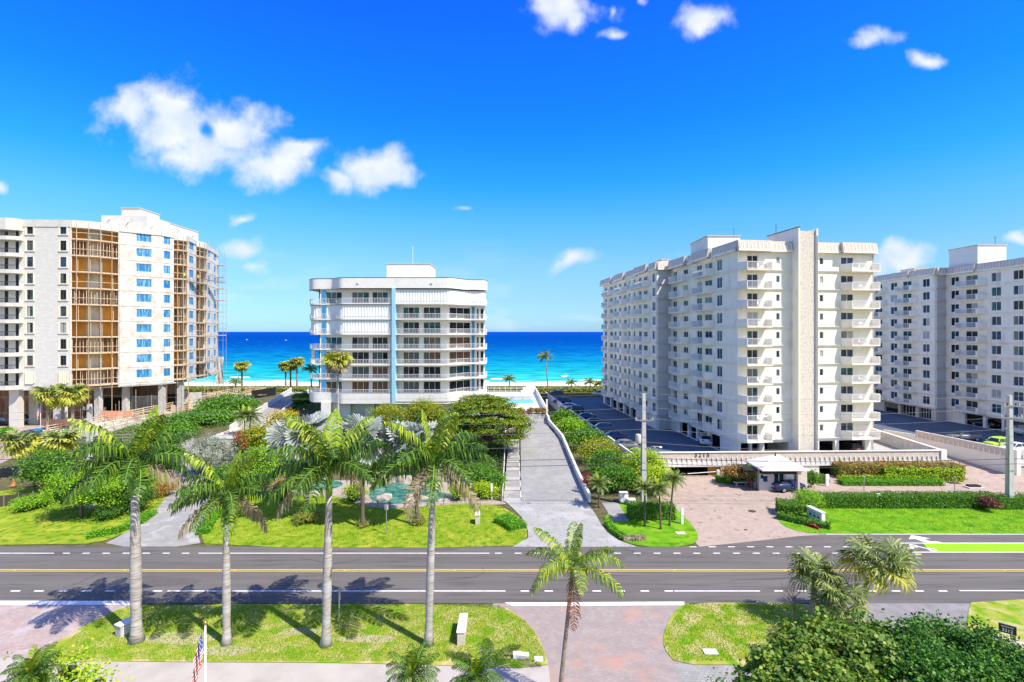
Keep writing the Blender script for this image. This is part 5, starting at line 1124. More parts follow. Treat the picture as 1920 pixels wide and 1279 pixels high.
# balcony furniture on the two front stacks
chm = MB().box(-.25,.25,-.25,.25,.40,.46).mesh('seat', ['shutter']); cbm = MB().box(-.25,.25,.20,.26,.46,.95).mesh('backrest', ['shutter']); clm = MB().box(-.02,.02,-.02,.02,0,.4).mesh('leg', ['shutter'])
tbm = MB().lathe([(.40,.68),(.40,.72)], 10).mesh('table_top', ['shutter']); tlm = MB().lathe([(.04,0),(.04,.68)], 6).mesh('leg', ['shutter'])
ORD = ['lowest','second','third','fourth','fifth','sixth','seventh','eighth','ninth','topmost']
for i, z in enumerate(ZF):
    for side, px in (('left',1424),('right',1612)):
        if (i*7+len(side)) % 3 == 0: continue
        p_ = Ff.loc(Ff.u(px)-.5, z, .75); p_ = (p_[0]+A[0], p_[1]+A[1], p_[2]+DZ)
        t_ = thing('balcony_chair', 'white chair on the %s balcony counted upward, %s of the stair tower' % (ORD[i], side), 'chair', p_, Ff.rz+(.6 if i % 2 else -.4), group='chairs on the front balconies')
        place('seat', chm, t_); place('backrest', cbm, t_)
        for q in ((-.2,-.2),(.2,-.2),(-.2,.2),(.2,.2)): place('leg', clm, t_, (q[0],q[1],0))
        if i % 2:
            p2 = (p_[0]+.8, p_[1]+.1, p_[2]); t_ = thing('balcony_table', 'round white table on the %s balcony counted upward, %s of the tower' % (ORD[i], side), 'table', p2, 0, group='tables on the front balconies'); place('table_top', tbm, t_); place('leg', tlm, t_)
# ---- decks, lots and number wall
sheet('parking_deck', [(17.5,70.2),(60,71.6),(62,92),(62,152),(9.3,152)], 'sealed_asphalt', 0, zfun=lambda y: DZ, breaks=())
sheet('parking_deck', [(62,91),(66,91),(69.7,71),(130,73),(130,152),(62,152)], 'sealed_asphalt', -.004, zfun=lambda y: DZ, breaks=())
sheet('parking_deck', [(45,72),(59.9,72.2),(61.5,91),(52,91),(50,78)], 'pale_concrete', .006, zfun=lambda y: DZ, breaks=())
sheet('parking_deck', [(20,71),(34,71.5),(33,73),(18.5,78)], 'asphalt_old', .004, zfun=lambda y: DZ, breaks=())
def lotline(x0, y0, x1, y1): MB().bar((x0,y0,DZ+.004),(x1,y1,DZ+.004),.11,.004).obj('lane_marking', 'line_white', kind='structure')
for i in range(14):
    y = 80+i*4.6; x = 17.1-(y-74)*.105; lotline(x+.4, y, x+5.2, y+.5)
nw = thing('number_wall', 'beige deck parapet with white posts and the figures 3215', 'wall', (17.5,70,0))
Fw = Fac(nw, (17.5,70,0), (17.5,70.0), (60.1,71.4))
Fw.put('parapet_panel', MB().box(0,Fw.L,-.02,.2,2.15,3.42).mesh('parapet_panel', ['beige_paint']), 0, 0)
Fw.put('parapet_cap', MB().box(0,Fw.L,-.14,.26,3.42,3.5).mesh('parapet_cap', ['cream_paint']), 0, 0)
Fw.put('deck_beam', MB().box(0,Fw.L,-.10,.24,1.5,2.15).mesh('deck_beam', ['white_paint']), 0, 0)
pm = MB().box(0,.13,-.16,-.02,1.8,2.7).mesh('post', ['white_paint'])
for i in range(62): Fw.put('post', pm, .3+i*.69, 0)
Fw.put('corner_pillar', MB().box(0,.8,-.2,.5,0,3.55).mesh('corner_pillar', ['white_paint']), Fw.L-.4, 0)
Fw.put('deck_wall', wall_mesh(None, Fw.L, -.1, 1.5, [(Fw.u(1256),Fw.u(1352),-.05,1.49),(Fw.u(1536),Fw.u(1572),-.05,1.49)], .3, 'cream_paint', 'deck_wall'), 0, 0)
Fw.put('garage_gate', MB().box(0,1.6,.5,.6,-.1,1.4).mesh('garage_gate', ['golden_wood' if 'golden_wood' in MATS else 'plywood']), Fw.u(1330), 0)
def text(body, size, name, m_, par, loc, rot, ext=.02):
    c = bpy.data.curves.new(name, 'FONT'); c.body = body; c.size = size; c.extrude = ext; c.align_x = 'CENTER'; c.align_y = 'CENTER'; c.offset = size*.012; c.space_character = 1.35 if size > .4 else 1.0
    o_ = bpy.data.objects.new(name, c); COL.objects.link(o_); dg = bpy.context.evaluated_depsgraph_get(); me = bpy.data.meshes.new_from_object(o_.evaluated_get(dg)); bpy.data.objects.remove(o_)
    me.materials.clear(); me.materials.append(MATS[m_]); return place(name, me, par, loc, rot=rot)
for i, ch in enumerate('3215'):
    text(ch, .85, 'figure', 'dark_metal', nw, Fw.loc(Fw.u(1304.5+i*7.6), 3.06, .05), (R(90),0,Fw.rz))
MB().prism([(17.8,70.4),(59.8,71.7),(61.4,91),(52,91),(30,74),(27,96),(20,96),(18,78)], 1.3, 1.58).obj('deck_slab', 'pale_concrete', kind='structure')
lw = thing('lot_wall', 'low white wall along the left side of the dark car park', 'wall', (17.5,70,0))
MB().add([(0,0,-.1),(.25,0,-.1),(-8.05,82,-.1),(-8.3,82,-.1),(0,0,2.6),(.25,0,2.6),(-8.05,82,2.6),(-8.3,82,2.6)], [(0,3,2,1),(4,5,6,7),(0,1,5,4),(1,2,6,5),(2,3,7,6),(3,0,4,7)]).obj('wall_panel', 'white_paint', lw)
rw = thing('ramp_wall', 'grey-beige inner wall beside the blue-grey deck, left side of the paved ramp', 'wall', (60.1,71.5,0))
MB().bar((0,0,-.1),(1.6,17,-.1),.3,3.5).obj('wall_panel', 'concrete', rw); MB().bar((1.6,17,-.1),(1.8,40,-.1),.3,3.2).obj('wall_panel', 'concrete', rw)
MB().bar((0,0,3.4),(1.6,17,3.4),.42,.10).obj('wall_cap', 'cream_paint', rw)
rv = thing('ramp_wall', 'long diagonal beige wall with white posts, right side of the paved ramp', 'wall', (69.7,70.6,0))
Fv = Fac(rv, (69.7,70.6,0), (66.0,91.0), (69.7,70.6))
Fv.put('wall_panel', MB().add([(0,0,-.1),(Fv.L,0,-.1),(Fv.L,0,3.6),(6,0,3.6),(6,0,2.9),(0,0,2.6),(0,.25,-.1),(Fv.L,.25,-.1),(Fv.L,.25,3.6),(6,.25,3.6),(6,.25,2.9),(0,.25,2.6)], [(0,1,2,3,4,5),(11,10,9,8,7,6),(0,6,7,1),(1,7,8,2),(2,8,9,3),(3,9,10,4),(4,10,11,5),(5,11,6,0)]).mesh('wall_panel', ['cream_paint']), 0, 0)
Fv.put('parapet_panel', MB().box(6,Fv.L,-.05,-.002,2.5,3.55).mesh('parapet_panel', ['beige_paint']), 0, 0)
pm2 = MB().box(0,.12,-.12,-.05,2.5,3.1).mesh('post', ['cream_paint'])
for i in range(20): Fv.put('post', pm2, 6.4+i*.72, 0)
rv2 = thing('number_wall', 'beige deck parapet with white posts at the right edge above the red hedge', 'wall', (69.7,70.6,0))
Fx = Fac(rv2, (69.7,70.6,0), (69.7,70.6), (110,72)); Fx.put('wall_panel', MB().box(.3,Fx.L,0,.25,-.1,3.5).mesh('wall_panel', ['beige_paint']), 0, 0)
Fx.put('deck_beam', MB().box(.3,Fx.L,-.14,0,1.5,2.4).mesh('deck_beam', ['white_paint']), 0, 0); Fx.put('corner_pillar', MB().box(-.3,.3,-.2,.4,-.1,3.7).mesh('corner_pillar', ['cream_paint']), 0, 0)
for i in range(14): Fx.put('post', pm, .7+i*.69, .4)
sheet('paved_ramp', [(60.4,69.0),(69.4,69.0),(69.5,71),(65.9,91),(62.0,91),(60.4,71.5)], 'paver_pink', .03, zfun=lambda y: 0 if y < 71.5 else min(1.6,(y-71.5)*1.6/19.5), breaks=(71.5,))
hedge('red-brown croton hedge at the right edge under the deck parapet', [(71.5,68.6),(78,68.8),(90,69)], 1.6, 2.0, 'croton', n=50, L=.2, W=.15, rgh=.09, rough=True)

# ---- middle white block with wavy balconies and pale blue pilaster
BX, BY, BZ = -22.0, 101.0, 2.4
t2 = thing('apartment_block', 'white seven storey block with wavy balconies and a pale blue pilaster', 'building', (BX,BY,BZ)); b2 = (BX,BY,BZ)
def PP(l): return [(K(px)*d, d) for px, d in l]
LW = smooth_line(PP([(581,109),(581.5,105),(584,103.6),(592,103.1),(618,103.1),(627,102.8),(633,101.6),(640,101),(650,101),(735,101)]), 2)
RW = smooth_line(PP([(742,101),(835,101),(846,101.3),(858,102.8),(868,104.4),(878,105.2),(900,105.4),(908,105.8),(912,107),(913,109)]), 2)
BK = [(XD(905,128)-1,127),(XD(600,128)+5,127)]
FZ = [7.6,10.6,13.55,16.55,19.6,22.6,25.65]; RZB, RZT = 28.6, 30.65
def loc2(pts): return [(x-BX, y-BY) for x, y in pts]
def wavy(name, path, z0, z1, m_, off=0, th_=.12):
    P_ = [Vector(p) for p in path]; mb = MB(); N_ = []
    for i in range(len(P_)):
        d = (P_[min(i+1,len(P_)-1)]-P_[max(i-1,0)]).normalized(); N_.append(Vector((d.y,-d.x)))
    o_ = [p+n*off for p, n in zip(P_, N_)]; q = [p+n*(off-th_) for p, n in zip(P_, N_)]
    n = len(P_); v_ = [(a.x-BX,a.y-BY,z0-BZ) for a in o_]+[(a.x-BX,a.y-BY,z1-BZ) for a in o_]+[(a.x-BX,a.y-BY,z0-BZ) for a in q]+[(a.x-BX,a.y-BY,z1-BZ) for a in q]
    f = []
    for i in range(n-1): f += [(i,i+1,n+i+1,n+i),(2*n+i+1,2*n+i,3*n+i,3*n+i+1),(n+i,n+i+1,3*n+i+1,3*n+i),(2*n+i,2*n+i+1,i+1,i)]
    f += [(0,n,3*n,2*n),(n-1,3*n-1,4*n-1,2*n-1)]
    return mb.add(v_, f).obj(name, m_, t2)
def along(path, step):
    o_ = []; acc_ = 0
    for a, b in zip(path, path[1:]):
        a, b = Vector(a), Vector(b); l = (b-a).length; t_ = (step-acc_) % step
        while t_ < l: o_.append((a+(b-a)*t_/l, (b-a).normalized())); t_ += step
        acc_ = (acc_+l) % step
    return o_
full = LW+RW
for z in FZ: MB().prism(loc2(full+BK), z-BZ-.22, z-BZ).obj('floor_slab', 'white_paint', t2)
MB().prism(loc2(full+BK), 5.75-BZ, 6.0-BZ).obj('floor_slab', 'white_paint', t2)
wavy('fascia', LW, 5.8, 7.75, 'white_paint', .06, .25); wavy('fascia', RW, 6.2, 7.75, 'white_paint', .06, .25)
wavy('roof_fascia', full, RZB, RZT, 'white_paint', .12, .4); MB().prism(loc2(full+BK), RZB-BZ+.2, RZB-BZ+.9).obj('roof', 'pale_concrete', t2)
wavy('roof_trim', full, RZT, RZT+.08, 'dark_metal', .16, .5)
closed = {('L',4),('L',5),('R',6)}
for fi, z in enumerate(FZ):
    for side, path in (('L',LW),('R',RW)):
        mb = MB()
        for a, b in zip(path, path[1:]):
            for zz, tt in ((.96,.055),(.10,.04)): mb.bar((a[0]-BX,a[1]-BY,z-BZ+zz), (b[0]-BX,b[1]-BY,z-BZ+zz), .06, tt)
        for p, d in along(path, .30): mb.bar((p.x-BX-d.x*.025,p.y-BY-d.y*.025,z-BZ+.12), (p.x-BX+d.x*.025,p.y-BY+d.y*.025,z-BZ+.12), .04, .86)
        mb.obj('railing', 'white_metal', t2)
        if (side, fi) in closed:
            sl_ = MB(); pts = along(path[2:] if side == 'L' else path, .28); o_ = []
            for i, (p, d) in enumerate(pts): n = Vector((d.y,-d.x)); q = p+n*(-.22-(.11 if i % 2 else 0)); o_.append((q.x-BX,q.y-BY))
            v_ = [(x,y,z-BZ) for x, y in o_]+[(x,y,z-BZ+2.7) for x, y in o_]; n = len(o_)
            sl_.add(v_, [(i,i+1,n+i+1,n+i) for i in range(n-1)]); sl_.obj('accordion_shutter', 'shutter', t2)
GW = ['glass_dark','glass_dark','glass_teal','glass_curtain']; BR = ['glass_brown','glass_brown','glass_brown','glass_curtain']
FB = Fac(t2, b2, (XD(598,103.4),103.4), (XD(735,103.4),103.4)); FC = Fac(t2, b2, (XD(742,103.4),103.4), (XD(838,103.4),103.4)); FD = Fac(t2, b2, (XD(838,103.4),103.4), (XD(893,108.6),108.6)); FE = Fac(t2, b2, (XD(893,108.6),108.6), (XD(909,109.5),109.5))
FS = Fac(t2, b2, (XD(598,103.4)+.0,112), (XD(598,103.4),103.4)); FS2 = Fac(t2, b2, (XD(909,109.5),109.5), (XD(905,128),127)); FS3 = Fac(t2, b2, (XD(598,103.4)+4,127), (XD(598,103.4),112))
cl = {'B':[(611,641,3),(660,692,3),(698,727,3)], 'C':[(756,786,3),(794,826,3)], 'D':[(843,882,3)], 'E':[(894,898,1),(901,907,1)]}
for F_, key in ((FB,'B'),(FC,'C'),(FD,'D'),(FE,'E')):
    holes = []
    for z in FZ:
        for a, b, n in cl[key]: holes.append((F_.u(a), F_.u(b), z+.06, z+2.35))
    F_.put('wall', wall_mesh(None, F_.L, 6.0, RZB, holes, .25, 'white_paint'), 0, 0)
    for fi, z in enumerate(FZ):
        brown = (key in 'B' and fi in (0,1)) or (key in 'CD' and fi in (2,3))
        for a, b, n in cl[key]:
            gl_ = random.choice(BR if brown else GW)
            f = place('window', win_mesh(F_.u(b)-F_.u(a), 2.29, n, 'white_metal'), t2, F_.loc(F_.u(a), z+.06), F_.rz)
            w_ = (F_.u(b)-F_.u(a))/n
            for i in range(n): place('pane', pane_mesh(w_, 2.29, gl_ if random.random() < .75 else random.choice(BR if brown else GW)), f, (w_*i, 0, 0))
for F_ in (FS, FS2, FS3): F_.put('wall', wall_mesh(None, F_.L, 2.3 if F_ is not FS else 6.0, RZB, [], .2, 'white_paint'), 0, 0)
core(t2, b2, inset([(XD(598,103.4),103.4),(XD(838,103.4),103.4),(XD(893,108.6),108.6),(XD(909,109.5),109.5),(XD(905,128),127),(XD(598,103.4)+4,127),(XD(598,103.4),112)], .27), 2.3, RZB, 'white_paint')
for px, d_ in ((604,103.2),): 
    for z in FZ: MB().box(0,.75,0,.18,.02,2.6).obj('blue_panel', 'deep_blue_paint', t2, (XD(px,d_)-BX, d_-BY, z-BZ))
for z in FZ: FD.put('blue_panel', MB().box(0,.7,-.1,-.01,.02,2.6).mesh('blue_panel', ['deep_blue_paint']), FD.u(884.5), z)
MB().box(XD(735.3,101)-BX, XD(741.7,101)-BX, -.35, 2.3, 5.8-BZ, RZB-BZ).obj('pilaster', 'sky_blue_paint', t2)
for px in (612,650,694,738,790,835): MB().box(-.9,.9,-.4,.4,0,3.4).obj('column', 'white_paint', t2, (XD(px,103)-BX, 2.0, 0))
for px in (588,): MB().box(-.3,.3,-.3,.3,0,2.95).obj('column', 'white_paint', t2, (XD(px,104.2)-BX, 3.3, FZ[2]-BZ))
rbox(t2, b2, XD(725,110), XD(806,110), 110, 118, RZT-1, 20+127*110/960)
MB().box(0,2,-.02,0,0,1.9).obj('door', 'shutter', t2, (XD(750,110)-BX, 9-.03, RZT-BZ-.3))
MB().tube([(0,0,0),(0,0,4.2)], .05, 5).obj('antenna', 'white_metal', t2, (XD(774,112)-BX, 11, 20+127*110/960-BZ))
for px in (671,809): MB().box(-.22,.22,-.1,0,-.12,.12).obj('wall_vent', 'concrete', t2, (XD(px,101)-BX, -.13, 29.5-BZ))

# ---- long white garage ramp and low white building at the left
gr_ = thing('garage_ramp', 'long white walled ramp with grey surface left of the middle block', 'ramp', (-50,88,2.4))
MB().add([(1.5,0,-.3),(6,0,-.3),(-6,53,-.3),(-11,53,-.3),(1.5,0,.5),(6,0,.5),(-6,53,1.0),(-11,53,1.0)], [(0,3,2,1),(4,5,6,7),(0,1,5,4),(1,2,6,5),(2,3,7,6),(3,0,4,7)]).obj('ramp_surface', 'grey_drive', gr_)
for o_, zz in ((1.4,1.5),(6.1,1.0)):
    MB().add([(o_,0,-.3),(o_+.3,0,-.3),(o_+.3-12.3,53,-.3),(o_-12.3,53,-.3),(o_,0,zz),(o_+.3,0,zz),(o_+.3-12.3,53,zz+.7),(o_-12.3,53,zz+.7)], [(0,3,2,1),(4,5,6,7),(0,1,5,4),(1,2,6,5),(2,3,7,6),(3,0,4,7)]).obj('wall_panel', 'white_paint', gr_)
lb = thing('pool_house', 'low white flat-roofed building with pale grey roof among the trees', 'building', (-45.5,77,TL(77)))
MB().box(0,6.2,0,7.5,-.2,3.0).obj('wall', 'white_paint', lb); MB().box(.3,5.9,.3,7.2,3.0,3.03).obj('roof', 'pale_concrete', lb)
for q in [(-.1,6.3,-.1,.25),(-.1,6.3,7.25,7.6)]: MB().box(q[0],q[1],q[2],q[3],3.0,3.25).obj('parapet', 'white_paint', lb)
for q in [(-.1,.25),(5.95,6.3)]: MB().box(q[0],q[1],.25,7.25,3.0,3.25).obj('parapet', 'white_paint', lb)
add_window(lb, (3.2,-.13,.9), 0, 1.6, 1.3, 2); add_window(lb, (1.0,-.13,.9), 0, 1.2, 1.3, 2)

# ---- block under repair at the left
t1 = thing('apartment_block', 'tall white block at the left under repair, with plywood bays and blue filmed windows', 'building', (-80,93.6,2.4)); b1 = (-80,93.6,2.4)
Z1 = [10.06+3.01*i for i in range(10)]; ZR = 40.4
def XY(px, d): return (K(px)*d, d)
pA, pB = (-112,92.9), XY(132.5,93.9); pC0, pC = XY(166,95.9), XY(224,99.6); pD = XY(302,104.0); pE = XY(326,106.6); pF = XY(352,110); pG = XY(368,115); pH = XY(387,121); pI = XY(400,127); pJ = XY(409,133)
W1 = Fac(t1, b1, pA, pB)
holes = []
for z in Z1: holes += [(W1.u(50.5), W1.u(62), z+.75, z+2.55), (W1.u(113), W1.u(124.5), z+.75, z+2.55)]
zb = [(W1.u(-4), W1.u(10)), (W1.u(29), W1.u(35))]
for z in Z1:
    for a, b in [(8.5,15.5),(29,35.5)]: holes.append((W1.u(a), W1.u(b), z+.05, z+2.35))
W1.put('wall', wall_mesh(None, W1.L, 9.3, ZR, holes, .28, 'pale_brick_paint'), 0, 0)
for i, z in enumerate(Z1):
    for a, b in ((50.5,62),(113,124.5)):
        u0, u1 = W1.u(a), W1.u(b)
        if i == 0:
            sh = MB(); n = 9; pts = [(u0-.25+(u1-u0+.5)*k_/n, -.16-(.07 if k_ % 2 else 0)) for k_ in range(n+1)]
            sh.add([(x,y,.4) for x, y in pts]+[(x,y,2.75) for x, y in pts], [(k_,k_+1,n+2+k_,n+1+k_) for k_ in range(n)]); W1.put('storm_shutter', sh.mesh('storm_shutter', ['cream_shutter']), 0, z)
        add_window(t1, W1.loc(u0,z+.75), W1.rz, u1-u0, 1.8, 2, 'dark_metal')
        W1.put('window_trim', MB().box(u0-.3,u0-.02,-.05,0,.6,2.6).box(u1+.02,u1+.3,-.05,0,.6,2.6).mesh('window_trim', ['cream_shutter']), 0, z)
        W1.put('sill', MB().box(u0-.35,u1+.35,-.12,0,.5,.62).mesh('sill', ['beige_paint']), 0, z)
    for a, b in [(8.5,15.5),(29,35.5)]: add_window(t1, W1.loc(W1.u(a),z+.05), W1.rz, W1.u(b)-W1.u(a), 2.3, 1, 'dark_metal', gl='glass_dark')
    e = W1.u(43.5); s0 = W1.u(-60)
    pl = [(s0,-.02),(s0,-1.6),(e-1.6,-1.6),(e-.2,-1.15),(e,-.9),(e,-.02)]
    W1.put('balcony', MB().prism(pl, -.55, .12).mesh('balcony', ['warm_white_paint']), 0, z)
    r_ = MB(); q = [(s0,-1.55),(e-1.6,-1.55),(e-.3,-1.15)]
    for a, b in zip(q, q[1:]):
        r_.bar((a[0],a[1],.85),(b[0],b[1],.85),.10,.1); 
        nn = int(abs(b[0]-a[0])/.3)+1
        for k_ in range(nn): x = a[0]+(b[0]-a[0])*k_/nn; y = a[1]+(b[1]-a[1])*k_/nn; r_.box(x,x+.04,y-.02,y+.02,.12,.85)
    W1.put('railing', r_.mesh('railing', ['dark_metal']), 0, z)
W1.put('roof_band', MB().prism([(W1.u(-60),-.02),(W1.u(-60),-1.6),(W1.u(43)-1.6,-1.6),(W1.u(43),-.9),(W1.u(43),-.02)], ZR-2.0, ZR+.1).mesh('roof_band', ['warm_white_paint']), 0, 0)
W1.put('roof_band', MB().box(W1.u(43),W1.L,-.1,-.01,ZR-1.2,ZR+.1).mesh('roof_band', ['warm_white_paint']), 0, 0)
# plywood bay
def bay(pa, pb, dep, zs, zlast, nposts, seed, bow=.0, slabm='lumber', backm=('plywood','brown_board'), pat=None):
    """open bay with projecting floor slabs, boarded back wall and shoring posts"""
    Fb = Fac(t1, b1, pa, pb); L = Fb.L; r_ = random.Random(seed)
    Fb.put('bay_side', MB().box(-.12,.0,0,dep+.0,9.3,ZR-1).mesh('bay_side', ['rough_concrete']), 0, 0); Fb.put('bay_side', MB().box(L,L+.12,0,dep,9.3,ZR-1).mesh('bay_side', ['rough_concrete']), 0, 0)
    front = [(L*i/8, -bow*math.sin(math.pi*i/8)) for i in range(9)]
    slab = MB().prism([(0,dep-.02)]+front+[(L,dep-.02)], -.2, .05).mesh('floor_slab', [slabm])
    for i, z in enumerate(zs+[zs[-1]+3.01]):
        if i < len(zs): Fb.put('floor_slab', slab, 0, z)
        if i == len(zs): break
        bm_ = pat[i % len(pat)] if pat else backm[i % 2]
        wdt = L/3
        for k_ in range(3):
            if k_ == 1 and L > 5: Fb.put('pier', MB().box(wdt*1.2,wdt*1.75,dep-.5,dep-.03,.05,2.8).mesh('pier', ['rough_concrete']), 0, z); continue
            Fb.put('plywood_sheet', MB().box(wdt*k_+.1,wdt*(k_+1)-.1,dep-.16,dep-.06,.05,2.75).mesh('plywood_sheet', [bm_]), 0, z)
        po_ = MB(); nn = nposts if bm_ != 'plywood' else max(2, nposts//3)
        for k_ in range(nn):
            x = L*(k_+.5)/nn+r_.uniform(-.15,.15); y = -bow*math.sin(math.pi*x/L)+.15+r_.uniform(0,.6)
            po_.box(x-.04,x+.04,y,y+.08,.05,2.8)
        if bm_ != 'plywood' or r_.random() < .5:
            for a, b in zip(front, front[1:]): po_.bar((a[0],a[1]+.1,1.1),(b[0],b[1]+.1,1.1),.05,.09)
        Fb.put('shoring', po_.mesh('shoring', ['lumber']), 0, z)
    Fb.put('bay_roof', MB().prism([(-.1,dep)]+[(x,y-.15) for x, y in front]+[(L+.1,dep)], ZR-1.25, ZR+.1).mesh('bay_roof', ['warm_white_paint']), 0, 0)
    Fb.put('back_wall', MB().box(0,L,dep-.04,dep+.2,9.3,ZR).mesh('back_wall', ['rough_concrete']), 0, 0)
    for k_ in range(4):
        x = L*(k_+.4)/4; y = -bow*math.sin(math.pi*x/L)-.25; Fb.put('scaffold_pole', MB().tube([(x,y,3 if k_ % 2 else 9),(x,y,ZR-.3)], .045, 5).mesh('scaffold_pole', ['lumber']), 0, 0)
    return Fb
PT = ['brown_board','plywood','brown_board','plywood','brown_board','plywood','brown_board','plywood','brown_board','plywood']
PT = ['brown_board','plywood','brown_board','plywood','plywood','brown_board','plywood','plywood','brown_board','plywood']
bay(XY(134,94.0), XY(222,98.6), 2.6, Z1, 0, 14, 3, bow=.9, pat=PT)
W2 = Fac(t1, b1, pC, pD); W3 = Fac(t1, b1, pD, pE); W4 = Fac(t1, b1, pF, pG); W5 = Fac(t1, b1, pH, pI)
def rough_wall(Fq, wins, glm='blue_film', n=3):
    holes = [(max(.1,Fq.u(a)), min(Fq.L-.1,Fq.u(b)), z+.85, z+2.4) for z in Z1 for a, b in wins]
    Fq.put('wall', wall_mesh(None, Fq.L, 9.3, ZR, holes, .25, 'rough_concrete'), 0, 0)
    for z in Z1:
        for a, b in wins: u0, u1 = max(.1,Fq.u(a)), min(Fq.L-.1,Fq.u(b)); f = place('window', win_mesh(u1-u0,1.55,n,'blue_film'), t1, Fq.loc(u0,z+.85), Fq.rz); place('pane', pane_mesh(u1-u0,1.55,glm), f)
    bm_ = MB().box(0,Fq.L,-.05,0,-.1,.03).mesh('floor_band', ['rough_concrete'])
    for z in Z1: Fq.put('floor_band', bm_, 0, z)
    Fq.put('roof_band', MB().box(0,Fq.L,-.15,-.01,ZR-.9,ZR+.1).mesh('roof_band', ['warm_white_paint']), 0, 0)
rough_wall(W2, [(256,284)]); rough_wall(W3, [(307,319)], n=2); rough_wall(W4, [(355,363)], n=2); rough_wall(W5, [(389,394)], n=2)
bay(pE, pF, 2.2, Z1, 0, 7, 5, bow=1.0, pat=['brown_board','plywood']); bay(pG, pH, 2.0, Z1, 0, 6, 6, bow=.8, pat=['brown_board','plywood','plywood'])
W6 = Fac(t1, b1, pI, pJ); rough_wall(W6, [(401,405)], n=1)
P1 = [(-112,93.2),(K(132)*94,94.2),(K(134)*97,97),(K(222)*101.5,101.5),(pD[0]-.4,pD[1]+.3),(pE[0]-.4,pE[1]),(pE[0]-2.6,pE[1]+1.0),(pF[0]-2.6,pF[1]),(pG[0]-.5,pG[1]),(pG[0]-2.6,pG[1]+.5),(pH[0]-2.5,pH[1]),(pI[0]-.4,pI[1]),(pJ[0]-.4,pJ[1]),(-95,134),(-112,120)]
core(t1, b1, P1, 9.3, ZR-.1, 'rough_concrete'); 
core(t1, b1, [(-112,98),(-84,98),(-84,112),(-80,125),(-95,132),(-112,120)], 2.3, 9.3, 'brown_board')
MB().prism([(x+80,y-93.6) for x, y in [(-112,93.0),pB,pC0,pC,pD,pE,pF,pG,pH,pI,pJ,(-95,134),(-112,120)]], 6.85, 7.1).obj('podium_ceiling', 'rough_concrete', t1)
for px, d_ in [(25,93.5),(62,97),(108,93.5),(118,99),(180,97),(232,101.5),(300,104.5),(335,108),(-30,93.5)]:
    MB().box(-(.9 if px < 130 else .45),(.9 if px < 130 else .45),-.5,.5,0,6.9).obj('column', 'warm_white_paint' if px < 130 else 'concrete', t1, (XD(px,d_)+80, d_-93.0, 0))
# far end scaffold with hanging drape
for i in range(3,10):
    MB().box(0,2.2,0,1.6,-.12,.08).obj('scaffold_deck', 'lumber', t1, (pJ[0]+80-.1, pJ[1]-93.6-1.5, Z1[i]-2.4))
sc_ = MB()
for x, y in ((0,0),(2.1,0),(2.1,-1.5),(0,-1.5)): sc_.tube([(x,y,2),(x,y,Z1[9]+2)], .05, 5)
for z in Z1[2:]: sc_.tube([(0,-1.5,z-1.3),(2.1,-1.5,z-1.3)], .04, 4); sc_.tube([(2.1,-1.5,z-1.3),(2.1,0,z-1.3)], .04, 4)
sc_.obj('scaffold_frame', 'steel', t1, (pJ[0]+80, pJ[1]-93.6, -2.4))
dr = MB(); g_ = [[(.3+1.9*i/6+.15*math.sin(j*1.3+i), -1.6-.25*math.sin(i*1.9+j*.7), 4.2+j*1.0) for i in range(7)] for j in range(8)]
dr.add([p for row in g_ for p in row], [(j*7+i,j*7+i+1,(j+1)*7+i+1,(j+1)*7+i) for j in range(7) for i in range(6)]); dr.obj('drape', 'concrete', t1, (pJ[0]+80, pJ[1]-93.6, 0), smooth=True)
# roof structures
rbox(t1, b1, XD(190,105), XD(276,105), 105, 112, ZR-.5, 20+218*105/960, 'warm_white_paint', 'roof_canopy', False); rbox(t1, b1, XD(228,107), XD(262,107), 107, 113, ZR, 20+231*107/960, 'warm_white_paint'); rbox(t1, b1, XD(268,118), XD(312,118), 118, 130, ZR-.3, ZD(417,118), 'pale_brick_paint')
for i in range(7): MB().tube([(0,0,0),(1.4,-.8,.9)], .07, 5).tube([(1.4,-.8,.9),(1.5,-.9,-.9)], .02, 4).obj('roof_davit', 'lumber', t1, ([XD(px,d) for px, d in ((200,97.5),(235,100),(280,104),(330,108),(358,114),(385,121),(402,128))][i]+80-.6, [97.5,100,104,108,114,121,128][i]-93.6+.6, ZR-2.3))
def stage(label, px0, px1, py, d0, d1):
    x0, x1 = XD(px0,d0)+1.2, XD(px1,d1)+1.2; zz = ZD(py,(d0+d1)/2); s_ = thing('swing_stage', label, 'scaffold', (x0,d0,zz)); ex, ey = x1-x0, d1-d0
    MB().bar((0,0,0),(ex,ey,0),.8,.12).obj('platform', 'steel', s_); rr = MB()
    for k_ in (.5,1.05): rr.tube([(0.4,-.35,k_),(ex+.4,ey-.35,k_)], .04, 5)
    for i in range(7): rr.tube([(.4+ex*i/6,-.35+ey*i/6,0),(.4+ex*i/6,-.35+ey*i/6,1.05)], .03, 4)
    rr.obj('guard_rail', 'steel', s_)
    for i in (0,1): MB().tube([(.2+ex*i,ey*i,0),(.2+ex*i,ey*i,ZR-zz)], .018, 4).obj('hoist_rope', 'dark_metal', s_)
    return x0, zz
SX, SZ = stage('upper swing stage with two workers outside the plywood bay', 327, 372, 530, 108, 116)
stage('farther swing stage hanging near the seaward corner', 376, 410, 528, 119, 128); stage('low swing stage near the bottom of the seaward bay', 362, 400, 680, 114, 124)
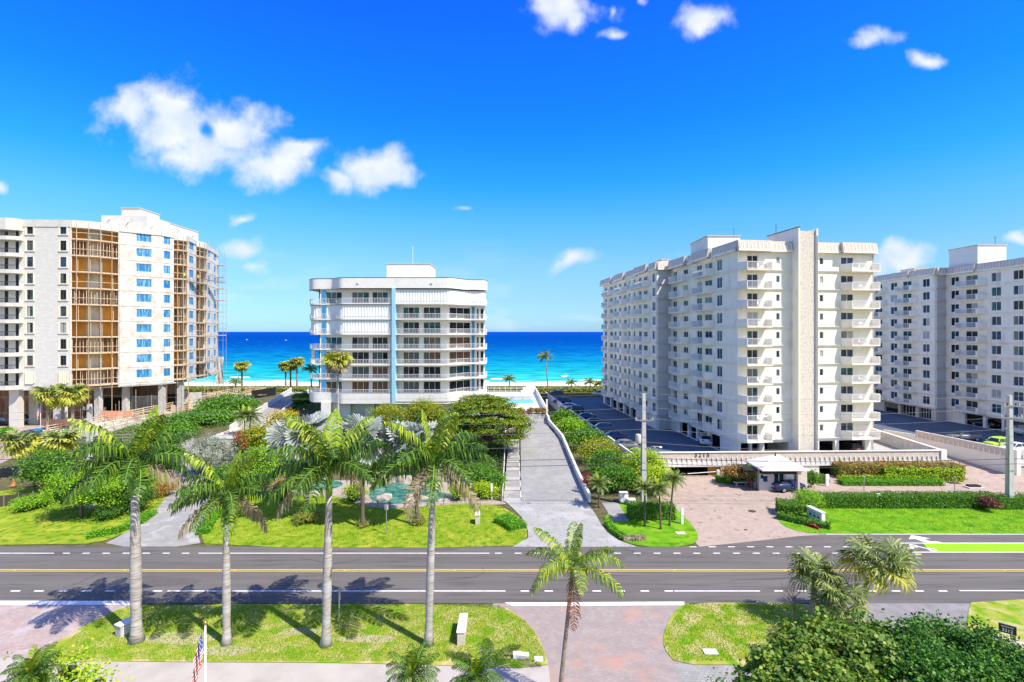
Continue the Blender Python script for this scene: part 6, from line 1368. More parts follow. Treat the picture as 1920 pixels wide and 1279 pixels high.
# construction podium
cd = thing('construction_deck', 'raised concrete deck under construction beside the left block', 'deck', (-70,88,2.4)); cb = (-70,88,2.4)
MB().prism([(-11,-1),(-1,-1),(2,54),(-14,54),(-16,30),(-22,14),(-14,9)], -.3, .55).obj('deck_slab', 'curb', cd)
MB().prism([(-18,13),(-8,12),(-3.6,24),(-2.2,44),(-12,50),(-13,30)], .55, 1.0).obj('upper_slab', 'bare_soil', cd)
r_ = random.Random(12)
for i in range(150):
    y = r_.uniform(3,52); x = -7+y*.09+r_.uniform(-8,5); a = r_.uniform(0,3.1); l = r_.uniform(.8,2.6); z = (.56 if x > -8+y*.1 or y < 12 else 1.02)+r_.uniform(0,.15)
    MB().bar((0,0,0),(math.cos(a)*l,math.sin(a)*l,r_.uniform(0,.25)),.12,.08).obj('loose_timber', 'lumber', cd, (x,y,z))
for i in range(46):
    px_, d_ = r_.uniform(175,400), r_.uniform(96,124); x = XD(px_,d_)+70; y = d_-88; w_, h_ = r_.uniform(.5,2.2), r_.uniform(.4,2.4); m_ = r_.choice(['brown_board','lumber','steel','orange_mesh','concrete','lumber','black_rubber'])
    if x > -2.5+y*.05: continue
    MB().box(0,w_,0,r_.uniform(.1,.8),0,h_).obj('stacked_material', m_, cd, (x, y, .56), rz=r_.uniform(-.5,.5))
for i in range(5): MB().box(0,r_.uniform(3,5),0,.05,0,3.4).obj('dust_net', 'black_rubber' if i % 2 else 'concrete', cd, (-17+i*3.4, 14+i*3.0, .56), rz=.5)
def rail(y0, x0, y1, x1, z0, z1, n, hh=1.15, nm='timber_railing', m_='lumber'):
    rr = MB()
    for k_ in (.35,.72,hh): rr.bar((x0,y0,z0+k_),(x1,y1,z1+k_),.07,.13)
    for i in range(n+1): q = i/n; x, y, z = x0+(x1-x0)*q, y0+(y1-y0)*q, z0+(z1-z0)*q; rr.box(x-.06,x+.06,y-.06,y+.06,z,z+hh+.2)
    rr.obj(nm, m_, cd)
rail(0,-1,54,2,.3,.9,18); rail(-1,-9,26,-4,.35,.8,12); rail(8,-3.3,40,-1.2,1.3,1.3,12); rail(54,-4,54,2,.9,.9,4); rail(30,-5.5,50,-3.3,1.3,1.3,8)
for i in range(40):
    y = 1+i*1.35; hh = r_.uniform(3,7); MB().tube([(0,0,0),(0,0,hh)], .035, 5).obj('shoring_pole', ['steel','lumber'][i % 2], cd, (-.9+y*.055-(i*5 % 11), y, .3))
MB().box(0,9,0,.05,.2,1.3).obj('orange_barrier', 'orange_mesh', cd, (-12.5,1.5,1.0)); MB().box(0,6,0,.05,.2,1.3).obj('orange_barrier', 'orange_mesh', cd, (-8,9,1.3))
MB().bar((0,0,0),(2.6,8,0),.08,2.4).obj('black_screen', 'black_rubber', cd, (1.9,46,-.2))
MB().box(0,.9,0,.7,0,1.3).obj('blue_tarpaulin', 'deep_blue_paint', cd, (-9.5,-3,.2))
# metal fence along the left entrance
sf = thing('metal_fence', 'low grey rail fence beside the left entrance drive', 'fence', (-78,84,1.6))
for (a, b) in [((0,0),(9.5,-1)),((0,0),(-.5,-5)),((9.5,-1),(16,1))]:
    mb = MB()
    for k_ in (.45,.95,1.45): mb.tube([(a[0],a[1],k_),(b[0],b[1],k_)], .05, 5)
    for i in range(4): mb.tube([(a[0]+(b[0]-a[0])*i/3,a[1]+(b[1]-a[1])*i/3,-.1),(a[0]+(b[0]-a[0])*i/3,a[1]+(b[1]-a[1])*i/3,1.5)], .06, 5)
    mb.obj('fence_panel', 'steel', sf)
# ================================================================ vehicles
def car_paint(name, col): return mat(name, col, .28, spec=.6)
for n_, c_ in [('paint_black',(.012,.013,.016)),('paint_navy',(.012,.03,.10)),('paint_grey',(.16,.17,.18)),('paint_silver',(.48,.50,.52)),('paint_white',(.78,.78,.77)),('paint_lime',(.42,.62,.03)),('paint_red',(.35,.02,.02)),('paint_steelblue',(.08,.13,.19))]: car_paint(n_, c_)
mat('car_glass', (.015,.025,.035), .05, spec=.8); mat('lamp_clear', (.8,.8,.8), .2); mat('lamp_red', (.5,.01,.01), .3); mat('rim_metal', (.55,.56,.58), .3, metal=.8); mat('plastic_dark', (.02,.02,.022), .6)
SED = dict(L=4.75, W=1.84, st=[(-2.37,.45,.50,.88,.74),(-2.28,.28,.30,1.02,.84),(-1.75,.22,.25,1.10,.90),(-.6,.20,.25,1.05,.92),(.6,.20,.25,1.02,.92),(1.4,.20,.25,.96,.90),(2.1,.24,.28,.80,.82),(2.33,.32,.34,.66,.66),(2.39,.4,.42,.55,.55)],
           roof=[(-1.95,1.08,.70),(-1.05,1.40,.60),(-.2,1.46,.60),(.45,1.40,.60),(1.30,1.0,.72)])
SUV = dict(L=4.65, W=1.9, st=[(-2.32,.5,.55,1.0,.80),(-2.24,.32,.34,1.12,.90),(-1.7,.26,.28,1.16,.94),(-.6,.25,.28,1.13,.95),(.7,.25,.28,1.10,.95),(1.4,.25,.28,1.06,.93),(2.05,.3,.32,.96,.86),(2.28,.36,.4,.80,.74),(2.33,.45,.5,.68,.64)],
           roof=[(-2.18,1.12,.78),(-1.80,1.62,.68),(-.3,1.72,.68),(.35,1.64,.66),(1.15,1.10,.76)])
BOXY = dict(L=4.1, W=1.8, st=[(-2.05,.45,.5,1.05,.80),(-1.98,.28,.3,1.12,.88),(-1.4,.22,.25,1.12,.90),(-.4,.22,.25,1.10,.90),(.7,.22,.25,1.08,.90),(1.4,.22,.25,1.02,.88),(1.85,.26,.28,.94,.84),(2.02,.34,.36,.8,.76),(2.06,.42,.45,.6,.62)],
           roof=[(-1.98,1.12,.76),(-1.85,1.60,.70),(-.3,1.66,.70),(.62,1.58,.70),(1.15,1.08,.78)])
def car_meshes(sp_, key):
    if ('car',key) in CACHE: return CACHE[('car',key)]
    st = sp_['st']; mb = MB(); rows = []
    for x, zb0, zb, zt, hw in st:
        rows.append([(x,-hw*.86,zb0),(x,-hw,zb+.15),(x,-hw*1.01,(zb+zt)/2),(x,-hw*.97,zt-.08),(x,-hw*.86,zt),(x,0,zt+.04),(x,hw*.86,zt),(x,hw*.97,zt-.08),(x,hw*1.01,(zb+zt)/2),(x,hw,zb+.15),(x,hw*.86,zb0)])
    n = 11; v_ = [p for r_ in rows for p in r_]; f = []
    for i in range(len(rows)-1):
        for j in range(n): j2 = (j+1) % n; f.append((i*n+j, (i+1)*n+j, (i+1)*n+j2, i*n+j2))
    f += [tuple(range(n)), tuple((len(rows)-1)*n+j for j in reversed(range(n)))]; mb.add(v_, f)
    rf = sp_['roof']; a, b, c, d, e = rf
    # roof skin and pillars (same paint), glass separately
    def P(q, s): return (q[0], s*q[2], q[1])
    def zt(x): return np.interp(x, [s_[0] for s_ in st], [s_[3] for s_ in st])
    for s in (-1,1):
        pass
    top = [P(b,-1),P(c,-1),P(d,-1),P(d,1),P(c,1),P(b,1)]
    mid = [(b[0],0,b[1]+.03),(c[0],0,c[1]+.03),(d[0],0,d[1]+.03)]
    mb.add(top+mid, [(0,1,7,6),(1,2,8,7),(6,7,4,5),(7,8,3,4)])
    for s in (-1,1):
        for q0, q1, w_ in ((a,b,.09),(e,d,.09)):
            p0 = Vector((q0[0],s*q0[2]*1.04,zt(q0[0])-.06)); p1 = Vector(P(q1,s)); mb.tube([p0,p1], [.05,.045], 5)
        xm = (c[0]); mb.tube([(xm,s*.86*sp_['W']/2*1.0,zt(xm)-.06),(xm,s*c[2]*1.0,c[1])], [.055,.05], 5)
        mb.tube([P(b,s),P(c,s),P(d,s)], [.045,.045,.045], 5)
    body = mb.mesh('body', ['paint_black'], True)
    def gl_(pts): return MB().add(pts, [tuple(range(len(pts)))]).mesh('window', ['car_glass'])
    k_ = .985
    ws = gl_([(e[0],-e[2],zt(e[0])+.01),(e[0],e[2],zt(e[0])+.01),(d[0],d[2]*k_,d[1]),(d[0],-d[2]*k_,d[1])]); rw_ = gl_([(a[0],a[2],zt(a[0])+.01),(a[0],-a[2],zt(a[0])+.01),(b[0],-b[2]*k_,b[1]),(b[0],b[2]*k_,b[1])])
    sides = []
    for s in (-1,1):
        hw = sp_['W']/2*.90
        for x0, q0, x1, q1 in ((a[0]+.12,b,c[0]-.03,c),(c[0]+.03,c,e[0]-.12,d)):
            sides.append(gl_([(x0,s*hw,zt(x0)-.02),(x1,s*hw,zt(x1)-.02),(q1[0]-.03 if q1 is c else q1[0],s*q1[2]*1.01,q1[1]-.05),(q0[0]+(.03 if q0 is c else 0),s*q0[2]*1.01,q0[1]-.05)]))
    ty = MB().tube([(0,-.11,0),(0,-.12,0),(0,.12,0),(0,.11,0)], [.22,.33,.33,.22], 16).mesh('tyre', ['black_rubber'], False); ri = MB()
    ri.tube([(0,-.125,0),(0,.125,0)], .21, 12)
    for j in range(5): q = j*1.2566; ri.tube([(0,-.13,0),(math.cos(q)*.2,-.13,math.sin(q)*.2)], .025, 4)
    ri = ri.mesh('rim', ['rim_metal'])
    CACHE[('car',key)] = (body, ws, rw_, sides, ty, ri); return CACHE[('car',key)]
def car(label, x, y, z, rz, kind, paint, cat='car', name='parked_car', sc=1.0):
    sp_ = {'sedan':SED,'suv':SUV,'boxy':BOXY}[kind]; body, ws, rw_, sides, ty, ri = car_meshes(sp_, kind)
    t_ = thing(name, label, cat, (x,y,z), rz, scale=sc)
    b = place('body', body, t_); b.material_slots[0].link = 'OBJECT'; b.material_slots[0].material = MATS[paint]
    place('windscreen', ws, t_); place('rear_window', rw_, t_)
    for s in sides: place('side_window', s, t_)
    hw = sp_['W']/2-.10; ax = sp_['L']*.5-.92
    for wx in (-ax, ax):
        for s in (-1,1): w_ = place('wheel', ty, t_, (wx, s*hw, .33)); w_.name = 'tyre'; place('rim', ri, w_, rot=(0,0,0 if s < 0 else math.pi))
    L = sp_['L']/2; zz = .72 if kind == 'sedan' else .85
    for s in (-1,1):
        MB().box(-.06,.10,-.16,.16,-.07,.07).obj('headlight', 'lamp_clear', t_, (L-.24, s*.60, zz-.06)); MB().box(-.04,.12,-.2,.2,-.07,.08).obj('tail_light', 'lamp_red', t_, (-L+.02, s*.58, zz+.12))
        MB().box(-.08,.08,0,s*.18,-.06,.06).obj('wing_mirror', paint, t_, (sp_['roof'][4][0]-.3, s*.92, zz+.28))
    MB().box(-.02,.02,-.26,.26,-.06,.06).obj('number_plate', 'line_white', t_, (-L-.0, 0, zz-.02))
    MB().box(-.05,.05,-.7,.7,-.08,.1).obj('grille', 'plastic_dark', t_, (L-.03, 0, zz-.28))
    return t_
LZ = DZ+.004
def pk_(px, py): return GF(px, py, DZ)
for lab, px, py, kind, paint, rz in [('dark car lowest in the left row, nose hidden by the olive tree', 1167, 842, 'sedan', 'paint_grey', 172), ('black sedan second lowest in the left row', 1149, 825, 'sedan', 'paint_navy', 172),
        ('grey wagon third from the bottom of the left row', 1127, 810, 'suv', 'paint_steelblue', 172), ('dark car half hidden above the grey wagon', 1111, 798, 'sedan', 'paint_black', 172), ('low dark blue sedan in the middle of the left row', 1096, 787, 'sedan', 'paint_navy', 172),
        ('black hatchback just below the light blue car', 1076, 774, 'suv', 'paint_black', 172), ('light blue car partly behind the black hatchback', 1064, 767, 'sedan', 'paint_silver', 172), ('dark blue sport utility car in the upper left row', 1054, 757, 'suv', 'paint_navy', 172),
        ('blue car near the beach end of the left row', 1041, 743, 'suv', 'paint_navy', 172), ('silver car behind the blue car at the beach end', 1050, 739.5, 'sedan', 'paint_silver', 172), ('deep blue car farthest up the left row', 1022, 738, 'sedan', 'paint_navy', 172),
        ('white sport utility car by the beach palms', 1124, 743, 'suv', 'paint_white', 175), ('grey sport utility car near the far corner of the block', 1143, 748, 'suv', 'paint_grey', 178), ('black car under the far balconies', 1161, 757, 'suv', 'paint_black', 178),
        ('grey sedan alone on the right car park', 1807, 825, 'sedan', 'paint_grey', 172), ('lime green boxy car on the right car park', 1871, 840, 'boxy', 'paint_lime', 192), ('white coupe in front of the lime green car', 1904, 848, 'sedan', 'paint_white', 188),
        ('silver sport utility car in the right open garage', 1914, 815, 'suv', 'paint_silver', 95), ('dark car deep in the second garage bay at right', 1848, 800, 'sedan', 'paint_black', 95), ('dark red car in the shaded garage behind the pole', 1284, 803, 'sedan', 'paint_red', 80),
        ('white and black car in the nearest side garage bay', 1322, 832, 'suv', 'paint_white', 75), ('dark car in the open bay right of the stair tower', 1586, 846, 'suv', 'paint_black', 100)]:
    x, y = pk_(px, py); car(lab, x, y, LZ, R(rz), kind, paint)
car('dark blue sedan parked before the guardhouse', XD(1476,64.9), 64.6, .024, R(14), 'sedan', 'paint_navy')
car('navy car at the top of the grey ramp, tail towards the street', XD(984,97), 96.2, 2.47, R(96), 'sedan', 'paint_navy')
for i, (px, d_) in enumerate([(22,99),(46,98)]): car(['silver car in the dark porch of the left block','dark car beside the lobby column of the left block'][i], XD(px,d_), d_, 2.45, R(8), 'suv', ['paint_silver','paint_grey'][i])

# ================================================================ guardhouse
gh = thing('guardhouse', 'small grey guardhouse with a white ribbed hip roof', 'building', (31.0,63.6,.02))
Fg = Fac(gh, (31.0,63.6,.02), (31.0,64.2), (35.4,64.2))
hl = [(.45,1.15,1.1,1.95),(1.85,3.15,.05,2.2)]
Fg.put('wall', wall_mesh(None, Fg.L, 0, 2.9, hl, .2, 'greige_paint'), 0, 0); add_window(gh, Fg.loc(.45,1.1), 0, .7, .85, 1, gl='glass_blue'); add_window(gh, Fg.loc(1.85,.05), 0, 1.3, 2.15, 2, gl='glass_dark', name='door')
MB().box(.01,4.39,.82,4.0,0,2.88).obj('wall', 'greige_paint', gh); MB().box(3.35,4.3,-.02+.6,.6,.9,2.4).obj('notice_board', 'shutter', gh)
MB().box(.2,.45,.54,.6,1.6,2.0).obj('intercom', 'glass_dark', gh)
e0, e1, f0, f1_, zt_, za_ = -.2, 5.6, -.6, 4.2, 2.95, 4.3; ax_, ay_ = 2.3, 1.7
MB().add([(e0,f0,zt_),(e1,f0,zt_),(e1,f1_,zt_),(e0,f1_,zt_),(ax_,ay_,za_),(ax_+.7,ay_,za_),(e0,f0,zt_-.14),(e1,f0,zt_-.14),(e1,f1_,zt_-.14),(e0,f1_,zt_-.14)],
    [(0,1,5,4),(1,2,5),(2,3,4,5),(3,0,4),(0,6,7,1),(1,7,8,2),(2,8,9,3),(3,9,6,0),(6,9,8,7)]).obj('roof', 'white_paint', gh)
for i in range(11):
    x = e0+(e1-e0)*(i+.5)/11; q = min(1, (x-e0)/(ax_-e0) if x < ax_ else (e1-x)/(e1-ax_-.7) if x > ax_+.7 else 1); q = max(.02,q)
    MB().tube([(x,f0,zt_+.02),(x,f0+(ay_-f0)*q,zt_+(za_-zt_)*q+.02)], .022, 4).obj('roof_seam', 'shutter', gh)
MB().tube([(ax_+.2,ay_-.2,za_-.2),(ax_+.2,ay_-.2,za_+.3)], .08, 6).obj('vent_pipe', 'dark_metal', gh)
MB().box(.0,4.6,-.05,.55,2.3,2.72).obj('awning', 'plastic_dark', gh); MB().box(4.3,4.55,-.4,-.1,0,2.9).obj('post', 'beige_paint', gh); MB().box(4.7,6.0,.6,1.6,0,2.6).obj('stone_pier', 'pebble', gh)
for i in range(4): MB().box(-1.5+.4*i,-1.42+.4*i,.8,.9,0,2.6).obj('trellis_post', 'plastic_dark', gh)
MB().box(-1.6,-.1,.75,3.6,2.5,2.6).obj('trellis_top', 'plastic_dark', gh)
bn = thing('bench', 'pale stone bench on two curved legs by the guardhouse', 'bench', (*GF(1390,911),.02))
MB().box(-1.0,1.0,-.25,.25,.42,.52).obj('seat', 'curb', bn)
for s in (-1,1): MB().lathe([(.22,0),(.12,.15),(.12,.3),(.2,.42)], 8, c=(s*.62,0,0)).obj('leg', 'rock', bn)
rp_ = thing('fire_bollard', 'red bollard right of the stone bench', 'bollard', (*GF(1406,914),.02)); MB().lathe([(.16,0),(.16,.1),(.12,.12),(.12,1.0),(.17,1.02),(.17,1.15),(.05,1.2)], 10).obj('post', 'red_paint', rp_)
wp = thing('white_bollard', 'slim white post between the red bollard and the green cone', 'bollard', (*GF(1412,913),.02)); MB().lathe([(.06,0),(.06,1.3),(.1,1.32),(.1,1.38)], 8).obj('post', 'white_metal', wp)
gc = thing('folded_umbrella', 'small green cone-shaped folded umbrella by the guardhouse', 'umbrella', (*GF(1419,912),.02)); MB().lathe([(.38,0),(.36,.06),(.06,1.1),(.03,1.3)], 10).obj('canopy', 'green_paint', gc)
ba = thing('barrier_gate', 'white barrier arm across the dark garage entry', 'barrier', (*GF(1347,897),.02)); MB().box(-.2,.2,-.2,.2,0,1.1).obj('housing', 'white_metal', ba); MB().tube([(-.2,0,.9),(-4.2,0,.62)], .05, 6).obj('arm', 'white_metal', ba)
def manhole(label, px, py, r_, m_='dark_metal', sq=False, zz=.024, z3=None):
    x, y = GF(px, py); t_ = thing('manhole_cover' if not sq else 'drain_cover', label, 'cover', (x,y,zz))
    (MB().lathe([(r_,0),(r_,.02),(r_*.9,.03)], 18) if not sq else MB().box(-r_,r_,-r_*.6,r_*.6,0,.05)).obj('lid', m_, t_)
manhole('round iron manhole cover in the tan court', 1410, 959, .42); manhole('square iron grate in the tan court near the hedge', 1356, 912, .6, sq=True); manhole('dark square drain near the lane hedge at right', 1788, 906, .7, sq=True)
manhole('small square iron cover in the tan court, lower left', 1398, 994, .16); 
manhole('pale concrete cover in the small right lawn', 1276, 1001, .45, 'curb', True, .06); manhole('white concrete slab in the lawn right of the paved drive', 1332, 1225, .42, 'line_white', True, .08)
for i, (px, py) in enumerate([(970,1235),(984,1234),(1010,1238)]):
    x, y = GF(px, py); t_ = thing('utility_box', ['dark open utility box with pale lid in the near lawn corner','small pale utility lid between the other two','flat pale utility cover nearest the paved drive'][i], 'utility box', (x,y,.06))
    MB().box(-.26,.26,-.2,.2,0,[.28,.2,.06][i]).obj('lid', ['line_white','curb','line_white'][i], t_)
# signs and walls
def monument(label, px, py, w_, l, h, rz=0, m_='beige_paint', lines=0, z=.05, side=-1):
    x, y = GF(px, py); t_ = thing('monument_sign', label, 'sign', (x,y,z), rz)
    MB().box(-w_/2,w_/2,0,l,0,h).obj('slab', m_, t_); MB().box(-w_/2-.05,w_/2+.05,-.05,l+.05,h,h+.07).obj('cap', 'white_paint', t_)
    for i in range(lines): MB().box(side*(w_/2+.015)-.012,side*(w_/2+.015)+.012,l*.15,l*.85,h*(.25+.22*i),h*(.25+.22*i)+.06).obj('lettering', 'dark_metal' if side < 0 else 'line_white', t_)
    return t_
monument('long pale monument wall in the near lawn, right of the fourth palm', 864, 1213, .45, 2.1, .85); monument('narrow pale monument slab on the far lawn left of the apron', 895, 985, .42, 1.0, .95)
monument('small grey monument sign beside the foot of the leftmost palm', 221, 1197, .55, .9, .75, R(-22), 'concrete', 3, side=1)
ms = monument('white address monument with dark lettering at the edge of the right lawn', 1544, 981, .42, 2.1, 1.0, R(10), 'white_paint', 0)
for i in range(3): MB().box(-.24,-.215,.3+i*.55,.6+i*.55,.3,.5).obj('lettering', 'dark_metal', ms)
MB().box(-.24,-.215,.3,1.8,.66,.74).obj('lettering', 'steel', ms)
x, y = GF(1880, 1205); sg = thing('address_sign', 'small dark slanted sign reading 3212 on the right edge lawn', 'sign', (XD(1872,33.3),33.3,0), R(-42))
MB().box(0,.85,-.05,.05,.55,1.12).obj('panel', 'steel', sg); MB().box(.02,.83,-.07,-.052,.57,1.10).obj('face', 'plastic_dark', sg)
for q in (.04,.75): MB().box(q,q+.07,-.04,.04,0,.56).obj('post', 'steel', sg)
text('3212', .27, 'figures', 'line_white', sg, (.42,-.075,.74), (R(90),0,0), .004); MB().box(.12,.72,-.076,-.072,.94,1.02).obj('lettering', 'steel', sg)
MB().box(-.3,1.3,-.5,.5,0,.12).obj('planter_edge', 'rock', sg)
def signpost(label, px, py, h, pw_=.45, ph=.6, face='concrete', plates=1, name='street_sign', z=.05):
    x, y = GF(px, py); t_ = thing(name, label, 'sign', (x,y,z)); MB().box(-.035,.035,-.035,.035,0,h).obj('post', 'steel', t_)
    MB().box(-pw_/2,pw_/2,.04,.06,h-ph,h).obj('plate', face, t_); return t_
signpost('street sign post seen from behind between the third and fourth near palms', 636, 1172, 2.55, .10, .9); signpost('street sign post on the far lawn in front of the pond', 724.5, 1003, 2.9, .35, .5)
def whitepost(label, px, py, h, ww=.25): x, y = GF(px, py); t_ = thing('white_post', label, 'post', (x,y,.05)); MB().box(-ww/2,ww/2,-.1,.1,0,h).obj('post', 'white_metal', t_); MB().box(-ww/2-.02,ww/2+.02,-.13,-.1,h*.55,h*.9).obj('plate', 'line_white', t_)
whitepost('white post with a small plate on the grass edge of the tan court', 1279, 983, 1.6); whitepost('white post in the gap of the long hedge', 1647, 951, 1.5, .35); whitepost('white sign post with a small red plate at the end of the pond planting', 922, 938, 1.9, .2); whitepost('white gate post at the end of the lane right of the guardhouse', 1551, 912, 1.5, .4)
for i, (px, py) in enumerate([(730,952),(758,955),(708,950),(832,948)]):
    x, y = GF(px, py); t_ = thing('garden_light', ['first','second','third','fourth'][i]+' garden light in order along the pond edge, '+['just left of the sign post','just right of the sign post','left of the drain slab','right of the fourth palm'][i], 'light', (x,y,.07)); MB().lathe([(.03,0),(.03,.5),(.09,.52),(.09,.62),(.02,.66)], 8).obj('lamp', 'dark_metal', t_)
for i, (px, py) in enumerate([(1620,921),(1790,921)]):
    x, y = GF(px, py); t_ = thing('lane_light', ['grey lamp post behind the hedge, left of the white post','grey lamp post behind the long hedge, nearer the utility pole'][i], 'light', (x,y,.05)); MB().lathe([(.05,0),(.05,1.6),(.12,1.62),(.12,1.8),(.02,1.85)], 8).obj('lamp', 'steel', t_)
x, y = GF(1826,915); t_ = thing('lane_island', 'small dark planter tray lying on the lane behind the hedge', 'planter', (x,y,.03)); MB().box(-1,1,-.5,.5,0,.15).obj('tray', 'curb', t_); MB().box(-.7,.7,-.3,.4,.15,.35).obj('soil_bed', 'plastic_dark', t_)
ct = thing('utility_cabinet', 'white utility cabinet beside the hedge near the lime bush', 'cabinet', (*GF(1169,940),0)); MB().box(-.5,.5,-.3,.3,0,1.1).obj('cabinet_body', 'white_metal', ct); MB().box(-.02,.02,-.32,-.3,.1,1.0).obj('door_edge', 'concrete', ct)
ct = thing('utility_cabinet', 'low white utility cabinet right of the taller one', 'cabinet', (*GF(1183,943),0)); MB().box(-.5,.5,-.3,.3,0,.5).obj('cabinet_body', 'white_metal', ct)
# construction bits
for i, (px, d_) in enumerate([(25,66),(64,66)]):
    t_ = thing('traffic_cone', ['orange traffic cone left on the entrance drive','orange traffic cone right beside the orange barrier'][i], 'cone', (XD(px,d_),d_,.12)); MB().box(-.3,.3,-.3,.3,0,.06).lathe([(.25,.06),(.06,1.0)], 8).obj('cone', 'terracotta', t_)
t_ = thing('plastic_barrier', 'orange plastic barrier beside the left entrance drive', 'barrier', (XD(87,65),65,.1)); MB().add([(-.9,-.3,0),(.9,-.3,0),(.9,.3,0),(-.9,.3,0),(-.9,-.1,1.0),(.9,-.1,1.0),(.9,.1,1.0),(-.9,.1,1.0)], [(0,3,2,1),(4,5,6,7),(0,1,5,4),(1,2,6,5),(2,3,7,6),(3,0,4,7)]).obj('barrier_body', 'terracotta', t_)
t_ = thing('construction_fence', 'low fence with dark green screen at the left edge of the far lawn', 'fence', (XD(-20,58),58,0)); 
for i in range(4): MB().bar((i*1.2,i*.5,0),((i+1)*1.2,(i+1)*.5,0),.05,1.3).obj('screen_panel', 'dark_metal', t_); MB().box(i*1.2-.04,i*1.2+.04,i*.5-.08,i*.5-.03,0,1.5).obj('fence_post', 'steel', t_)
# ================================================================ rocks
r_ = random.Random(77)
def rock(label, x, y, z, sx, sy, sz, seed, name='rock', m_='rock'):
    bm = bmesh.new(); bmesh.ops.create_icosphere(bm, subdivisions=2, radius=1); rr = random.Random(seed)
    for v in bm.verts:
        k_ = 1+.22*math.sin(v.co.x*3+seed)+.18*math.sin(v.co.y*4+seed*2)+rr.uniform(-.07,.07); v.co = Vector((v.co.x*sx*k_, v.co.y*sy*k_, max(-.3,v.co.z)*sz*k_))
    me = bpy.data.meshes.new(name); bm.to_mesh(me); bm.free(); me.materials.append(MATS[m_])
    return place(name, me, None, (x,y,z), label=label, cat='rock', group='boulders round the pond')
RK = [(708,893,1.2,1.0,'brown boulder at the left end of the rock bank'),(722,880,1.0,1.4,'upright tan boulder second in the rock bank'),(742,886,1.3,1.2,'grey boulder left of the dead fronds'),(762,890,1.1,.9,'rust-brown boulder beneath the dead fronds'),
      (800,886,1.2,1.4,'dark grey boulder behind the crownshaft of the fourth palm'),(822,884,1.3,1.6,'tall pale grey boulder right of the fourth palm'),(845,888,1.4,1.5,'large tan boulder under the hanging grey frond'),(862,892,1.0,1.1,'last boulder at the right end of the rock bank'),
      (776,925,1.3,.45,'flat tan island boulder in the pond'),(790,922,.9,.4,'smaller tan boulder on the pond island'),(832,926,.7,.35,'small boulder at the right end of the water'),(718,922,1.0,.55,'mossy round boulder at the left shore of the pond'),
      (580,885,1.0,.8,'pale boulder at the small upper pool'),(612,887,.9,.7,'pale boulder right of the small upper pool'),(545,897,.8,.6,'pale rock beside the garden path'),(756,880,1.3,1.7,'tall shaded boulder behind the dead fronds'),(785,878,1.2,1.6,'mid height boulder near the fourth trunk'),(735,873,1.2,1.9,'highest grey boulder left of the dead fronds')]
for i, (px, py, s_, h, lab) in enumerate(RK):
    x, y = G(px, py+14); rock(lab, x, y, TL(y), s_*1.0, s_*.8, h*1.15, i+1, 'boulder')
rock('white boulder beside the left entrance drive', XD(70,76), 76, TL(76), .8, .6, .6, 51, 'boulder', 'curb')

# ================================================================ utility poles and wires
def upole(label, px, d_, ztop, arms, extras, lean=0):
    x = XD(px,d_); t_ = thing('utility_pole', label, 'utility pole', (x,d_,0))
    MB().add([(-.30,-.30,0),(.30,-.30,0),(.30,.30,0),(-.30,.30,0),(-.17,-.17,ztop),(.17,-.17,ztop),(.17,.17,ztop),(-.17,.17,ztop)], [(0,3,2,1),(4,5,6,7),(0,1,5,4),(1,2,6,5),(2,3,7,6),(3,0,4,7)]).obj('pole', 'pole_concrete', t_)
    for z, w_ in arms:
        MB().box(-w_,w_,-.28,-.19,z-.05,z+.05).obj('crossarm', 'steel', t_)
        for s in (-1,1,-.55,.55): MB().lathe([(.03,0),(.09,.05),(.05,.1),(.09,.15),(.05,.2),(.08,.26),(.02,.3)], 8, c=(s*w_*.95,-.23,z+.05)).obj('insulator', 'dark_metal' if abs(s) < 1 else 'steel', t_)
    if 'tx' in extras:
        MB().lathe([(.30,0),(.33,.05),(.33,.9),(.28,1.0),(.05,1.05)], 12, c=(-.65,-.1,ztop-5.6)).obj('transformer', 'pole_concrete', t_, smooth=True); MB().tube([(0.1,-.2,ztop-6.2),(.9,-.5,ztop-5.9),(1.5,-.6,ztop-5.9)], .05, 6).obj('lamp_arm', 'steel', t_)
        MB().lathe([(.05,0),(.22,.04),(.18,.16),(.05,.2)], 8, c=(1.7,-.6,ztop-6.05)).obj('lamp_head', 'white_metal', t_, smooth=True)
    MB().tube([(-.33,-.1,.2),(-.28,-.1,ztop-4)], .07, 6).obj('cable_riser', 'steel', t_); return x
PLX = [XD(-950,58), upole('concrete utility pole at the left behind the leftmost palm', 168, 58, 11.8, [(11.2,.5)], ()), upole('concrete utility pole with transformer and street lamp beside the tan court', 1207, 58, 13.0, [(10.0,1.0)], ('tx',)), upole('tall utility pole at the right edge standing in the hedge', 1893, 58, 12.8, [(11.6,.9),(10.3,1.2)], ()), XD(2900,58)]
WR = [((13.0,12.9,13.1,12.8,12.9),.55,.012,'wire_pale','topmost thin wire'),((11.6,11.2,11.5,11.6,11.6),.9,.013,'wire_pale','second wire from the top'),((10.4,10.4,10.2,10.4,10.4),.9,.013,'wire_pale','third wire from the top'),((9.2,9.0,9.1,9.2,9.0),.8,.015,'wire_pale','fourth pale wire, crossing the balconies'),
      ((7.6,7.7,7.6,7.6,7.6),1.0,.015,'wire_pale','fifth wire, crossing the trees'),((5.9,5.7,5.7,5.6,5.7),.4,.035,'wire','thick dark cable, upper of the pair'),((5.4,5.1,5.3,5.2,5.2),.5,.03,'wire','thick dark cable, lower of the pair')]
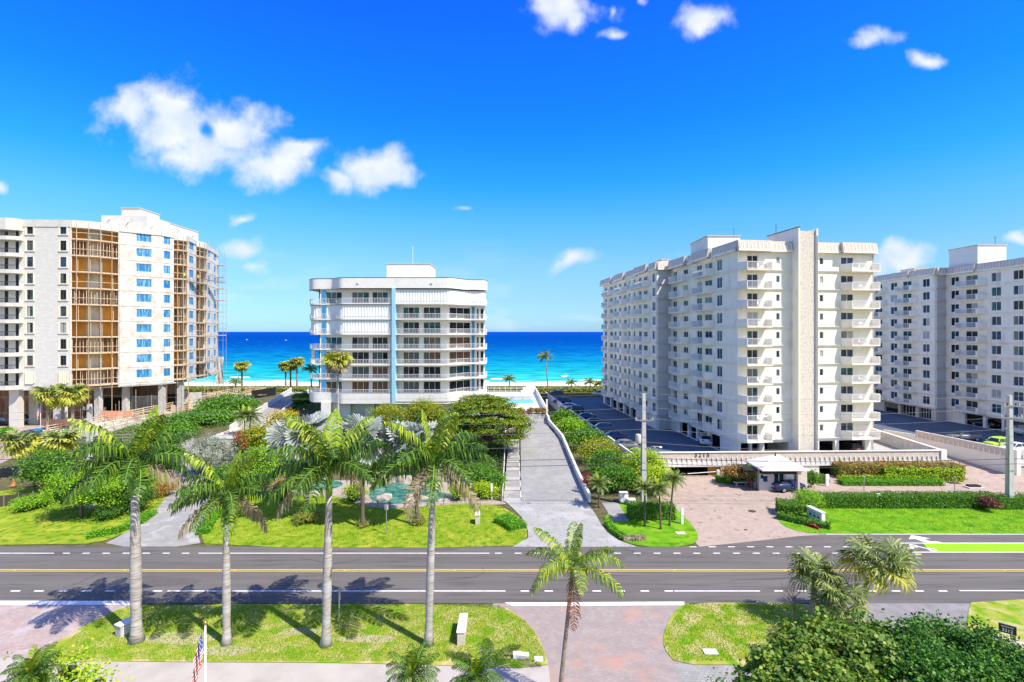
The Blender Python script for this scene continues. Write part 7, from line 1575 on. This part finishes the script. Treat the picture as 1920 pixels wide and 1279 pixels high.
for i, (zs, sag, rad, m_, lab) in enumerate(WR):
    t_ = thing('overhead_wire', lab+' strung between the utility poles', 'wire', (0,57.7,0)); pts = []
    for j in range(4):
        for q in range(14): f = q/14; pts.append((PLX[j]+(PLX[j+1]-PLX[j])*f, (i % 3-1)*.35, zs[j]+(zs[j+1]-zs[j])*f-4*sag*f*(1-f)))
    MB().tube(pts, rad, 5).obj('cable', m_, t_)
# ================================================================ flags, people, boats
mat('flag_red', (.62,.06,.05), .8); mat('flag_white', (.80,.79,.77), .8); mat('flag_blue', (.05,.09,.33), .8)
def flag(label, px, d_, ztop, W_, H_, base=0, pole_r=.045, drop=.8, name='flagpole', seed=0):
    x = XD(px,d_); t_ = thing(name, label, 'flagpole', (x,d_,base)); h = ztop-base
    MB().lathe([(pole_r*1.5,0),(pole_r,h*.5),(pole_r*.8,h)], 10).obj('pole', 'white_metal', t_, smooth=True); MB().lathe([(.005,h-.01),(.09,h+.07),(.09,h+.13),(.01,h+.2)], 10).obj('ball', 'brass', t_, smooth=True)
    f = thing('flag', 'limp stars and stripes flag on the '+('near white flagpole with the gold ball' if seed == 0 else 'small pole by the lobby palms'), 'flag', (x-.06,d_,base)); mb = MB(); n, m2 = 26, 13
    def pt(i, j):
        s = i/n*W_; t2_ = j/m2*H_; return (-(.07+s*.20)-.03*math.sin(s*9+j*.5+seed), .07*math.sin(s*11+j*.25)-.02, h-.25-t2_-s*drop-.02*math.sin(s*8))
    for j in range(m2):
        for i in range(n):
            m_ = 2 if (j < 7 and i < n*.4) else (0 if j % 2 == 0 else 1)
            mb.add([pt(i,j),pt(i,j+1),pt(i+1,j+1),pt(i+1,j)], [(0,1,2,3)], m_)
    mb.obj('cloth', ['flag_red','flag_white','flag_blue'], f, smooth=False)
    st_ = MB()
    for j in range(1,7):
        for i in range(1,int(n*.4)):
            if (i+j) % 2: p = Vector(pt(i,j)); st_.add([p+Vector((-.02,-.012,-.02)),p+Vector((.02,-.012,-.02)),p+Vector((.02,-.012,.02)),p+Vector((-.02,-.012,.02))], [(0,1,2,3)])
    st_.obj('stars', 'flag_white', f, kind='stuff')
flag('white flagpole with a gold ball before the second palm', 385, 22, ZD(1172,22), 1.9, 1.25, 0, drop=.72)
flag('small flagpole by the lobby palms of the left block', 76, 87.5, ZD(752,87.5), 2.2, 1.5, 2.0, seed=2)
def person_mesh(vest):
    me = bpy.data.meshes.new('body'); V = [(0,0,.95),(0,0,1.2),(0,0,1.42),(0,.0,1.52),(0,-.02,1.66),(0,-.01,1.76),(-.2,0,1.4),(-.27,-.08,1.14),(-.22,-.26,1.0),(.2,0,1.4),(.28,-.05,1.13),(.24,-.22,.95),(-.1,0,.88),(-.12,-.03,.48),(-.12,.02,.08),(-.12,-.14,.04),(.1,0,.88),(.13,.02,.48),(.13,.06,.08),(.13,-.1,.04)]
    E = [(0,1),(1,2),(2,3),(3,4),(4,5),(2,6),(6,7),(7,8),(2,9),(9,10),(10,11),(0,12),(12,13),(13,14),(14,15),(0,16),(16,17),(17,18),(18,19)]
    me.from_pydata(V, E, []); o_ = bpy.data.objects.new('body', me); COL.objects.link(o_)
    md = o_.modifiers.new('s', 'SKIN'); rad = [.15,.14,.15,.065,.11,.07,.07,.05,.04,.07,.05,.04,.10,.075,.05,.05,.10,.075,.05,.05]
    for v_, r1 in zip(me.skin_vertices[0].data if me.skin_vertices else [], rad): v_.radius = (r1, r1*.85)
    o_.modifiers.new('u', 'SUBSURF').levels = 1
    dg = bpy.context.evaluated_depsgraph_get(); m2_ = bpy.data.meshes.new_from_object(o_.evaluated_get(dg)); bpy.data.objects.remove(o_)
    m2_.materials.clear()
    for q in ('skin_tone',vest,'work_trousers','hard_hat'): m2_.materials.append(MATS[q])
    for p_ in m2_.polygons:
        z = p_.center.z; p_.material_index = 3 if z > 1.72 else 0 if z > 1.5 else 1 if (z > .98 and not (abs(p_.center.x) > .2 and z < 1.12)) else 0 if abs(p_.center.x) > .2 and z > .85 else 2
    return m2_
mat('skin_tone', (.35,.20,.13), .6); mat('vest_yellow', (.70,.75,.03), .7); mat('vest_orange', (.75,.22,.03), .7); mat('work_trousers', (.05,.06,.10), .8); mat('hard_hat', (.75,.74,.70), .4)
try:
    pmy = person_mesh('vest_yellow')
    for i, (lab, x, y, z, a) in enumerate([('worker in a yellow vest on the upper swing stage, left one', SX+.4, 108.9, SZ+.12, 200), ('worker in a yellow vest on the upper swing stage, right one', SX+1.0, 112.5, SZ+.12, 160), ('worker in a yellow vest walking on the construction deck', XD(398,112), 112, 3.05, 120), ('worker in a yellow vest at the fence by the left entrance', XD(109,86), 86, 2.0, 20)]):
        t_ = thing('person', lab, 'person', (x,y,z), R(a)); place('body', pmy, t_)
except Exception as ex: print('person', ex)
for i, (px, py) in enumerate([(463,637.5),(536,638.5)]):
    d_ = 24*F/(py-622); t_ = thing('boat', ['white boat far out at sea, left of the two','white boat far out at sea, right of the two'][i], 'boat', (XD(px,d_),d_,-4), scale=.55); MB().add([(-4,-1.5,0),(5,0,0),(-4,1.5,0),(-4.5,-1.8,1.8),(6,0,2.2),(-4.5,1.8,1.8)], [(0,2,1),(3,4,5),(0,1,4,3),(1,2,5,4),(2,0,3,5)]).obj('hull', 'white_paint', t_); MB().box(-2,1,-1,1,1.8,4).obj('cabin', 'white_paint', t_)
# beach furniture behind the left trees
for i, (px, d_) in enumerate([(500,142),(507,142),(512,144)]):
    t_ = thing('orange_board', ['orange board leaning by the beach path, left one','orange board leaning by the beach path, middle one','orange board leaning by the beach path, right one'][i], 'board', (XD(px,d_),d_,2.4)); MB().box(0,.8,0,.1,0,1.3).obj('board', 'terracotta', t_)
print('objects', len(bpy.data.objects), 'tris', sum(len(o.data.polygons) for o in bpy.data.objects if o.type == 'MESH'))
